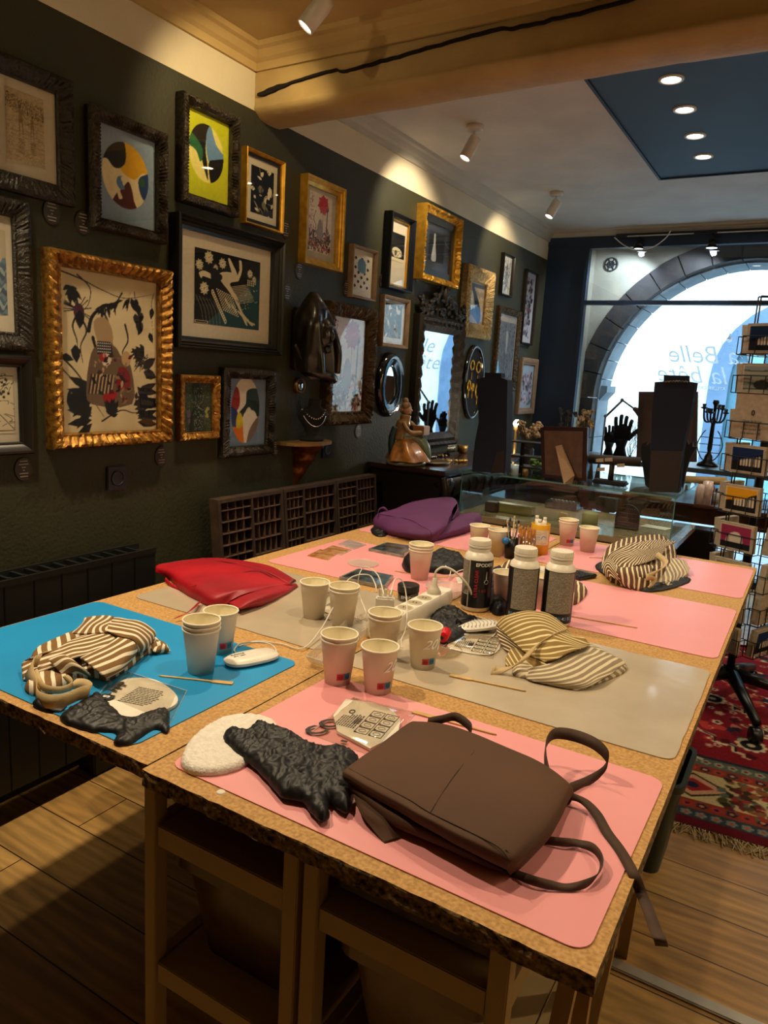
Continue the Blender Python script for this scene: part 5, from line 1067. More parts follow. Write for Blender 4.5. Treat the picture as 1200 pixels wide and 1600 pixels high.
ribbon('neck_loop', [T(857, 1212, .035), T(852, 1185, .045), T(854, 1160, .055), T(868, 1146, .060), T(900, 1150, .060), T(932, 1164, .058), T(950, 1185, .045), T(940, 1206, .02), T(915, 1222, .008), T(888, 1232, .012)], .020, tie, t, ups=[(0, .2, 1), (0, .1, 1), (0, .1, 1), (0, .5, 1), (0, .6, 1), (0, .6, 1), (0, .2, 1), (.1, .5, 1), (0, .8, 1), (0, .8, .6)])
ribbon('waist_tie', [T(888, 1244, .018), T(912, 1252, .016), T(932, 1272, .010), T(948, 1300, .006), T(970, 1330, .005), T(990, 1366, .004), X(1003, 1398, 1.868), X(1014, 1425, 1.885), X(1024, 1452, 1.90), X(1031, 1468, 1.908), X(1034, 1478, 1.91)], .015, tie, t,
       ups=[(.5, .5, .8)]+[(.8, .5, .3)]*5+[(1, .3, .1)]+[(1, .5, .0)]*5)
ribbon('waist_tie', [T(852, 1313, .008), T(880, 1316, .012), T(905, 1318, .010), T(928, 1326, .014), T(940, 1345, .014), T(933, 1368, .010), T(912, 1382, .010), T(880, 1386, .006), T(840, 1378, .012), T(812, 1368, .008), T(795, 1360, .006)], .012, tie, t,
       ups=[(0, .6, 1), (0, .4, 1), (0, 1, .4), (0, .4, 1), (.2, 0, 1), (.4, 0, 1), (0, .5, 1), (0, 1, .2), (0, .4, 1), (0, 1, .4), (0, .5, 1)])
ribbon('waist_tie', [T(668, 1128, .030), T(690, 1124, .040), T(712, 1120, .046), T(733, 1134, .044), T(736, 1146, .036)], .016, tie, t, ups=[(0, .3, 1)]*5)
# ---- striped aprons
s1 = stripemat('stripe_brown_white', '7b5a30', 'e4d9bf', 50, .38); s2 = stripemat('stripe_beige', '8c713c', 'ddcf9d', 46, .30); s3 = stripemat('stripe_linen', '8c7b64', 'd2c5a3', 58, .42); s4 = stripemat('stripe_chocolate', '5b4129', 'e0d2ae', 56, .34)
t = thing('folded_apron', 'brown and white striped apron folded on the blue mat, cream strap loop in front', 'apron', tuple(T(150, 1030)))
pillow('lower_fold', px([(45, 1055), (55, 1020), (120, 990), (160, 980), (210, 1008), (238, 1000), (266, 1018), (230, 1022), (200, 1045), (168, 1062), (150, 1058), (120, 1062), (70, 1085), (40, 1080)], .005), s1, t, h=.018, er=.012, res=.006, wr=.004, ws=30, seed=2, ang=1.0, z0=TZ+.002)
sheet('long_panel', net([[(36, 1062, .006), (36, 1035, .020), (60, 1025, .036)], [(75, 1045, .025), (80, 1018, .036), (105, 1008, .040)], [(110, 1030, .038), (112, 1005, .042), (130, 990, .036)], [(150, 1020, .042), (150, 992, .046), (150, 982, .032)], [(185, 1010, .040), (172, 982, .048), (165, 975, .030)], [(196, 998, .036), (190, 975, .046), (170, 968, .028)]]), s1, t, nu=8, nv=8, wr=.003, ws=30, seed=3, thick=.003)
sheet('top_flap', net([[(132, 965, .050), (158, 962, .052), (178, 964, .054)], [(128, 975, .040), (152, 978, .052), (168, 982, .056)], [(112, 990, .036), (140, 990, .046), (166, 988, .052)]]), s1, t, nu=7, nv=7, wr=.002, seed=6, thick=.003)
sheet('cross_flap', net([[(178, 965, .054), (168, 978, .056), (166, 986, .052)], [(200, 968, .060), (192, 984, .060), (186, 994, .054)], [(222, 973, .058), (212, 992, .058), (208, 1000, .052)], [(240, 984, .042), (226, 1004, .040), (216, 1014, .034)], [(244, 992, .030), (230, 1012, .024), (216, 1022, .020)]]), s1, t, nu=7, nv=7, wr=.0015, swap=False, seed=7, thick=.003)
sheet('front_flap', net([[(185, 997, .052), (160, 1012, .050), (126, 1028, .044)], [(208, 1003, .050), (180, 1022, .050), (144, 1042, .044)], [(214, 1014, .036), (190, 1038, .036), (162, 1056, .030)], [(212, 1022, .020), (192, 1046, .018), (168, 1060, .014)]]), s1, t, nu=7, nv=8, wr=.0016, swap=True, seed=8, thick=.003)
sheet('side_flap', net([[(76, 1030, .040), (100, 1024, .046), (118, 1038, .034)], [(84, 1040, .032), (112, 1036, .042), (138, 1050, .026)], [(96, 1054, .018), (122, 1052, .022), (144, 1058, .012)]]), s1, t, nu=7, nv=7, wr=.002, swap=True, seed=9, thick=.003)
sheet('tail', net([[(238, 995, .020), (228, 1008, .014)], [(256, 1006, .022), (240, 1018, .012)], [(268, 1018, .008), (248, 1021, .003)]]), s1, t, nu=5, nv=5, swap=True)
ribbon('strap', [T(62, 1032, .036), T(50, 1036, .036), T(46, 1052, .026), T(56, 1072, .016), T(58, 1088, .012), T(75, 1096, .020), T(100, 1094, .024), T(124, 1084, .026), T(140, 1080, .020), T(130, 1070, .020), T(112, 1068, .020)], .026, cotton, t, ups=[(0, .5, 1), (.3, .3, 1), (.5, .5, 1), (.3, 0, 1), (.2, 0, 1), (0, .2, 1), (0, .2, 1), (0, .3, 1), (0, .5, 1), (.4, .4, .8), (0, 1, .5)], thick=.0016)
ribbon('strap', [T(54, 1048, .030), T(62, 1066, .024), T(72, 1076, .020), T(95, 1078, .018), T(112, 1070, .022), T(102, 1056, .026)], .014, cotton, t, ups=[(.6, .4, .6), (.6, .3, .6), (.2, .2, 1), (0, .3, 1), (0, .2, 1), (.8, .2, .4)], thick=.0016)
# striped apron spread on the glossy sheet
t = thing('folded_apron', 'beige striped apron draped open on the glossy sheet, plain strap across it', 'apron', tuple(T(870, 1040)))
pillow('linen_panel', px([(800, 1050), (830, 1062), (880, 1072), (905, 1078), (940, 1066), (976, 1050), (974, 1036), (940, 1018), (918, 1008), (880, 1000), (830, 1015)], .004), s3, t, h=.014, er=.02, res=.007, wr=.004, ws=18, seed=2, ang=2.15, z0=TZ+.002)
sheet('linen_top', net([[(806, 1046, .006), (855, 1038, .028), (918, 1010, .022)], [(826, 1062, .006), (875, 1052, .026), (945, 1020, .024)], [(862, 1071, .005), (905, 1064, .020), (968, 1030, .022)], [(900, 1079, .003), (935, 1066, .014), (977, 1037, .014)]]), s3, t, nu=7, nv=8, wr=.003, ws=20, seed=4, swap=True, thick=.003)
sheet('hood_fold', net([[(776, 975, .030), (792, 962, .062), (825, 955, .074), (858, 960, .066), (885, 980, .046)], [(784, 985, .036), (800, 974, .064), (832, 970, .076), (862, 978, .066), (893, 993, .044)], [(800, 1000, .038), (815, 992, .058), (845, 990, .066), (870, 996, .058), (912, 997, .042)], [(822, 1020, .036), (838, 1014, .048), (866, 1010, .052), (890, 1008, .048), (918, 1004, .036)], [(850, 1034, .032), (868, 1030, .038), (890, 1020, .040), (908, 1014, .038), (922, 1008, .028)]]), s2, t, nu=8, nv=8, wr=.002, ws=20, seed=5, swap=True, thick=.003)
sheet('hood_inside', net([[(776, 975, .030), (777, 990, .022), (786, 1012, .006)], [(784, 982, .036), (795, 1002, .024), (806, 1028, .008)], [(806, 1000, .038), (822, 1020, .028), (840, 1038, .008)], [(840, 1026, .034), (850, 1034, .026), (862, 1046, .010)]]), s4, t, nu=6, nv=6, seed=6, thick=.003)
sheet('lower_flap', net([[(806, 1003, .022), (792, 1025, .012), (790, 1040, .004)], [(822, 1018, .030), (815, 1032, .016), (812, 1044, .007)], [(846, 1034, .030), (838, 1042, .018), (842, 1048, .009)], [(864, 1040, .026), (860, 1046, .018), (868, 1046, .010)]]), s2, t, nu=6, nv=6, seed=9, thick=.003)
ribbon('strap', [T(884, 985, .052), T(862, 994, .062), T(838, 1008, .058), T(822, 1026, .046), T(806, 1040, .028), T(785, 1048, .010), T(768, 1052, .005), T(774, 1046, .012)], .022, cotton, t, ups=[(.3, .8, .4), (.3, .8, .4), (.4, .8, .3), (.6, .6, .3), (.5, .7, .3), (.2, .8, .5), (0, .6, .8), (0, .5, 1)], thick=.0018)
# rolled striped apron, far right
t = thing('folded_apron', 'bundled brown and white striped apron at the far right, tied with a cream strap', 'apron', tuple(T(1005, 900)))
pillow('bundle', px([(940, 880), (950, 860), (985, 850), (1030, 848), (1055, 862), (1050, 890), (1010, 918), (975, 914), (948, 900)], .01), s4, t, h=.050, er=.045, res=.008, wr=.006, ws=20, seed=3, ang=.2, z0=TZ+.002)
sheet('top_panel', net([[(942, 885, .030), (950, 868, .062), (965, 858, .088), (985, 848, .094)], [(970, 888, .060), (975, 872, .080), (985, 858, .096), (1005, 846, .100)], [(1000, 882, .070), (1005, 868, .084), (1010, 856, .098), (1028, 843, .096)], [(1030, 872, .060), (1036, 864, .070), (1042, 854, .076), (1056, 846, .074)]]), s4, t, nu=8, nv=8, wr=.004, seed=4, thick=.003, swap=True)
sheet('front_panel', net([[(963, 884, .060), (990, 882, .066), (1024, 884, .056)], [(962, 893, .054), (988, 893, .060), (1014, 896, .050)], [(968, 908, .022), (985, 912, .024), (1008, 912, .020)], [(972, 914, .006), (988, 920, .006), (1008, 921, .004)]]), s4, t, nu=7, nv=7, wr=.002, seed=5, thick=.003)
sheet('side_roll', net([[(944, 878, .060), (952, 872, .070), (962, 884, .064)], [(940, 888, .044), (950, 884, .058), (964, 895, .052)], [(948, 902, .018), (956, 902, .030), (970, 908, .024)]]), s4, t, nu=7, nv=7, wr=.002, seed=7, thick=.003, swap=True)
sheet('tail_panel', net([[(1030, 880, .036), (1052, 872, .040), (1068, 876, .036), (1078, 888, .024)], [(1028, 895, .022), (1048, 890, .028), (1064, 892, .024), (1074, 898, .012)], [(1022, 912, .008), (1040, 916, .008), (1056, 912, .006), (1068, 904, .004)]]), s3, t, nu=7, nv=7, wr=.003, seed=8, thick=.003)
ribbon('strap', [T(1026, 866, .080), T(1040, 878, .070), T(1032, 890, .060), T(1018, 898, .050), T(1010, 902, .048), T(1022, 905, .038), T(1018, 914, .020), T(1010, 920, .006)], .02, cotton, t, ups=[(.5, .3, .8), (.7, .3, .6), (.6, .5, .5), (0, .6, .8), (0, .6, .8), (.8, .4, .4), (.8, .4, .4), (.9, .3, .2)], thick=.0018)
# striped cloth behind the bottles
t = thing('folded_apron', 'small striped apron lying flat behind the second and third resin bottle', 'apron', tuple(T(870, 925)))
pillow('bundle', px([(775, 905), (790, 880), (830, 885), (865, 905), (900, 912), (917, 920), (912, 932), (895, 942), (865, 935), (800, 928)], .01), s4, t, h=.026, er=.03, res=.008, wr=.004, ws=20, seed=6, ang=.3, z0=TZ+.002)
# ---- red bag
t = thing('folded_apron', 'glossy red folded fabric bag with a loose tie, on the dull grey sheet', 'bag', tuple(T(360, 920)))
sheet('top_fold', net([[(242, 893, .006), (243, 885, .018), (248, 882, .020)], [(262, 903, .004), (270, 890, .034), (318, 874, .034)], [(285, 925, .004), (298, 904, .040), (355, 880, .040)], [(308, 938, .004), (325, 916, .040), (400, 888, .042)], [(328, 948, .004), (350, 926, .038), (430, 902, .036)], [(350, 946, .008), (380, 922, .040), (452, 912, .024)], [(356, 942, .014), (392, 926, .034), (462, 914, .012)]]), redc, t, nu=7, nv=8, wr=.003, ws=18, seed=2, thick=.002)
sheet('back_fold', net([[(248, 882, .020), (280, 877, .012), (318, 872, .006)], [(318, 874, .034), (340, 872, .020), (360, 875, .006)], [(400, 888, .042), (415, 884, .022), (420, 884, .006)], [(452, 912, .024), (460, 906, .010), (463, 908, .004)]]), redc, t, nu=6, nv=5, thick=.002)
sheet('side_fold', net([[(356, 942, .014), (372, 950, .022), (376, 952, .012), (372, 952, .002)], [(392, 926, .034), (405, 934, .030), (415, 940, .014), (412, 946, .002)], [(440, 915, .026), (445, 920, .020), (450, 924, .010), (446, 928, .002)], [(462, 912, .012), (464, 914, .010), (465, 915, .006), (462, 917, .002)]]), redc, t, nu=7, nv=6, wr=.002, thick=.002, seed=3)
pillow('inner_folds', px([(262, 900), (300, 890), (400, 890), (450, 912), (400, 938), (352, 944), (320, 938)], .004), redc, t, h=.024, er=.02, res=.009, wr=.002, z0=TZ+.002)
q = cr([tuple(T(u, v, h)) for u, v, h in ((298, 917, .036), (330, 908, .0415), (345, 906, .043), (360, 899, .0435), (400, 892, .044), (425, 902, .040))], 6); B().tube([Vector(x) for x in q], .0009, seg=5).build('seam', mat('dark_red_thread', '4c0610'), t)
ribbon('tie', [T(312, 940, .012), T(300, 952, .020), T(288, 960, .016), T(275, 965, .010)], .014, redc, t, ups=[(.4, .6, .4), (.3, .8, .3), (.2, .8, .3), (0, 1, .2)])
ribbon('tie', [T(258, 905, .010), T(268, 915, .006), T(285, 922, .004)], .012, redc, t, ups=[(0, .5, 1), (0, .5, 1), (0, 1, .4)])
# ---- purple bag
t = thing('folded_apron', 'dark purple folded fabric bag at the far left of the table', 'bag', tuple(T(660, 815)))
sheet('top_fold', net([[(584, 822, .002), (583, 812, .030), (592, 802, .056), (612, 798, .066)], [(600, 833, .002), (608, 826, .034), (618, 808, .064), (640, 786, .080)], [(635, 842, .002), (640, 832, .040), (652, 812, .072), (672, 779, .092)], [(672, 848, .002), (676, 832, .048), (690, 808, .078), (705, 778, .096)], [(690, 838, .010), (698, 822, .056), (706, 800, .084), (714, 786, .086)]]), purp, t, nu=8, nv=8, wr=.004, ws=14, seed=2, thick=.003)
sheet('back_fold', net([[(612, 798, .066), (610, 800, .03), (608, 806, .002)], [(672, 779, .092), (690, 785, .05), (700, 800, .002)], [(714, 786, .086), (716, 800, .05), (716, 815, .004)], [(706, 812, .06), (714, 815, .03), (716, 822, .002)]]), purp, t, nu=6, nv=6, thick=.003)
sheet('side_fold', net([[(674, 847, .004), (690, 834, .030), (700, 818, .050), (712, 808, .044)], [(692, 842, .003), (712, 828, .034), (722, 808, .058), (735, 801, .050)], [(724, 834, .003), (735, 822, .034), (744, 808, .050), (748, 803, .044)], [(748, 825, .003), (752, 818, .018), (753, 812, .026), (752, 808, .026)]]), purp, t, nu=8, nv=7, wr=.003, seed=4, thick=.003)
pillow('inner_folds', px([(595, 822), (640, 806), (720, 812), (738, 822), (700, 836), (672, 843), (620, 834)], .004), purp, t, h=.035, er=.03, res=.01, z0=TZ+.002)
q = cr([tuple(T(u, v, h)) for u, v, h in ((592, 803, .058), (640, 812, .071), (658, 822, .068), (672, 830, .06), (676, 846, .012))], 6); B().tube([Vector(x) for x in q], .001, seg=5).build('seam', mat('dark_purple_thread', '2c0f2b'), t)
ribbon('tie', [T(590, 806, .056), T(592, 797, .070), T(600, 794, .074), T(606, 800, .064)], .012, purp, t, ups=[(0, .3, 1)]*4)
# ================================================================ SMALL THINGS ON THE TABLE
plw = mat('white_plastic', 'e6e0d2', rough=.35); clear = mat('frosted_plastic', 'd8d2c4', rough=.35, alpha=.35); ink2 = mat('dark_print', '1c1a18', rough=.5)
film = glassmat('cellophane', 'fbf8f2', base=.15, rough=.06)
# white flat lamp/mouse-shaped gadgets
def gadget(u, v, w, l, rz, lab, side=0, tilt=0, cable=None, h=.016, ribs=False, z=.002):
    p = T(u, v); t = thing('lamp_puck', lab, 'resin lamp', tuple(p)); R3 = Matrix.Rotation(rz, 3, 'Z') @ Matrix.Rotation(tilt, 3, 'X'); b = B(); L = []
    for zz, i in ((0, .006), (.004, 0), (h*.6, .0), (h*.9, .006), (h, .02)):
        L.append([b.bm.verts.new(Vector((p.x, p.y, TZ+z+.002+abs(math.sin(tilt))*l*.5))+R3 @ Vector(((w-i)*math.copysign(abs(math.cos(a))**.7, math.cos(a)), (l-i)*math.copysign(abs(math.sin(a))**.7, math.sin(a)), zz))) for a in [k*2*math.pi/36 for k in range(36)]])
    for P, Q in zip(L, L[1:]):
        for k in range(36): b.bm.faces.new((P[k], P[(k+1) % 36], Q[(k+1) % 36], Q[k]))
    b.bm.faces.new(L[-1]); b.bm.faces.new(L[0][::-1]); b.build('housing', plw, t, smooth=False, auto=True)
    if ribs:
        b = B()
        for k in range(9):
            q = -l*.72+k*l*.18; ww = w*.86*math.sqrt(max(.05, 1-(abs(q)/l)**2.4)); b.tube([Vector((p.x, p.y, TZ+z+.0018+abs(math.sin(tilt))*l*.5))+R3 @ Vector((ww*s_, q+.008*(1-s_*s_), h+.0004)) for s_ in (-1, -.5, 0, .5, 1)], .0011, seg=5)
        b.build('ribs', mat('grey_rib', 'b8b2a8'), t)
    else:
        b = B()
        for k in range(3): b.box(-.0, 0, 0, .001, .001, .001)
        b.bm.free()
        for k, s in enumerate(('SUNONE', '6W LED')): text('print', s, .008, Vector((p.x, p.y, TZ+z+.002+h+.0003))+R3 @ Vector((-.012+.010*k, -l*.45, 0)), R3 @ Vector((0, 1, 0)), R3 @ Vector((-1, 0, 0)), ink2, t)
    return t
def cable(name, pts, r, m, lab=None, cat='cable', parent=None):
    o = B().tube([Vector(q) for q in cr([tuple(x) for x in pts], 8)], r, seg=8).build(name, m, parent, smooth=True)
    return tag(o, lab, cat) if lab else o
whc = mat('white_cable', 'e2dccd', rough=.45)
t = gadget(393, 1035, .033, .062, -.95+math.pi/2-1.0, 'white rounded mouse-shaped lamp on the blue mat')
cable('cord', [T(424, 1028, .008), T(432, 1020, .01), T(425, 1008, .02), T(405, 1003, .02), T(375, 1006, .012), T(366, 1016, .006), T(372, 1023, .004)], .0016, whc, parent=t)
cable('charging_cable', [T(372, 1010, .004), T(400, 1002, .004), T(440, 1006, .004), T(473, 1013, .006), T(500, 985, .02), T(520, 950, .055), T(545, 905, .10), T(575, 898, .115), T(586, 912, .135), T(588, 926, .122)], .0016, whc, 'white charging cable from the blue mat arching up to the charger')
cable('charging_cable', [T(600, 930, .122), T(590, 898, .145), T(570, 886, .13), T(560, 903, .10), T(562, 930, .05), T(572, 960, .02), T(560, 970, .006), T(556, 965, .004)], .0016, whc, 'white charging cable looping over the clear box')
cable('charging_cable', [T(610, 930, .122), T(617, 906, .135), T(628, 907, .12), T(634, 925, .09), T(636, 960, .05), T(633, 985, .02), T(627, 1000, .004), T(628, 1012, .003)], .0016, whc, 'white charging cable hanging in front of the power strip')
gadget(745, 986, .030, .056, -.9, 'white ribbed lamp beside the red cap', ribs=True, tilt=.12)
cable('charging_cable', [T(690, 998, .003), T(710, 1004, .003), T(745, 1003, .003), T(765, 998, .004), T(777, 985, .006), T(776, 972, .008)], .0016, whc, 'short white cable in front of the ribbed lamp')
cable('charging_cable', [T(696, 884, .03), T(704, 892, .025), T(702, 905, .008), T(715, 893, .01), T(730, 889, .012)], .0016, whc, 'white cable on the black gloves left of the first bottle')
# red capped marker pair
A, Cc = T(691, 996, .020), T(710, 971, .024); t = thing('red_cap', 'bright red plastic cap with a black tube behind it, right of the power strip', 'cap', tuple(T(698, 985)))
d = (Cc-A).normalized(); B().lathe([(0, 0), (.013, 0), (.0145, .003), (.0145, .036), (.013, .039), (0, .039)], A, 20, axis=d).build('cap', mat('red_plastic', 'd4121c', rough=.25), t, smooth=True)
B().lathe([(.004, 0), (.0045, .004), (0, .004)], A-d*.001, 12, axis=-d).build('cap_hole', ink2, t)
A2, C2 = T(716, 973, .020), T(750, 964, .020); d2 = (C2-A2).normalized(); B().lathe([(0, 0), (.010, 0), (.011, .003), (.011, .05), (.009, .052), (.009, .062), (0, .063)], A2, 16, axis=d2).build('tube', mat('black_plastic', '0d0d0e'), t, smooth=True)
# power strip
SK = [T(600, 967, .045), T(618, 958, .045), T(633, 950.5, .045), T(648, 943, .045), T(663, 935.5, .045), T(678, 928, .045)]
d = (SK[5]-SK[1]).normalized(); s = Vector((-d.y, d.x, 0)); A = SK[0]-d*.03; Cc = SK[5]+d*.06; A.z = Cc.z = TZ+.002; Ls = (Cc-A).length
t = thing('power_strip', 'white multi-socket power strip lying diagonally in the middle of the table', 'power strip', tuple((A+Cc)/2))
b = B(); Lq = []
for zz, w in ((0, .027), (.010, .031), (.030, .031), (.041, .028), (.045, .024)):
    P = [A+s*w, A-d*.008+s*w*.5, A-d*.008-s*w*.5, A-s*w, Cc-s*w, Cc+d*.014-s*w*.7, Cc+d*.014+s*w*.7, Cc+s*w]; Lq.append([b.bm.verts.new(q+Vector((0, 0, zz))) for q in P])
for P, Q in zip(Lq, Lq[1:]):
    for k in range(8): b.bm.faces.new((P[k], P[(k+1) % 8], Q[(k+1) % 8], Q[k]))
b.bm.faces.new(Lq[-1]); b.bm.faces.new(Lq[0][::-1]); b.build('strip_body', mat('strip_white', 'efe6d2', rough=.45), t, auto=True)
rs = min(.021, (SK[2]-SK[1]).length*.47)
for k in range(1, 6):
    q = Vector((SK[k].x, SK[k].y, TZ+.0472)); o = B().lathe([(rs, 0), (rs, .0014), (rs-.002, .0016), (rs-.003, -.002)], q, 24).build('socket', mat('socket_rim', 'd2c8b0', rough=.5), t, smooth=True)
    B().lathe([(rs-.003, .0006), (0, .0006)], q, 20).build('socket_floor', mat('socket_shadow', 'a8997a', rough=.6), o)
    B().box(q.x-.006, q.y-.003, q.z+.0008, q.x-.0035, q.y+.003, q.z+.0016).box(q.x+.0035, q.y-.003, q.z+.0008, q.x+.006, q.y+.003, q.z+.0016).build('contact', ink2, o)
q = Vector((SK[5].x, SK[5].y, TZ+.0492)); t = thing('plug', 'pale round plug with a curved cable in the far socket of the power strip', 'plug', tuple(q))
B().lathe([(.019, 0), (.0195, .004), (.013, .014), (.008, .022), (.007, .040), (.004, .043), (0, .043)], q, 24).build('plug_body', mat('plug_grey', 'd2c9b4', rough=.5), t, smooth=True)
cable('cord', [q+Vector((0, 0, .04)), q+Vector((.002, .0, .062)), q+Vector((.02, .01, .075)), q+Vector((.05, .02, .065)), q+Vector((.085, .035, .03)), q+Vector((.10, .06, -.02)), q+Vector((.12, .09, -.044))], .0034, mat('cable_grey', 'd8cfbb'), parent=t)
q = Vector((SK[0].x, SK[0].y, TZ+.0475)); t = thing('usb_charger', 'white upright charger block with three cable plugs in the power strip', 'charger', tuple(q)); B().box(q.x-.023, q.y-.015, q.z, q.x+.023, q.y+.015, q.z+.056, bev=.004, rot=.5, piv=(q.x, q.y, 0)).build('block', plw, t, auto=True)
for k in (-1, 0, 1): B().box(q.x+k*.013-.004, q.y-.003, q.z+.056, q.x+k*.013+.004, q.y+.003, q.z+.075, bev=.001, rot=.5, piv=(q.x, q.y, 0)).build('cable_plug', plw, t)
# clear plastic box
Q4 = [T(u, v, .0) for u, v in ((477, 1042), (503, 1050), (580, 990), (547, 978))]; c4 = sum(Q4, Vector())/4; t = thing('plastic_box', 'shallow frosted plastic box beside the pinkish cup', 'box', tuple(c4)); b = B(); Lq = []
for z, k in ((.0022, .86), (.024, 1), (.026, 1.02), (.026, .97), (.023, .95), (.004, .83)): Lq.append([b.bm.verts.new(c4+(q-c4)*k+Vector((0, 0, z))) for q in Q4])
for P, Q in zip(Lq, Lq[1:]):
    for k in range(4): b.bm.faces.new((P[k], P[(k+1) % 4], Q[(k+1) % 4], Q[k]))
b.bm.faces.new(Lq[-1]); b.build('tub', clear, t, auto=True)
# clear film around a cup
o = B().lathe([(0, 0), (.055, 0), (.058, .006), (.057, .006), (.054, .001), (0, .001)], T(690, 1020)+Vector((-.01, 0, .0025)), 32).build('clear_lid', film); tag(o, 'clear flat lid beside the cup marked 20 on the glossy sheet', 'lid')
# coasters, jar, lids
def coaster(quad, h, m1_, m2_, lab, z=.0021):
    P = [T(u, v, h) for u, v in quad]; t = thing('resin_coaster', lab, 'coaster', tuple(sum(P, Vector())/4-Vector((0, 0, h))), 'square resin coasters')
    B().prism([(p.x, p.y, TZ+z) for p in P], (0, 0, h-z)).build('edge', m1_, t); c = sum(P, Vector())/4
    B().prism([tuple((p-c)*.90+c) for p in P], (0, 0, .0012)).build('top', m2_, t); return t
edge = mat('coaster_edge', '9b958c', '6f6a63', scale=50, rough=.25, coat=.6); marb = mat('dark_resin', '20262b', '5d6a72', scale=26, rough=.08, coat=1, detail=9)
coaster([(530, 901), (560, 888), (615, 899), (603, 916)], .012, edge, marb, 'square dark marbled resin coaster near the charger cables')
coaster([(576, 857), (604, 847), (645, 853), (632, 868)], .012, edge, marb, 'square dark marbled resin coaster by the far cup stack')
amber = mat('amber_resin', 'b06a2c', 'd9a878', scale=30, rough=.15, coat=1); clr = mat('clear_resin', 'd8c0b8', 'b9a49c', scale=40, rough=.08, coat=1)
coaster([(480, 868), (500, 858), (529, 864), (512, 875)], .004, amber, amber, 'amber flecked clear coaster nearest the red bag')
coaster([(502, 860), (520, 852), (550, 859), (533, 867)], .0045, clr, amber, 'amber flecked clear coaster in the middle of the row')
coaster([(528, 850), (545, 843), (573, 851), (553, 858)], .0045, clr, clr, 'pale clear coaster at the far end of the row')
p = T(567, 882); tag(B().lathe([(0, 0), (.050, 0), (.054, .003), (.050, .004), (0, .0025)], (p.x, p.y, TZ+.0025), 32).build('clear_lid', clear), 'round clear lid on the pink mat between the coasters', 'lid')
p = T(694, 930); tag(B().lathe([(0, 0), (.044, 0), (.062, .026), (.060, .026), (.043, .001)], (p.x, p.y, TZ+.0022), 36).build('plastic_bowl', clear), 'shallow frosted bowl behind the plug', 'bowl')
p = T(637, 938); t = thing('glitter_jar', 'small black capped glass jar behind the power strip', 'jar', (p.x, p.y, TZ+.002))
B().lathe([(0, 0), (.028, 0), (.030, .003), (.030, .024), (.028, .026)], (p.x, p.y, TZ+.002), 32).build('jar_glass', mat('dark_glass', '15120f', '2a2118', scale=60, rough=.1, coat=1), t, smooth=True)
B().lathe([(.028, .026), (.032, .027), (.032, .045), (.030, .047), (0, .047)], (p.x, p.y, TZ+.002), 32).build('lid', mat('black_plastic', '0d0d0e'), t, auto=True)
toc = math.atan2(-p.y, CP[0]-p.x); text('label_text', 'EPODEX', .0125, (0, 0, 0), (1, 0, 0), (0, 1, 0), mat('white_print', 'e8e4da'), t, wrap=lambda me: cone(me, p, TZ+.015, .030, .030, 1, toc+.1, .0006))
# scissors, jar of sticks, yellow tin, brushes
p = T(820, 875); t = thing('stick_jar', 'round jar crowded with bamboo sticks between the far cups', 'jar', (p.x, p.y, TZ+.0022)); B().lathe([(0, 0), (.034, 0), (.034, .09), (.032, .09), (.032, .003), (0, .003)], (p.x, p.y, TZ+.0022), 28).build('jar_glass', film, t, smooth=True)
r = random.Random(3)
for k in range(34):
    a, rr = r.uniform(0, 6.28), .027*math.sqrt(r.random()); b = B(); q0 = Vector((p.x+rr*math.cos(a)*.6, p.y+rr*math.sin(a)*.6, TZ+.008)); q1 = Vector((p.x+rr*math.cos(a)*1.15, p.y+rr*math.sin(a)*1.15, TZ+.108+r.uniform(0, .018)))
    b.tube([q0, q1], .0022, seg=5).box(q1.x-.0035, q1.y-.001, q1.z-.02, q1.x+.0035, q1.y+.001, q1.z, rot=a).build('stick', mat('orange_bamboo', 'd9a35c', 'c2853a', scale=30), t)
p = T(841, 865); t = thing('yellow_tin', 'yellow and white printed tin behind the stick jar', 'tin', (p.x, p.y, TZ+.0022)); B().lathe([(0, 0), (.036, 0), (.036, .115), (.0345, .117), (.0335, .115), (.0335, .08), (0, .08)], (p.x, p.y, TZ+.0022), 32).build('tin_wall', mat('tin_yellow', 'e0aa24', 'd79f1c', rough=.35), t, smooth=True)
cv = Cv(50, 30, 'ded2bd'); r = random.Random(2)
for k in range(16): cv.line([(.05, .08+.055*k), (r.uniform(.5, .95), .08+.055*k)], .012, r.choice(['8c8478', 'b98a3a', '6b6a70']))
cv.rect(.55, .3, .9, .7, 'c7c4c8'); cv.line([(.6, .6), (.7, .4), (.85, .5)], .03, '7a6b4a', 4)
toc = math.atan2(-p.y, CP[0]-p.x); paint('label', cv, lambda uu, vv: (p.x+.0366*math.cos(toc-1.2+2.2*uu), p.y+.0366*math.sin(toc-1.2+2.2*uu), TZ+.0022+.095-.055*vv), artm, t)
for k, (dx, dy, hh) in enumerate(((-.012, 0, .135), (.006, .008, .13), (0, -.012, .125))): B().tube([(p.x+dx, p.y+dy, TZ+.085), (p.x+dx*1.5, p.y+dy*1.5, TZ+hh)], .008, seg=10).tube([(p.x+dx*1.5, p.y+dy*1.5, TZ+hh), (p.x+dx*1.55, p.y+dy*1.55, TZ+hh+.012)], .0065, seg=10).build('white_tube', plw, t, smooth=True)
p = T(797, 872); t = thing('brush_jar', 'dark jar of fine brushes left of the bamboo sticks', 'jar', (p.x, p.y, TZ+.0022)); B().lathe([(0, 0), (.022, 0), (.024, .075), (.022, .075), (.020, .004), (0, .004)], (p.x, p.y, TZ+.0022), 24).build('jar_body', mat('black_plastic', '0d0d0e'), t, smooth=True)
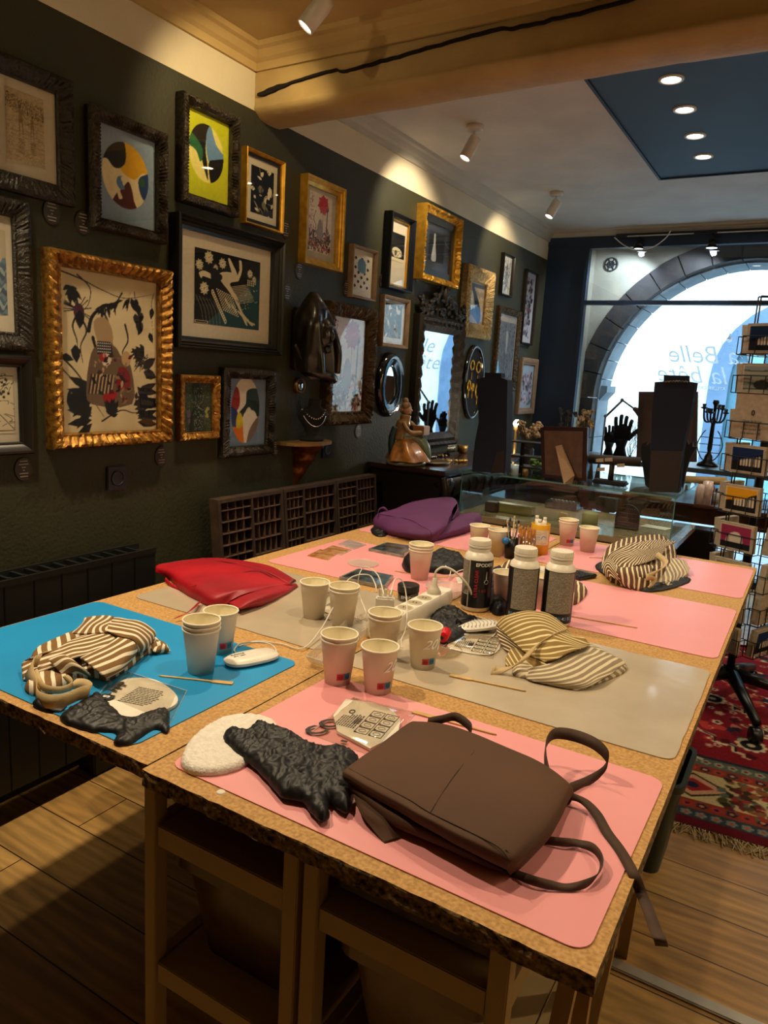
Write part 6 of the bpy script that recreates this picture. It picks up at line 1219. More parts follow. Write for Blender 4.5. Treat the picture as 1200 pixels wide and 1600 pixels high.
for k in range(7):
    a = k*.9; q1 = Vector((p.x+.022*math.cos(a), p.y+.022*math.sin(a), TZ+.125+.012*(k % 3))); B().tube([(p.x, p.y, TZ+.01), q1], .002, seg=6).sph(q1, .004, (1, 1, 2), 8).build('brush', mat('brush_dark', '2b2019', rough=.4) if k % 2 else mat('brush_pale', 'b9a889'), t, smooth=True)
t = thing('scissors', 'black and blue handled scissors leaning on the far cups', 'scissors', tuple(T(787, 858)))
for k, (u, v, m) in enumerate(((777, 838, mat('grey_blue_grip', '22405e', rough=.4)), (790, 830, blackm))):
    c0 = T(u, v-0, .045) if k else T(u, v+8, .05); b = B(); b.tube([c0+Vector((.013*math.cos(a)*1.0, .004*math.sin(a), .016*math.sin(a)+.01)) for a in [i*math.pi/8 for i in range(16)]], .0032, closed=True).tube([c0+Vector((.01, 0, .0)), c0+Vector((.03, .005, -.035))], .004); b.build('handle', m, t, smooth=True)
B().tube([T(790, 850, .03), T(796, 866, .004)], [.004, .001], seg=4).build('blade', chrome, t)
p0 = T(787, 826, .09); B().sph(T(790, 845, .07), .014, (1, 1, 1), 12).build('blue_clip', mat('clip_blue', '1c66a8', rough=.4), t, smooth=True)
# calculator
P = [T(u, v) for u, v in ((898, 905), (906, 888), (929, 896), (921, 912))]; t = thing('calculator', 'small black calculator on the pink mat behind the third bottle', 'calculator', tuple(sum(P, Vector())/4))
cx, cy = T(906, 902).x, T(906, 902).y; b = B().box(cx-.035, cy-.05, TZ+.0022, cx+.035, cy+.05, TZ+.014, bev=.003, rot=-.35, piv=(cx, cy, 0)); b.build('case', mat('calc_black', '1c1d1f', rough=.5), t, auto=True)
for i in range(5):
    for j in range(5): x, y = cx-.027+.0135*i, cy-.042+.0135*j; B().box(x-.005, y-.004, TZ+.014, x+.005, y+.004, TZ+.0165, bev=.001, rot=-.35, piv=(cx, cy, 0)).build('key', mat('calc_key', '33363a', rough=.6), t)
B().box(cx-.029, cy+.028, TZ+.0139, cx+.029, cy+.045, TZ+.0148, rot=-.35, piv=(cx, cy, 0)).build('display', mat('calc_display', '5a6458', rough=.2), t)
# masks in transparent packets
def packet(quad, lab, disc, rows, big, ang, name='mask_packet', z=.0024, h=.008):
    P = [T(u, v, z) for u, v in quad]; t = thing(name, lab, 'packet', tuple(sum(P, Vector())/4)); c = sum(P, Vector())/4
    D = px(disc, h); o = B().prism([(x, y, TZ+z+.001) for x, y in (cr(D, 4, True) if len(D) < 12 else D)], (0, 0, h-z)).build('mask', mat('mask_white', 'e6dfce', rough=.7), t)
    ux = Vector((math.cos(ang), math.sin(ang), 0)); uy = Vector((-math.sin(ang), math.cos(ang), 0)); m = Vector((sum(x for x, y in D)/len(D), sum(y for x, y in D)/len(D), TZ+h+.0013)); rows(o, m, ux, uy); big(t, c, ux, uy)
    b = B(); G = []
    for j in range(9): G.append([b.bm.verts.new(P[0].lerp(P[1], i/8).lerp(P[3].lerp(P[2], i/8), j/8)+Vector((0, 0, (.010 if 0 < i < 8 and 0 < j < 8 else 0)+.0016*noise.noise(Vector((i*1.3, j*1.1, 2)))*(1 if 0 < i < 8 and 0 < j < 8 else 0)))) for i in range(9)])
    for j in range(8):
        for i in range(8): b.bm.faces.new((G[j][i], G[j][i+1], G[j+1][i+1], G[j+1][i]))
    b.build('wrapper', film, t, smooth=True); B().tube([q+Vector((0, 0, .0012)) for q in P], .0007, seg=5, closed=True).build('sealed_edge', mat('seal_white', 'e0dcd4', rough=.3, alpha=.5), t); return t
def rowsA(o, m, ux, uy):
    b = B(); r = random.Random(2)
    for k in range(11):
        y0 = .034-.0064*k; x = -.03
        while x < .035-abs(y0)*.3: w = r.uniform(.003, .009); q = m+ux*x+uy*y0; b.prism([q, q+ux*w, q+ux*w+uy*.0026, q+uy*.0026], (0, 0, .0001)); x += w+.0015
    b.build('fine_print', ink2, o)
def bigA(t, c, ux, uy):
    m = c+Vector((0, 0, .009)); text('letters', 'FFP', .030, m-ux*.052+uy*.0, uy, -ux, ink2, t, bold=.0012)
    q = m-ux*.045-uy*.045; b = B().prism([q+ux*x+uy*y for x, y in ((-.012, -.010), (.012, -.010), (.016, 0), (.012, .010), (-.012, .010), (-.016, 0))], (0, 0, .0003)); b.build('badge', ink2, t); text('badge_text', 'S', .018, q+Vector((0, 0, .0006)), uy, -ux, mat('white_print', 'e8e4da'), t, bold=.0006)
packet([(150, 1092), (185, 1045), (292, 1080), (262, 1140)], 'clear packet with a white printed mask and black letters on the blue mat', [(170, 1092), (185, 1068), (205, 1060), (240, 1062), (268, 1078), (278, 1095), (262, 1108), (225, 1118), (198, 1120), (168, 1108)], rowsA, bigA, .25)
def rowsB(o, m, ux, uy):
    b = B()
    for k in range(4):
        for y0, y1 in ((-.008, .018), (.02, .046)):
            x = -.004+.0*k; q = m+uy*(-.04+.024*k)+ux*(y0+.008); u2, v2 = ux*.024, uy*.021
            for s0, s1 in ((q, q+u2), (q+u2, q+u2+v2), (q+u2+v2, q+v2), (q+v2, q)): b.tube([s0, s1], .0007, seg=4)
            b.prism([q, q+ux*.004, q+ux*.004+uy*.004, q+uy*.004], (0, 0, .0002)); b.tube([q+ux*(.012+.007*math.cos(a))+uy*(.011+.005*math.sin(a)) for a in [i*.7 for i in range(9)]], .0005, seg=4, closed=True)
    r = random.Random(5)
    for k in range(9):
        q = m-ux*(.008+.0045*k)-uy*.03; y = 0
        while y < .055-.002*k: w = r.uniform(.003, .009); b.prism([q+uy*y, q+uy*(y+w), q+uy*(y+w)+ux*.0024, q+uy*y+ux*.0024], (0, 0, .0001)); y += w+.0016
    b.tube([m-ux*.035+uy*.03+ux*.005*math.cos(a)+uy*.007*math.sin(a) for a in [i*.628 for i in range(10)]], .0013, seg=4, closed=True)
    for k in range(8): q = m-ux*.016+uy*(.0+.003*k-.01); b.prism([q, q+ux*.012, q+ux*.012+uy*.0014, q+uy*.0014], (0, 0, .0002))
    b.build('fine_print', ink2, o)
def bigB(t, c, ux, uy):
    m = c+Vector((0, 0, .004)); text('letters', 'CO', .05, m-ux*.058-uy*.05, ux*.3+uy, -ux, ink2, t, bold=.0012); q = m-ux*.01-uy*.085; B().prism([q, q+ux*.012, q+ux*.012+uy*.006, q+uy*.006], (0, 0, .0003)).build('print_block', ink2, t)
packet([(483, 1148), (552, 1090), (650, 1114), (592, 1185)], 'clear packet with an instruction-printed mask on the near pink mat behind the brown apron', [(521, 1118), (540, 1093), (580, 1098), (612, 1108), (626, 1125), (622, 1145), (598, 1160), (578, 1170), (550, 1155), (527, 1143), (524, 1130), (522, 1124)], rowsB, bigB, .15)
def noB(t, c, ux, uy): return None
packet([(690, 1012), (720, 992), (795, 1000), (770, 1030)], 'printed instruction slip in a clear packet beside the ribbed lamp', [(700, 1012), (722, 999), (780, 1003), (765, 1024)], rowsB, noB, .2, h=.004)
packet([(495, 960), (512, 925), (560, 935), (550, 960)], 'clear packet with a dark printed slip behind the cups near the clear box', [(505, 955), (518, 930), (555, 938), (545, 958)], rowsA, noB, .2, h=.004)
tag(B().prism([(x, y, TZ+.0030) for x, y in px([(712, 905), (735, 897), (742, 903), (733, 912), (715, 914)])], (0, 0, .002)).build('white_card', plw), 'small white round-edged card left of the first resin bottle', 'card')
p = T(835, 915, .03); tag(B().lathe([(0, 0), (.03, 0), (.031, .002), (.03, .004), (0, .004)], T(846, 905)+Vector((0, 0, .034)), 28).build('white_disc', plw), 'small white disc resting on the striped cloth behind the bottles', 'disc')
# ================================================================ ALONG THE GREEN WALL
rad = mat('radiator_black', '0c0c0b', '0e0e0d', rough=.5)
t = thing('radiator', 'long black panel radiator low on the green wall behind the blue mat', 'radiator', (.08, .6, .1))
b = B()
for k in range(26):
    y = -.65+.0893*k; b.box(.118, y+.001, .10, .132, y+.0885, .727, bev=.002)
b.build('front_panel', rad, t); B().box(.05, -.65, .12, .117, 1.67, .715).build('core', rad, t)
b = B(); [b.box(.05, -.64+.045*k, .715, .11, -.63+.045*k, .73) for k in range(51)]; b.box(.045, -.65, .715, .052, 1.67, .735).box(.125, -.65, .715, .134, 1.672, .733); b.build('top_grille', rad, t)
tag(cable('floor_cable', [Z(0, 1207, .02), Z(25, 1190, .02), Z(45, 1172, .03), Z(58, 1150, .08), Z(60, 1130, .16)], .006, whc), 'white cable curving down to the floor below the radiator', 'cable')
tag(B().box(.03, 1.43, 0, .115, 1.56, .095, bev=.005).build('junction_box', mat('box_dark_grey', '2c2c28', rough=.7)), 'small dark grey box at the foot of the wall by the radiator end', 'box')
# printer's type cases leaning on a low bench
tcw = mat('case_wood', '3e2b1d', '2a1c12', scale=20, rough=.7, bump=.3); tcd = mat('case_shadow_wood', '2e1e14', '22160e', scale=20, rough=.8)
tag(B().box(.03, 1.9, 0, .24, 3.12, .36, bev=.004).build('low_bench', mat('bench_black', '14110d', rough=.8)), 'low dark bench against the wall carrying the wooden type cases', 'bench')
def typecase(y0, y1, lab, seed):
    t = thing('type_case', lab, 'type case', (.12, (y0+y1)/2, .362), 'printer type cases'); z0, z1 = .362, .852; lean = lambda z: .155-(z-z0)*.10
    def bx(b, ya, yb, za, zb, d0, d1): b.prism([(lean(za)-d0, ya, za), (lean(za)-d1, ya, za), (lean(zb)-d1, ya, zb), (lean(zb)-d0, ya, zb)], (0, yb-ya, 0))
    b = B(); w = .014; bx(b, y0, y0+w, z0, z1, 0, .045); bx(b, y1-w, y1, z0, z1, 0, .045); bx(b, y0+w, y1-w, z1-w, z1, 0, .045); bx(b, y0+w, y1-w, z0, z0+w, 0, .045); m = y0+(y1-y0)*(.36 if seed else .5); bx(b, m-.005, m+.005, z0+w, z1-w, .001, .045); b.build('case_frame', tcw, t)
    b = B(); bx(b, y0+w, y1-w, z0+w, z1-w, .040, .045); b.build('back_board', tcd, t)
    b = B(); n = 11
    for k in range(1, n): zz = z0+(z1-z0)*k/n; bx(b, y0+w, m-.006, zz-.0016, zz+.0016, .004, .039)
    for k in range(1, n-3): zz = z0+(z1-z0)*k/(n-3); bx(b, m+.006, y1-w, zz-.0016, zz+.0016, .004, .039)
    for a, c, q in ((y0+w, m-.006, 4), (m+.006, y1-w, 5)):
        for k in range(1, q): yy = a+(c-a)*k/q; bx(b, yy-.0012, yy+.0012, z0+w, z1-w, .006, .038)
    b.build('divider_grid', mat('case_slat', '5b4433', '3f2d20', scale=30, rough=.7), t)
typecase(1.992, 2.376, 'dark wooden compartmented type case, leftmost of the three by the wall', 0); typecase(2.384, 2.766, 'dark wooden compartmented type case, middle of the three by the wall', 1); typecase(2.772, 3.12, 'dark wooden compartmented type case, rightmost of the three beside the chest', 0)
# ================================================================ CHEST WITH ORNAMENTS
dw = mat('dark_walnut', '1c1210', '110b0a', scale=8, rough=.35, bump=.1, stretch=(1, 1, 4)); dwt = mat('walnut_top', '3a2118', '28160f', scale=9, rough=.25, coat=.3)
t = thing('chest', 'dark carved wooden chest with a polished brown top against the green wall', 'chest', (.22, 3.75, 0))
B().box(.01, 3.17, .878, .46, 4.3, .903, bev=.006).build('top', dwt, t, auto=True)
B().box(.02, 3.20, 0, .425, 4.27, .876).build('body', dw, t)
b = B(); b.lathe([(.0, -.04), (.035, -.04), (.04, 0), (.035, .04), (0, .04)], (.43, 3.235, .83), 20, axis=(1, 0, 0)).tube(cr([(.44, 3.20, .87), (.455, 3.2, .80), (.44, 3.205, .74), (.43, 3.21, .68)], 6), .018); b.box(.425, 3.2, .74, .445, 4.27, .86)
for k in range(9): b.tube([(.448, 3.3+.1*k, .76), (.452, 3.32+.1*k, .80), (.448, 3.3+.1*k, .84)], .008)
b.build('carved_corner', dw, t, smooth=True)
for k, z in enumerate((.52, .12)):
    d_ = B().box(.425, 3.24, z, .44, 4.22, z+.2, bev=.004).build('drawer', dw, t); B().sph((.452, 3.5, z+.1), .014).sph((.452, 3.95, z+.1), .014).build('knob', mat('old_brass', '8a6a3a'), d_, smooth=True)
CT = .9035
def rest(u, v, z): return Z(u, v, z)
# seated figurine
p = rest(634, 725, CT); n0 = set(bpy.data.objects); t = thing('porcelain_figurine', 'painted porcelain figurine of a seated woman in orange and green robes', 'figurine', tuple(p))
B().lathe([(0, 0), (.075, 0), (.08, .008), (.07, .018), (0, .02)], p, 24, sx=1, sy=1.1).build('base', mat('figurine_base', '8e8264', '5d5a45', scale=30, rough=.4), t, smooth=True)
b = B(); rows = []
for j in range(14):
    q = j/13; w = .066*(1-q)**.6+.016; z = .018+.085*q; rows.append([b.bm.verts.new(p+Vector((.012-.02*q+w*(1+.14*math.sin(a*6+q*3))*math.cos(a), -.01+.02*q+w*1.05*(1+.14*math.sin(a*6+q*3))*math.sin(a), z))) for a in [k*2*math.pi/28 for k in range(28)]])
for P, Q in zip(rows, rows[1:]):
    for k in range(28): b.bm.faces.new((P[k], P[(k+1) % 28], Q[(k+1) % 28], Q[k]))
b.build('skirt', mat('robe_orange', 'b5722d', '6f4a22', scale=28, rough=.3, coat=.5), t, smooth=True)
b = B().tube(cr([p+Vector((-.03, .0, .10)), p+Vector((.02, .045, .095)), p+Vector((.05, .065, .05)), p+Vector((.05, .07, .018))], 5), [.028]*5+[.026]*5+[.022]*6, seg=12); b.build('green_robe', mat('robe_green', '6c7a5c', '48563f', scale=40, rough=.3, coat=.5), t, smooth=True)
b = B().tube(cr([p+Vector((-.03, -.005, .09)), p+Vector((-.03, .0, .13)), p+Vector((-.02, .005, .165)), p+Vector((-.018, .008, .19))], 5), [.026]*5+[.028]*5+[.022]*5+[.009], seg=12); b.tube(cr([p+Vector((-.01, -.02, .16)), p+Vector((.02, -.02, .125)), p+Vector((.05, .03, .125))], 5), .010).tube(cr([p+Vector((-.01, .03, .16)), p+Vector((.02, .05, .13)), p+Vector((.05, .05, .125))], 5), .010); b.build('torso', mat('robe_ochre', 'a07b48', '7b5a33', scale=25, rough=.3, coat=.5), t, smooth=True)
b = B().sph(p+Vector((-.014, .010, .21)), .018, (1, .9, 1.2), 16).sph(p+Vector((.004, .014, .206)), .004).sph(p+Vector((-.002, .012, .196)), .006); b.build('head', mat('porcelain_skin', 'c9a183', rough=.3), t, smooth=True)
B().sph(p+Vector((-.019, .008, .222)), .020, (1, 1, .9), 14).sph(p+Vector((-.022, .006, .242)), .012).sph(p+Vector((-.03, -.002, .205)), .011).build('hair', mat('figurine_hair', 'a3835a', '6d5233', scale=60, rough=.5), t, smooth=True)
B().box(p.x+.01, p.y+.02, p.z+.115, p.x+.06, p.y+.075, p.z+.150, bev=.003).build('box_in_lap', mat('figurine_box', '9c6a35', rough=.4), t); B().tube(cr([p+Vector((-.045, -.03, .02)), p+Vector((-.055, -.03, .09)), p+Vector((-.045, -.02, .14))], 5), .014, seg=10).build('blue_shawl', mat('shawl_teal', '1d3b40', rough=.3), t, smooth=True)
t.scale = (1.28, 1.28, 1.32)
sil = mat('silver', 'b9b4a8', '6e6a60', scale=50, rough=.25, metal=.9); brs = mat('old_brass', '8a6a3a')
p = rest(683, 725, CT); b = B().lathe([(0, 0), (.07, 0), (.078, .012), (.075, .014), (.066, .004), (0, .004)], p, 32, sx=.8, sy=1.25); tag(b.build('oval_tray', brs, smooth=True), 'oval metal dish at the front of the chest top, right of the figurine', 'dish')
p = rest(705, 710, CT); t = thing('ring_stand', 'small comb-shaped stand with silver pieces in front of the crested mirror', 'ring stand', tuple(p)); B().box(p.x-.02, p.y-.06, p.z, p.x+.02, p.y+.06, p.z+.012).build('base', blackm, t)
b = B(); [b.tube([(p.x, p.y-.05+.016*k, p.z+.012), (p.x, p.y-.05+.016*k, p.z+.05)], [.005, .003]).sph((p.x, p.y-.05+.016*k, p.z+.052), .006) for k in range(7)]; b.build('silver_prongs', sil, t, smooth=True)
p = rest(722, 708, CT); b = B().lathe([(.012, 0), (.03, .004), (.033, .05), (.030, .05), (.027, .008), (0, .008)], p, 20); tag(b.build('brass_cup', brs, smooth=True), 'small brass cup full of trinkets on the chest beside the ring stand', 'cup')
for k, (u, v, lab) in enumerate(((672, 716, 'white shell-shaped trinket on the chest behind the oval dish'), (700, 722, 'gold leaf-shaped trinket on the chest right of the oval dish'), (720, 722, 'gold leaf-shaped trinket at the right front edge of the chest'), (655, 712, 'dark beaded trinket on the chest beside the figurine'), (690, 714, 'flat dark brooch on the chest below the crested mirror'))):
    p = rest(u, v, CT); b = B(); r = random.Random(k)
    for i in range(9): b.sph(p+Vector((r.uniform(-.02, .02), r.uniform(-.03, .03), .008)), .009, (1, 1.4, .8), 8)
    tag(b.build('trinket', [sil, goldb, goldb, mat('bead_dark', '2b2a2c', rough=.2), brs][k], smooth=True), lab, 'trinket')
# ================================================================ GLASS DISPLAY CASE
vx0, vx1, vy0, vy1, vz0, vz1 = .515, 1.505, 3.26, 3.86, .70, .902
vg = glassmat('case_glass', 'f7fdfb', base=.03); ge = mat('glass_edge', '5d8f86', rough=.1, alpha=.75); shelfw = mat('case_shelf', 'a08a6a', '8c7758', scale=10, rough=.25, coat=.4)
t = thing('display_case', 'low glass display case with a wooden floor between chest and shop window', 'display case', ((vx0+vx1)/2, (vy0+vy1)/2, 0))
B().box(vx0-.01, vy0-.012, vz0-.03, vx1+.02, vy1+.01, vz0, bev=.003).build('case_floor', shelfw, t); B().box(vx0+.02, vy0+.03, .0095, vx1-.06, vy1-.03, vz0-.031).build('plinth', mat('plinth_dark', '120e0c', rough=.6), t)
for q in ((vx0, vy0, vz0, vx1, vy0+.006, vz1), (vx0, vy1-.006, vz0, vx1, vy1, vz1), (vx0, vy0+.006, vz0, vx0+.006, vy1-.006, vz1), (vx1-.006, vy0+.006, vz0, vx1, vy1-.006, vz1)):
    x0, y0, z0, x1, y1, z1 = q; B().box(*q).build('side_pane', vg, t)
B().box(vx0-.004, vy0-.004, vz1, vx1+.004, vy1+.004, vz1+.007).build('top_pane', vg, t)
b = B(); e = .003
for (x0, y0, x1, y1) in ((vx0-.006, vy0-.007, vx1+.006, vy0-.004), (vx0-.006, vy1+.004, vx1+.006, vy1+.007), (vx0-.007, vy0-.004, vx0-.004, vy1+.004), (vx1+.004, vy0-.004, vx1+.007, vy1+.004)): b.box(x0, y0, vz1, x1, y1, vz1+.007)
for x in (vx0, vx1): b.box(x-.002, vy0-.002, vz0, x+.002, vy0+.002, vz1)
b.build('glass_edges', ge, t)
VT = vz1+.0075
def outl(name, P, y, th, m, parent=None, **k):
    return B().prism([tuple(Y(u, v, y)) for u, v in P], (0, th, 0)).build(name, m, parent, **k)
nav = mat('navy_velvet', '0f1a30', '0d1628', rough=.9); leath = mat('dark_leather', '1d1614', rough=.5)
def bottom(u, v): return Z(u, v, VT)
# tall jewellery busts
yb = bottom(765, 741).y; t = thing('tall_necklace_stand', 'tall black necklace stand on the left end of the glass case', 'necklace stand', tuple(bottom(765, 741)))
outl('stand_body', [(745, 592), (757, 590), (783, 590), (793, 594), (791, 700), (789, 739), (737, 737), (742, 690), (748, 660)], yb, .07, nav, t); outl('neck', [(757, 582), (783, 583), (783, 591), (757, 590)], yb+.01, .05, nav, t); outl('lower_panel', [(776, 706), (788, 704), (788, 738), (766, 740)], yb-.004, .003, leath, t)
yb = bottom(1040, 772).y; t = thing('tall_necklace_stand', 'tall black necklace stand on the right end of the glass case, before the window', 'necklace stand', tuple(bottom(1040, 772)))
outl('stand_body', [(1023, 597), (1037, 596), (1075, 596), (1087, 598), (1078, 650), (1066, 705), (1060, 770), (1015, 768), (1017, 700), (1019, 640)], yb, .07, nav, t); outl('neck', [(1037, 586), (1075, 587), (1075, 596), (1037, 596)], yb+.01, .05, nav, t)
outl('lower_panel', [(1017, 704), (1066, 705), (1059, 770), (1014, 768)], yb-.005, .004, leath, t); b = B(); [b.sph(Y(1038+2.4*k, 596-.6*math.sin(k*.22)+(k % 2), yb-.004), .004, seg=6) for k in range(16)]; b.build('necklace', sil, t)
# jagged leaf-like display hands flanking the right stand
for k, (P, lab) in enumerate((([(1008, 758), (1001, 705), (1003, 694), (1010, 690), (1008, 698), (1016, 692), (1016, 704), (1020, 698), (1024, 740), (1018, 766)], 'black ribbed ring display left of the right necklace stand'), ([(1062, 745), (1066, 700), (1074, 688), (1076, 695), (1082, 690), (1082, 698), (1089, 698), (1078, 716), (1071, 740), (1066, 765)], 'black ribbed ring display right of the right necklace stand'))):
    tag(outl('ring_display', P, Z(*P[-1], VT).y+.09, .03, blackm), lab, 'ring display')
# photo frame seen from the back
yb = bottom(880, 752).y; t = thing('easel_frame', 'picture frame seen from behind with its easel leg, on the glass case', 'picture frame', tuple(bottom(880, 752))); bk = mat('hardboard', '5b4231', '4e382a', scale=30, rough=.8); mah = mat('mahogany', '2c1211', '200d0c', rough=.3)
outl('frame', [(844, 669), (851, 666), (918, 668), (916, 752), (847, 746)], yb, .018, mah, t); outl('back_board', [(850, 673), (911, 674), (909, 747), (852, 741)], yb-.003, .003, bk, t)
b = B().prism([tuple(q) for q in (Y(868, 697, yb-.006), Y(878, 695, yb-.006), Y(898, 742, yb-.05), Z(894, 756, VT)+Vector((0, 0, .001)), Z(881, 756, VT)+Vector((0, 0, .001)), Y(876, 733, yb-.04))], (0, -.003, 0)); b.build('easel_leg', mat('hardboard_pale', '8f7150', rough=.8), t)
# ring bar stand
p = bottom(953, 757); t = thing('bracelet_bar', 'dark bracelet bar stand hung with small paper tags, on the glass case', 'bracelet stand', tuple(p)); yb = p.y
B().box(p.x-.075, yb-.04, VT, p.x+.075, yb+.04, VT+.02, bev=.006).build('base', blackm, t); b = B().tube([p+Vector((0, 0, .02)), Y(957, 722, yb)], .012, seg=12); b.build('post', mat('dark_brown_wood', '2b1a13', rough=.5), t, smooth=True)
b = B().tube([Y(921, 717, yb), Y(1000, 722, yb)], .022, seg=16); b.build('bar', mat('velvet_brown', '2e221c', rough=.8), t, smooth=True)
for u, v in ((937, 719), (951, 718), (970, 727), (939, 733)): B().prism([tuple(Y(u+a, v+c, yb-.026)) for a, c in ((-6, -2), (6, -3), (6, 3), (-6, 3))], (0, -.001, 0)).build('paper_tag', mat('tag_paper', 'b5ab99', rough=.8), t)
for k, (u, v) in enumerate(((922, 748), (933, 748))): tag(B().lathe([(.014, 0), (.013, .01), (.004, .075), (0, .078)], bottom(u, v), 16).build('ring_cone', blackm, smooth=True), ('left' if k == 0 else 'right')+' one of two small black ring cones on the glass case', 'ring cone', 'black ring cones')
# little black tier shelf with bottles and the bare lamp
p = bottom(818, 742); t = thing('tier_stand', 'small black tiered stand of trinkets on the glass case beside the left necklace stand', 'stand', tuple(p))
for k, v in enumerate((690, 712, 728)): q = Y(820, v, p.y+.03); B().box(q.x-.07, p.y, q.z-.006, q.x+.09, p.y+.10, q.z).build('tier', blackm, t)
b = B(); q = Y(815, 700, p.y+.03); b.box(q.x-.008, p.y+.04, VT, q.x+.008, p.y+.055, Y(820, 690, p.y+.03).z); b.build('post', blackm, t)
for k, (u, v, m, s, lab) in enumerate(((804, 741, mat('pale_blue_glass', '9fb4bd', rough=.15), .022, 'pale blue printed glass pot under the tiered stand'), (822, 742, brs, .014, 'small brass pot under the tiered stand'), (838, 738, mat('moss_green', '5a7a2c', '3f5a1e', scale=40, rough=.8), .03, 'green moss-like plant tuft on the glass case'))):
    q = bottom(u, v)+Vector((0, -.015, 0)); b = B()
    if k == 2:
        r = random.Random(1); [b.sph(q+Vector((r.uniform(-.03, .05), r.uniform(-.02, .02), .02+r.uniform(0, .05))), .014, seg=6) for i in range(26)]
    else: b.lathe([(0, 0), (s, 0), (s, s*2.2), (s*.9, s*2.2), (s*.85, .003), (0, .003)], q, 20)
    tag(b.build('small_pot' if k < 2 else 'plant_tuft', m, smooth=True), lab, 'pot' if k < 2 else 'plant')
# table lamp (bare bright bulb)
q = Y(807, 666, 4.2); t = thing('bulb_lamp', 'small lamp with a bright bare bulb behind the left necklace stand', 'lamp', (q.x, q.y, 0.903)); B().lathe([(.04, 0), (.045, .01), (.01, .02), (.008, q.z-.903-.03), (.016, q.z-.903-.02), (.016, q.z-.903)], (q.x, q.y, .903), 16).build('lamp_stem', brs, t, smooth=True)
B().sph((q.x, q.y, q.z+.016), .02, (1, 1, 1.2)).build('bulb', mat('bulb_glow', 'fff3df', emit=60), t, smooth=True); light('lamp_light', 'POINT', (q.x, q.y-.05, q.z+.02), 4, (1, .85, .65), None, .02)
def flowers(u, v, y, z0, lab, n, spread, hgt, m, seed):
    c = Y(u, v, y); t = thing('dried_flowers', lab, 'dried flowers', (c.x, c.y, z0)); r = random.Random(seed); b = B(); st = B()
    for i in range(n):
        a, rr = r.uniform(0, 6.28), spread*math.sqrt(r.random()); q = Vector((c.x+rr*math.cos(a), c.y+rr*math.sin(a), c.z+r.uniform(-hgt, hgt)*.6)); st.tube([(c.x, c.y, z0+.05), q], .0014, seg=4)
        for j in range(6): b.sph(q+Vector((r.uniform(-1, 1), r.uniform(-1, 1), r.uniform(-1, 1)))*.012, .008, (1, .8, 1.1), 6)
    b.build('flower_heads', m, t, smooth=True); st.build('stems', mat('dry_stem', '4a3a26', rough=.8), t); B().lathe([(.025, 0), (.032, .03), (.028, .09), (.022, .1), (.02, .01), (0, .01)], (c.x, c.y, z0), 18).build('vase', mat('dark_vase', '1a1c22', rough=.3), t, smooth=True)
drym = mat('dried_beige', 'b59a78', '8c7353', scale=60, rough=.9)
flowers(829, 672, 3.75, VT, 'beige dried hydrangea heads behind the easel frame, left side', 26, .06, .06, drym, 1); flowers(915, 655, 4.7, .78, 'beige dried flower plume against the arch stone, right of the easel frame', 26, .05, .08, drym, 2); flowers(885, 650, 4.62, .78, 'thin dark dried stems beside the beige plume', 7, .06, .12, mat('dried_dark', '2e2a2a', rough=.9), 3)
tag(B().box(.42, 4.58, 0, .74, 4.9, .778, bev=.004).build('pedestal', dw), 'dark square pedestal carrying the dried flowers left of the arch', 'pedestal')
# ---- inside the case
def inside(u, v, z=vz0+.0012): return Z(u, v, z)
p = inside(920, 828); tag(B().lathe([(0, 0), (.036, 0), (.037, .075), (.032, .082), (.02, .088), (0, .09)], p, 28).build('pillar_candle', mat('candle_green', '8b8a58', '7c7b4d', scale=6, rough=.5), smooth=True), 'olive green pillar candle inside the glass case', 'candle')
p = inside(978, 826); b = B(); q = [b.bm.verts.new(p+Vector((.055*math.cos(a) if a <= math.pi else 0, 0, .06+.055*math.sin(a)))) for a in [k*math.pi/12 for k in range(13)]]; q = [tuple(v.co) for v in q]; b.bm.free(); b = B(); b.prism([tuple(p+Vector((.055, 0, 0)))]+q+[tuple(p+Vector((-.055, 0, 0)))], (0, .012, 0)); b.box(p.x-.05, p.y-.02, p.z, p.x+.05, p.y+.03, p.z+.012)
t = tag(b.build('earring_stand', blackm), 'black arched earring stand dotted with studs inside the glass case', 'earring stand'); b = B(); [b.sph((p.x-.04+.01*i, p.y-.002, p.z+.03+.022*j), .0022, seg=6) for i in range(9) for j in range(4)]; b.build('stud', sil, t)
for k, (u, v, dx, dy, dz, m, nm, lab) in enumerate(((800, 803, .10, .03, .045, mat('brass_sheet', '8f8250', rough=.4), 'brass_tray', 'brass coloured tray at the left inside the glass case'), (878, 812, .02, .02, .03, mat('wood_block', 'a88f5c', rough=.7), 'wooden_block', 'little pale wooden block inside the glass case beside the candle'),
        (875, 796, .085, .04, .04, mat('silver_box', '6a6f70', '4c5052', scale=40, rough=.25, metal=.5), 'silver_casket', 'open silver casket with red stones inside the glass case'), (765, 800, .03, .03, .05, mat('frame_brown', '4f3a2c', rough=.6), 'small_box', 'small brown box at the far left inside the glass case'), (745, 780, .03, .05, .06, mat('grey_pouch', '575a5c', rough=.6), 'grey_pouch', 'grey pouch near the left pane inside the glass case'),
        (945, 800, .05, .03, .075, blackm, 'black_stand', 'black necklace block behind the candle inside the glass case'))):
    p = inside(u, v); b = B(); b.box(p.x-dx, p.y, p.z, p.x+dx, p.y+2*dy, p.z+dz, bev=.004)
    if k == 2: [b.sph((p.x-.06+.02*i, p.y+.03, p.z+dz), .01, seg=8) for i in range(7)]
    tag(b.build(nm, m, auto=True), lab, nm.replace('_', ' '))
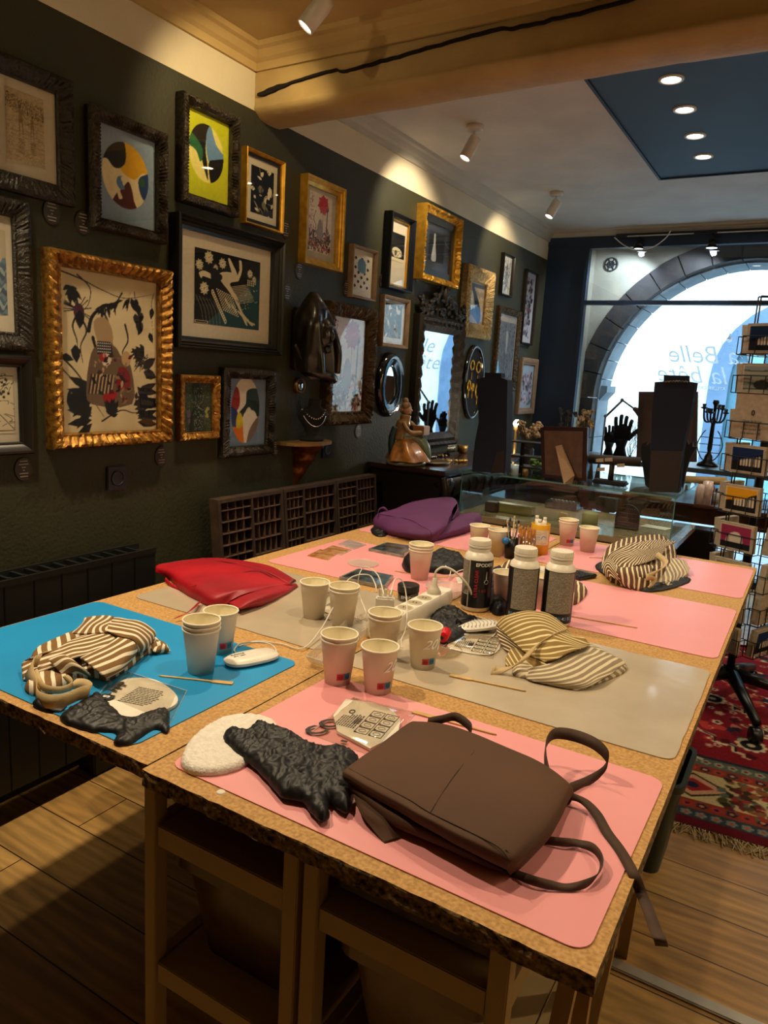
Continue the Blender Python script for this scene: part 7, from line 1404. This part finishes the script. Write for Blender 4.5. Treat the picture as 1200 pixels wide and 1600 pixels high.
p = inside(1017, 824); tag(B().prism([tuple(p+Vector(q)) for q in ((-.05, -.02, 0), (.07, -.03, 0), (.09, .05, 0), (-.03, .06, 0))], (0, 0, .002)).build('price_card', mat('paper_white', 'cfcbc2', rough=.8)), 'white card lying flat at the right end inside the glass case', 'card')
# ================================================================ WINDOW DISPLAY BEHIND
t = thing('window_table', 'reddish brown table with turned legs before the shop window', 'table', (1.45, 4.55, 0)); rw_ = mat('red_wood', '4d2a1d', '3a1e14', scale=8, rough=.25, coat=.4)
tz = Y(1100, 790, 4.3).z; B().box(.75, 4.3, tz-.02, 2.05, 4.95, tz, bev=.006).build('top', rw_, t, auto=True); B().box(.8, 4.34, tz-.11, 2.0, 4.9, tz-.021).build('apron', rw_, t)
for x in (.85, 1.95):
    for y in (4.4, 4.85): B().lathe([(.03, 0), (.02, .05), (.035, .12), (.018, .2), (.032, .3), (.02, .42), (.03, .5), (.028, tz-.11)], (x, y, 0), 16).build('leg', rw_, t, smooth=True)
def on(u, v, z): return Z(u, v, z)
t = thing('console_table', 'dark narrow console under the arch carrying the candelabra and sculptures', 'console', (1.2, 5.3, 0)); cz = Y(1100, 733, 5.05).z; B().box(.45, 5.05, cz-.03, 2.3, 5.5, cz, bev=.004).build('top', mat('console_grey', '3a4148', rough=.3), t); [B().box(x, y, 0, x+.05, y+.05, cz-.031).build('leg', dw, t) for x in (.5, 2.2) for y in (5.08, 5.42)]
p = on(1105, 728, cz); sc = (Y(1105, 620, p.y).z-cz)/.50; t = thing('candelabra', 'black iron candelabra with many arms standing before the window', 'candelabra', tuple(p)); iron = mat('black_iron', '0e1012', rough=.35); b = B()
b.lathe([(0, 0), (.075*sc, 0), (.07*sc, .02*sc), (.035*sc, .04*sc), (.03*sc, .07*sc), (.012*sc, .1*sc), (.018*sc, .13*sc), (.014*sc, .30*sc), (.02*sc, .33*sc), (.01*sc, .36*sc), (.012*sc, .44*sc), (.024*sc, .46*sc), (.018*sc, .48*sc), (0, .48*sc)], p, 18); b.build('stem', iron, t, smooth=True)
for k in range(6):
    a = k*math.pi/3+.3; dv = Vector((math.cos(a), math.sin(a), 0)); q1 = p+dv*.075*sc+Vector((0, 0, (.38+.03*(k % 2))*sc)); B().tube(cr([p+Vector((0, 0, .34*sc)), p+dv*.04*sc+Vector((0, 0, .32*sc)), p+dv*.065*sc+Vector((0, 0, .34*sc)), q1], 6), .007*sc).lathe([(.005*sc, 0), (.024*sc, .01*sc), (.024*sc, .016*sc), (.012*sc, .016*sc), (.014*sc, .04*sc), (0, .04*sc)], q1, 14).build('arm', iron, t, smooth=True)
b = B()
for s_ in (-1, 1): b.tube(cr([p+Vector((s_*.04*sc, -.02, .26*sc)), p+Vector((s_*.06*sc, -.02, .23*sc)), p+Vector((s_*.085*sc, -.02, .15*sc)), p+Vector((s_*.05*sc, -.02, .06*sc)), p+Vector((0, -.02, .03*sc))], 6), .004*sc)
[b.tube([p+Vector((-.075*sc, -.02, z*sc)), p+Vector((.075*sc, -.02, z*sc))], .003*sc) for z in (.10, .16, .21)]; b.build('lyre_scroll', iron, t, smooth=True)
p = on(1045, 728, cz); yb = max(5.1, min(5.4, p.y)); t = thing('large_frame_back', 'large brown framed panel seen from behind, in front of the window', 'picture frame', tuple(Y(1045, 727, yb)))
outl('frame', [(998, 612), (1090, 612), (1088, 722), (994, 720)], yb, .03, mat('panel_brown', '3d2c26', rough=.6), t); outl('back_board', [(1006, 620), (1083, 620), (1081, 712), (1002, 712)], yb-.004, .004, mat('panel_back', '4e3a30', rough=.8), t)
# black hand-shaped holders
def hand(u, v, sc, lab, rz=0):
    p = on(u, v, cz); p.y = min(max(p.y, 5.08), 5.4); t = thing('hand_sculpture', lab, 'sculpture', tuple(p)); M3 = Matrix.Rotation(rz, 3, 'Z'); f = lambda x, y, z: p+M3 @ Vector((x, y, z))*sc; b = B()
    b.tube([f(0, 0, 0), f(0, 0, .05), f(0, 0, .10)], [.04*sc, .025*sc, .038*sc], seg=12).sph(f(0, 0, .13), .05*sc, (1, .5, 1.1), 14)
    for k in range(4): x = -.036+.024*k; l = (.07, .085, .08, .06)[k]; b.tube(cr([f(x, 0, .15), f(x*1.15, -.005, .15+l*.6), f(x*1.25, .005, .15+l)], 4), [.011*sc]*8+[.008*sc], seg=8)
    b.tube(cr([f(.035, 0, .10), f(.07, -.01, .14), f(.10, -.01, .165)], 4), [.013*sc]*8+[.008*sc], seg=8); b.build('hand', blackm, t, smooth=True)
hand(968, 713, 1.25, 'black open hand sculpture on the console, fingers up'); hand(950, 710, .9, 'smaller black hand sculpture left of the open hand', .6)
b = B(); r = random.Random(6); c = on(985, 715, cz); c.y = 5.3
for k in range(12):
    q = [c]
    for j in range(4): q.append(q[-1]+Vector((r.uniform(-.03, .04), 0, r.uniform(.04, .08))))
    b.tube(cr([tuple(x) for x in q], 3), .0018, seg=4)
tag(b.build('dry_branches', mat('dry_stem', '4a3a26')), 'bare dried twigs behind the open hand sculpture', 'branches')
# articulated desk lamp
p = on(946, 712, cz); p.y = 5.15; t = thing('desk_lamp', 'grey jointed desk lamp leaning over the window console', 'lamp', tuple(p)); q1, q2, q3 = Y(946, 650, 5.15), Y(972, 625, 5.15), Y(990, 638, 5.15); lm = mat('lamp_grey', '7c838a', rough=.4, metal=.4)
B().lathe([(0, 0), (.04, 0), (.04, .012), (0, .014)], (p.x, p.y, cz), 18).build('base', lm, t, smooth=True); B().tube([(p.x, p.y, cz+.01), q1], .006).tube([q1+Vector((.01, 0, 0)), q2+Vector((.01, 0, 0))], .004).tube([q1, q2], .004).tube([q2, q3], .006).sph(q1, .012).sph(q2, .012).build('arm', lm, t, smooth=True); B().lathe([(.012, 0), (.018, .02), (.04, .07), (.038, .07), (.014, .02)], q3, 18, axis=(.8, 0, -.4)).build('shade', mat('shade_brown', '6a5648', rough=.4), t, smooth=True)
# clutter on the window table
mats_ = [mat('clear_resin', 'd8c0b8'), mat('copper_piece', '8f5a3c', rough=.4, metal=.5), mat('white_ceramic', 'c9cbcb', rough=.25), blackm, mat('tan_wood', 'a67f4e', rough=.6)]
b = B().tube([Y(1065, 749, 4.45), Y(1135, 752, 4.45)], .022, seg=16); tag(b.build('paper_roll', mat('roll_beige', 'a88a58', rough=.7), smooth=True), 'beige roll lying across the top of a wooden support on the window table', 'roll')
a_, c_ = Y(1072, 753, 4.45), Y(1110, 753, 4.45); tag(B().box(a_.x, 4.44, tz, a_.x+.012, 4.46, a_.z-.02).box(c_.x, 4.44, tz, c_.x+.014, 4.46, c_.z-.02).box(a_.x, 4.43, tz, c_.x+.014, 4.47, tz+.01).build('roll_support', rw_), 'small wooden support holding the beige roll', 'stand')
labs = ['clear glass tumbler at the left of the window table', 'clear glass tumbler beside the copper bottle', 'copper bottle on the window table', 'white ceramic pot in front of the beige roll', 'black round pot under the beige roll', 'white ceramic cup at the right end of the window table', 'tan wooden bowl on the window table', 'black low dish at the right of the window table', 'tall clear glass in the centre of the window table']
for k, (u, v, h) in enumerate(((1083, 785, .09), (1092, 788, .11), (1107, 782, .10), (1117, 784, .05), (1098, 768, .05), (1128, 778, .06), (1075, 776, .04), (1123, 770, .03), (1102, 788, .13))):
    p = on(u, v, tz+.0012); p.y = max(4.34, min(4.9, p.y)); r1 = .018+.004*(k % 3); tag(B().lathe([(0, 0), (r1, 0), (r1*1.1, h*.7), (r1*(.6 if k == 2 else 1), h), (r1*.5, h), (r1*.5, h*.6), (0, h*.6)], p, 18).build('vessel', mats_[(0, 0, 1, 2, 3, 2, 4, 3, 0)[k]], smooth=True), labs[k], 'vessel')
p = on(1000, 778, tz+.0012); p.y = 4.4; t = thing('sieve_dish', 'round wire dish on a tan wooden board at the left of the window table', 'dish', tuple(p)); B().prism([tuple(p+Vector(q)) for q in ((-.12, -.05, 0), (.12, -.07, 0), (.14, .06, 0), (-.10, .08, 0))], (0, 0, .014)).build('board', mats_[4], t); B().lathe([(.085, .015), (.06, .04), (.02, .05), (0, .05)], p, 20).build('dish', mat('wire_grey', '6a6459', rough=.5), t, smooth=True)
tag(B().box(1.30, 3.98, 0, 1.62, 4.12, .66, bev=.006).build('dark_cabinet', dw), 'dark wooden cabinet standing behind the glass case', 'cabinet')
# ================================================================ POSTCARD RACK
pc = Z(1128, 1112, .13); RXc, RYc = 1.80, 3.40
t = thing('rack_frame', 'black wire revolving postcard rack on a wheeled star base beside the table', 'postcard rack', (RXc, RYc, 0)); wire = mat('black_wire', '0a0a0c', rough=.4)
B().tube([(RXc, RYc, .12), (RXc, RYc, 1.78)], .016, seg=12).build('pole', wire, t, smooth=True)
for k in range(5):
    a = -1.16+k*2*math.pi/5; dv = Vector((math.cos(a), math.sin(a), 0)); c = Vector((RXc, RYc, 0)); l = B().tube([c+dv*.03+Vector((0, 0, .15)), c+dv*.16+Vector((0, 0, .13)), c+dv*.35+Vector((0, 0, .085))], [.03, .024, .018], seg=8).build('leg', mat('black_plastic', '0d0d0e'), t, smooth=True)
    w = c+dv*.35; B().lathe([(0, -.02), (.03, -.02), (.034, -.015), (.034, .015), (.03, .02), (0, .02)], w+Vector((0, 0, .0345)), 20, axis=(-dv.y, dv.x, 0)).build('caster', mat('black_plastic', '0d0d0e'), l, smooth=True)
def land(seed, sky, hill, kind=0):
    c = Cv(40, 28, sky, .7); r = random.Random(seed)
    if kind == 0:
        c.poly([(0, .6), (.3, .55), (.55, .5), (1, .2), (1, 1), (0, 1)], hill, 2)
        for i in range(7): x = .3+.09*i; c.poly([(x, .75), (x, .55-.03*i), (x+.03, .5-.03*i), (x+.06, .55-.03*i), (x+.06, .75)], 'd9d2bf'); 
        c.rect(0, .8, 1, 1, '14161a')
    elif kind == 1:
        for i in range(10): c.line([(0, .2+.08*i), (.4, .25+.08*i-.1*r.random()), (1, .2+.08*i)], .03, r.choice(['3b4436', '8a8e77', '5a6152', 'a9a88f']), 4)
        c.ell(.6, .75, .25, '22261f', .5)
    elif kind == 2:
        c.poly([(.2, .75), (.35, .35), (.6, .3), (.75, .7)], 'cfc4b2', 2); c.rect(0, .72, 1, 1, hill)
    else:
        for i in range(5): c.leaf(.5, .6, -3+.7*i, .35, .3, hill)
    for q in (0, 1): c.rect(0, q*.97, 1, q*.97+.04, 'd8d0bc'); c.rect(q*.97, 0, q*.97+.04, 1, 'd8d0bc')
    return c
KI = [('0b2242', '0e1420', 0, 'deep blue'), ('8c9690', '2c322a', 1, 'green landscape'), None, ('0f2a55', '14161c', 0, 'blue bridge'), ('d59a1c', '16130f', 0, 'yellow bridge'), ('8f2a4e', '1a1a1e', 2, 'crimson sky'), ('8a7866', '3a2a22', 3, 'brown leaf'), ('6c6a58', '1c1c1a', 1, 'olive'), ('9a948a', '2b2622', 3, 'grey figure')]
cardm = mat('card_edge', 'b3a58f', 'a4967f', scale=60, rough=.8); rot0 = -.42; CW, CHh = .150, .115; tiers = [1.587, 1.432, 1.247, 1.107, .942, .785, .63, .49, .35]
side_names = ['facing the table', 'street side', 'far side', 'green wall side']
for s_ in range(4):
    a = rot0-math.pi/2+s_*math.pi/2; n = Vector((math.cos(a), math.sin(a), 0)); ux = Vector((-math.sin(a), math.cos(a), 0)); up = Vector((0, 0, 1)); base = Vector((RXc, RYc, 0))+n*.085
    b = B()
    for x in (-.06, .06): b.tube([base+ux*x+up*.28, base+ux*x+up*1.74], .003, seg=6)
    for z in tiers:
        q = base+up*(z-.075); P = [q-ux*.085, q-ux*.085+n*.045, q+ux*.085+n*.045, q+ux*.085]; b.tube(P, .002, seg=6)
        P = [p_+up*.07 for p_ in P]; b.tube(P, .002, seg=6); [b.tube([P[i]-up*.07, P[i]], .002, seg=6) for i in range(4)]; [b.tube([q+ux*x+n*.045, q+ux*x+n*.045+up*.07], .002, seg=6) for x in (-.03, .03)]
    for z in (.28, 1.74): b.tube([Vector((RXc, RYc, z)), base+up*z-ux*.06], .003).tube([Vector((RXc, RYc, z)), base+up*z+ux*.06], .003)
    b.build('wire_side', wire, t)
    if s_ == 2: continue
    for k, z in enumerate(tiers):
        if s_ == 1 and k < 3 and False: continue
        spec = KI[(k+s_*4) % 9] if s_ else KI[k]; tall = spec is None; h = .19 if tall else CHh; w = .155 if tall else CW
        q0 = base+n*.006+up*(z-.072); lean = n*.010; o = q0-ux*w/2
        lab = ('tall pale printed cards' if tall else spec[3]+' postcards')+' in the wire rack, tier %s from the top %s' % (['first', 'second', 'third', 'fourth', 'fifth', 'sixth', 'seventh', 'eighth', 'ninth'][k], side_names[s_])
        th = .030 if tall else .026
        b = B().prism([tuple(o), tuple(o+ux*w), tuple(o+ux*w+up*h+lean), tuple(o+up*h+lean)], tuple(n*th)); me = b.build('postcard_stack', cardm); tag(me, lab, 'postcards', 'postcard stacks in the rack')
        o2 = o+n*(th+.0012)+ux*.008+up*(h-.008)+lean*.93; v_ = -(up*(h-.016)+lean*.86)
        if tall:
            tt = text('printed_text', '0', .03, o+n*(th+.002)+ux*w*.5+up*h*.55+lean*.6, ux, up+lean, ink2, me, bold=.0006); [text('printed_text', s2, .013, o+n*(th+.002)+ux*w*.5+up*(h*.38-.016*i)+lean*.5, ux, up+lean, ink2, me) for i, s2 in enumerate(('Clous de la rue', 'Une carte 2\u20ac', 'Trois cartes 5\u20ac', 'Dix cartes 12\u20ac'))]
        else: paint('picture', land(k+s_*9, spec[0], spec[1], spec[2]), (tuple(o2), tuple(ux*(w-.016)), tuple(v_)), artm, me)
# ================================================================ RUG
def rug():
    c = Cv(460, 400, '7a1a22', 1.95/2.25); r = random.Random(11); A = c.a; yy, xx = c.gy, c.gx
    W_, H_ = 2.25, 1.95                                  # metres; v = 0 far end, 1 near end
    my = (1-yy)*H_; mx = xx*W_; d = np.minimum(my, mx)     # distance from the near / left border
    n = np.random.RandomState(3).rand(*yy.shape)
    def band(a, b_, col): A[(d >= a) & (d < b_)] = c.c(col)
    band(0, .05, '5e1220'); band(.05, .105, '33404a'); band(.105, .165, '8e3d2b'); band(.165, .37, 'c9b98c'); band(.37, .43, '8e3d2b'); band(.43, .49, '5c6258'); band(.49, .51, '2a2c36')
    s = lambda u_, v_: (u_/W_, 1-v_/H_)
    def fl(mxp, myp, R, c1, c2, k=6):
        for j in range(k):
            a = j*2*math.pi/k; q = s(mxp+R*.6*math.cos(a), myp+R*.6*math.sin(a)); c.ell(q[0], q[1], R*.38/W_, c1)
        q = s(mxp, myp); c.ell(q[0], q[1], R*.4/W_, c2)
    L_ = 18
    for i in range(60):                                 # guard borders: flowers
        p = .03+i*.045
        for off, c1, c2 in ((.077, '7f8a86', 'b05040'), (.135, '20284a', 'c9803a') if i % 2 else (.135, 'b03a2c', '20284a'), (.40, '20284a', 'd09a5a') if i % 2 else (.40, 'b8462f', '222848'), (.46, '9aa08e', '7a2a26')):
            if p > off: fl(p, off, .019, c1, c2, 5); fl(off, p, .019, c1, c2, 5)
    for i in range(9):                                  # wide cream border: stepped medallions and vines
        p = .40+i*.36
        for (fx, fy) in ((lambda a, b_: (a, b_)), (lambda a, b_: (b_, a))) and [(0, 0), (1, 1)]:
            g = (lambda a, b_: s(a, b_)) if fx == 0 else (lambda a, b_: s(b_, a))
            c.poly([g(p-.13, .267), g(p, .18), g(p+.13, .267), g(p, .355)], '2c2418'); c.poly([g(p-.115, .267), g(p, .192), g(p+.115, .267), g(p, .343)], 'd0a084'); c.poly([g(p-.07, .267), g(p, .22), g(p+.07, .267), g(p, .315)], '9c2a2c'); c.ell(*g(p, .267), .02/W_, '20284a')
            for q in range(8):
                x = p+.13+.1*q/8; y = .267+.06*math.sin(q*2.4); c.leaf(*g(x, y), r.uniform(0, 6.28), .035/W_, .35, r.choice(['4c4a2c', '7c2422', '2c2418']))
            c.line([g(p+.12, .2), g(p+.18, .267), g(p+.24, .33)], .008/W_, '3c3a24')
    for i in range(1500):                               # dense leaves and vines of the cream border
        p, o_ = r.uniform(.3, W_), r.uniform(.17, .365); k = i % 2; q = s(p, o_) if k else s(o_, p)
        if abs(((p-.40+.18) % .36)-.18) > .09+.0*o_: c.leaf(q[0], q[1], r.choice([.6, 2.2, 3.9, 5.3])+r.uniform(-.3, .3), r.uniform(.012, .022), .35, r.choice(['4c4a2c', '6b2a26', '3a3020', '8a5a3a', '5d6a5c', '9c3a34']))
    m = d > .51; A[m] = np.array(c.c('7d1822'))*(.85+.3*n[m][:, None])
    for i in range(620):                                # red field with scattered flowers and crooked vines
        x, y = r.uniform(.53, W_), r.uniform(.53, H_); k = r.random()
        if k < .45: fl(x, y, r.uniform(.014, .024), r.choice(['b07a6a', '3a2330', 'c9a88a', 'a3342c', '4a5a5a']), r.choice(['20202c', 'c9b08a', '6a1418']), 5)
        elif k < .6: q = s(x, y); c.line([q, (q[0]+.02, q[1]+.01), (q[0]+.02, q[1]+.035), (q[0]+.04, q[1]+.04)], .008, 'cdbb98'); c.line([(q[0]+.003, q[1]), (q[0]+.022, q[1]+.012), (q[0]+.022, q[1]+.033)], .004, '1c1418')
        else: q = s(x, y); c.leaf(q[0], q[1], r.uniform(0, 6.3), .025, .4, r.choice(['a8372e', '4a1018', 'b8705a', '2b2a3a']))
    for (x, y) in ((.62, .62), (.95, .70), (1.3, .65), (.8, 1.1), (1.2, 1.2)):
        for j in range(10): a = j*.628; q = s(x+.045*math.cos(a), y+.045*math.sin(a)); c.ell(*q, .014/W_, 'cdbb98')
        c.ell(*s(x, y), .04/W_, '1c1a22'); c.ell(*s(x, y), .015/W_, 'cdbb98')
    A *= (.9+.2*n[..., None]); np.clip(A, 0, 1, out=A); return c
rx0, ry0 = 1.05, 2.25; rz = .09
ux = np.array([math.cos(rz), math.sin(rz), 0]); uy = np.array([-math.sin(rz), math.cos(rz), 0]); o_ = np.array([rx0, ry0, .009])+uy*1.95
t = thing('rug', 'red oriental rug with cream border and fringe on the floor under the card rack', 'rug', (2.5, 3.5, 0))
paint('pile', rug(), (o_, ux*2.25, -uy*1.95), attrmat('rug_pile', rough=.95, spec=.1, bump=.9, bs=500), t)
b = B(); q = [np.array([rx0, ry0, .001])+ux*a+uy*c for a, c in ((0, 0), (2.25, 0), (2.25, 1.95), (0, 1.95))]; b.prism([tuple(v) for v in q], (0, 0, .007)); b.build('backing', mat('rug_back', '6b4a34', rough=.9), t)
b = B(); r = random.Random(9)
for k in range(520):
    a = 2.25*k/520+r.uniform(-.004, .004); P = np.array([rx0, ry0, .006])+ux*a; an = r.uniform(-.5, .5)+.35*math.sin(k*.07); l = r.uniform(.04, .075); p1 = P-uy*l*.5*math.cos(an)+ux*l*.5*math.sin(an)+np.array([0, 0, r.uniform(0, .01)]); p2 = P-uy*l*math.cos(an*1.6)+ux*l*math.sin(an*1.6); p2[2] = .003; b.tube([P, p1, p2], .0017, seg=4)
o = b.build('fringe', mat('fringe_cream', 'a99874', '8c7a58', scale=80, rough=.9), t); o['kind'] = 'stuff'
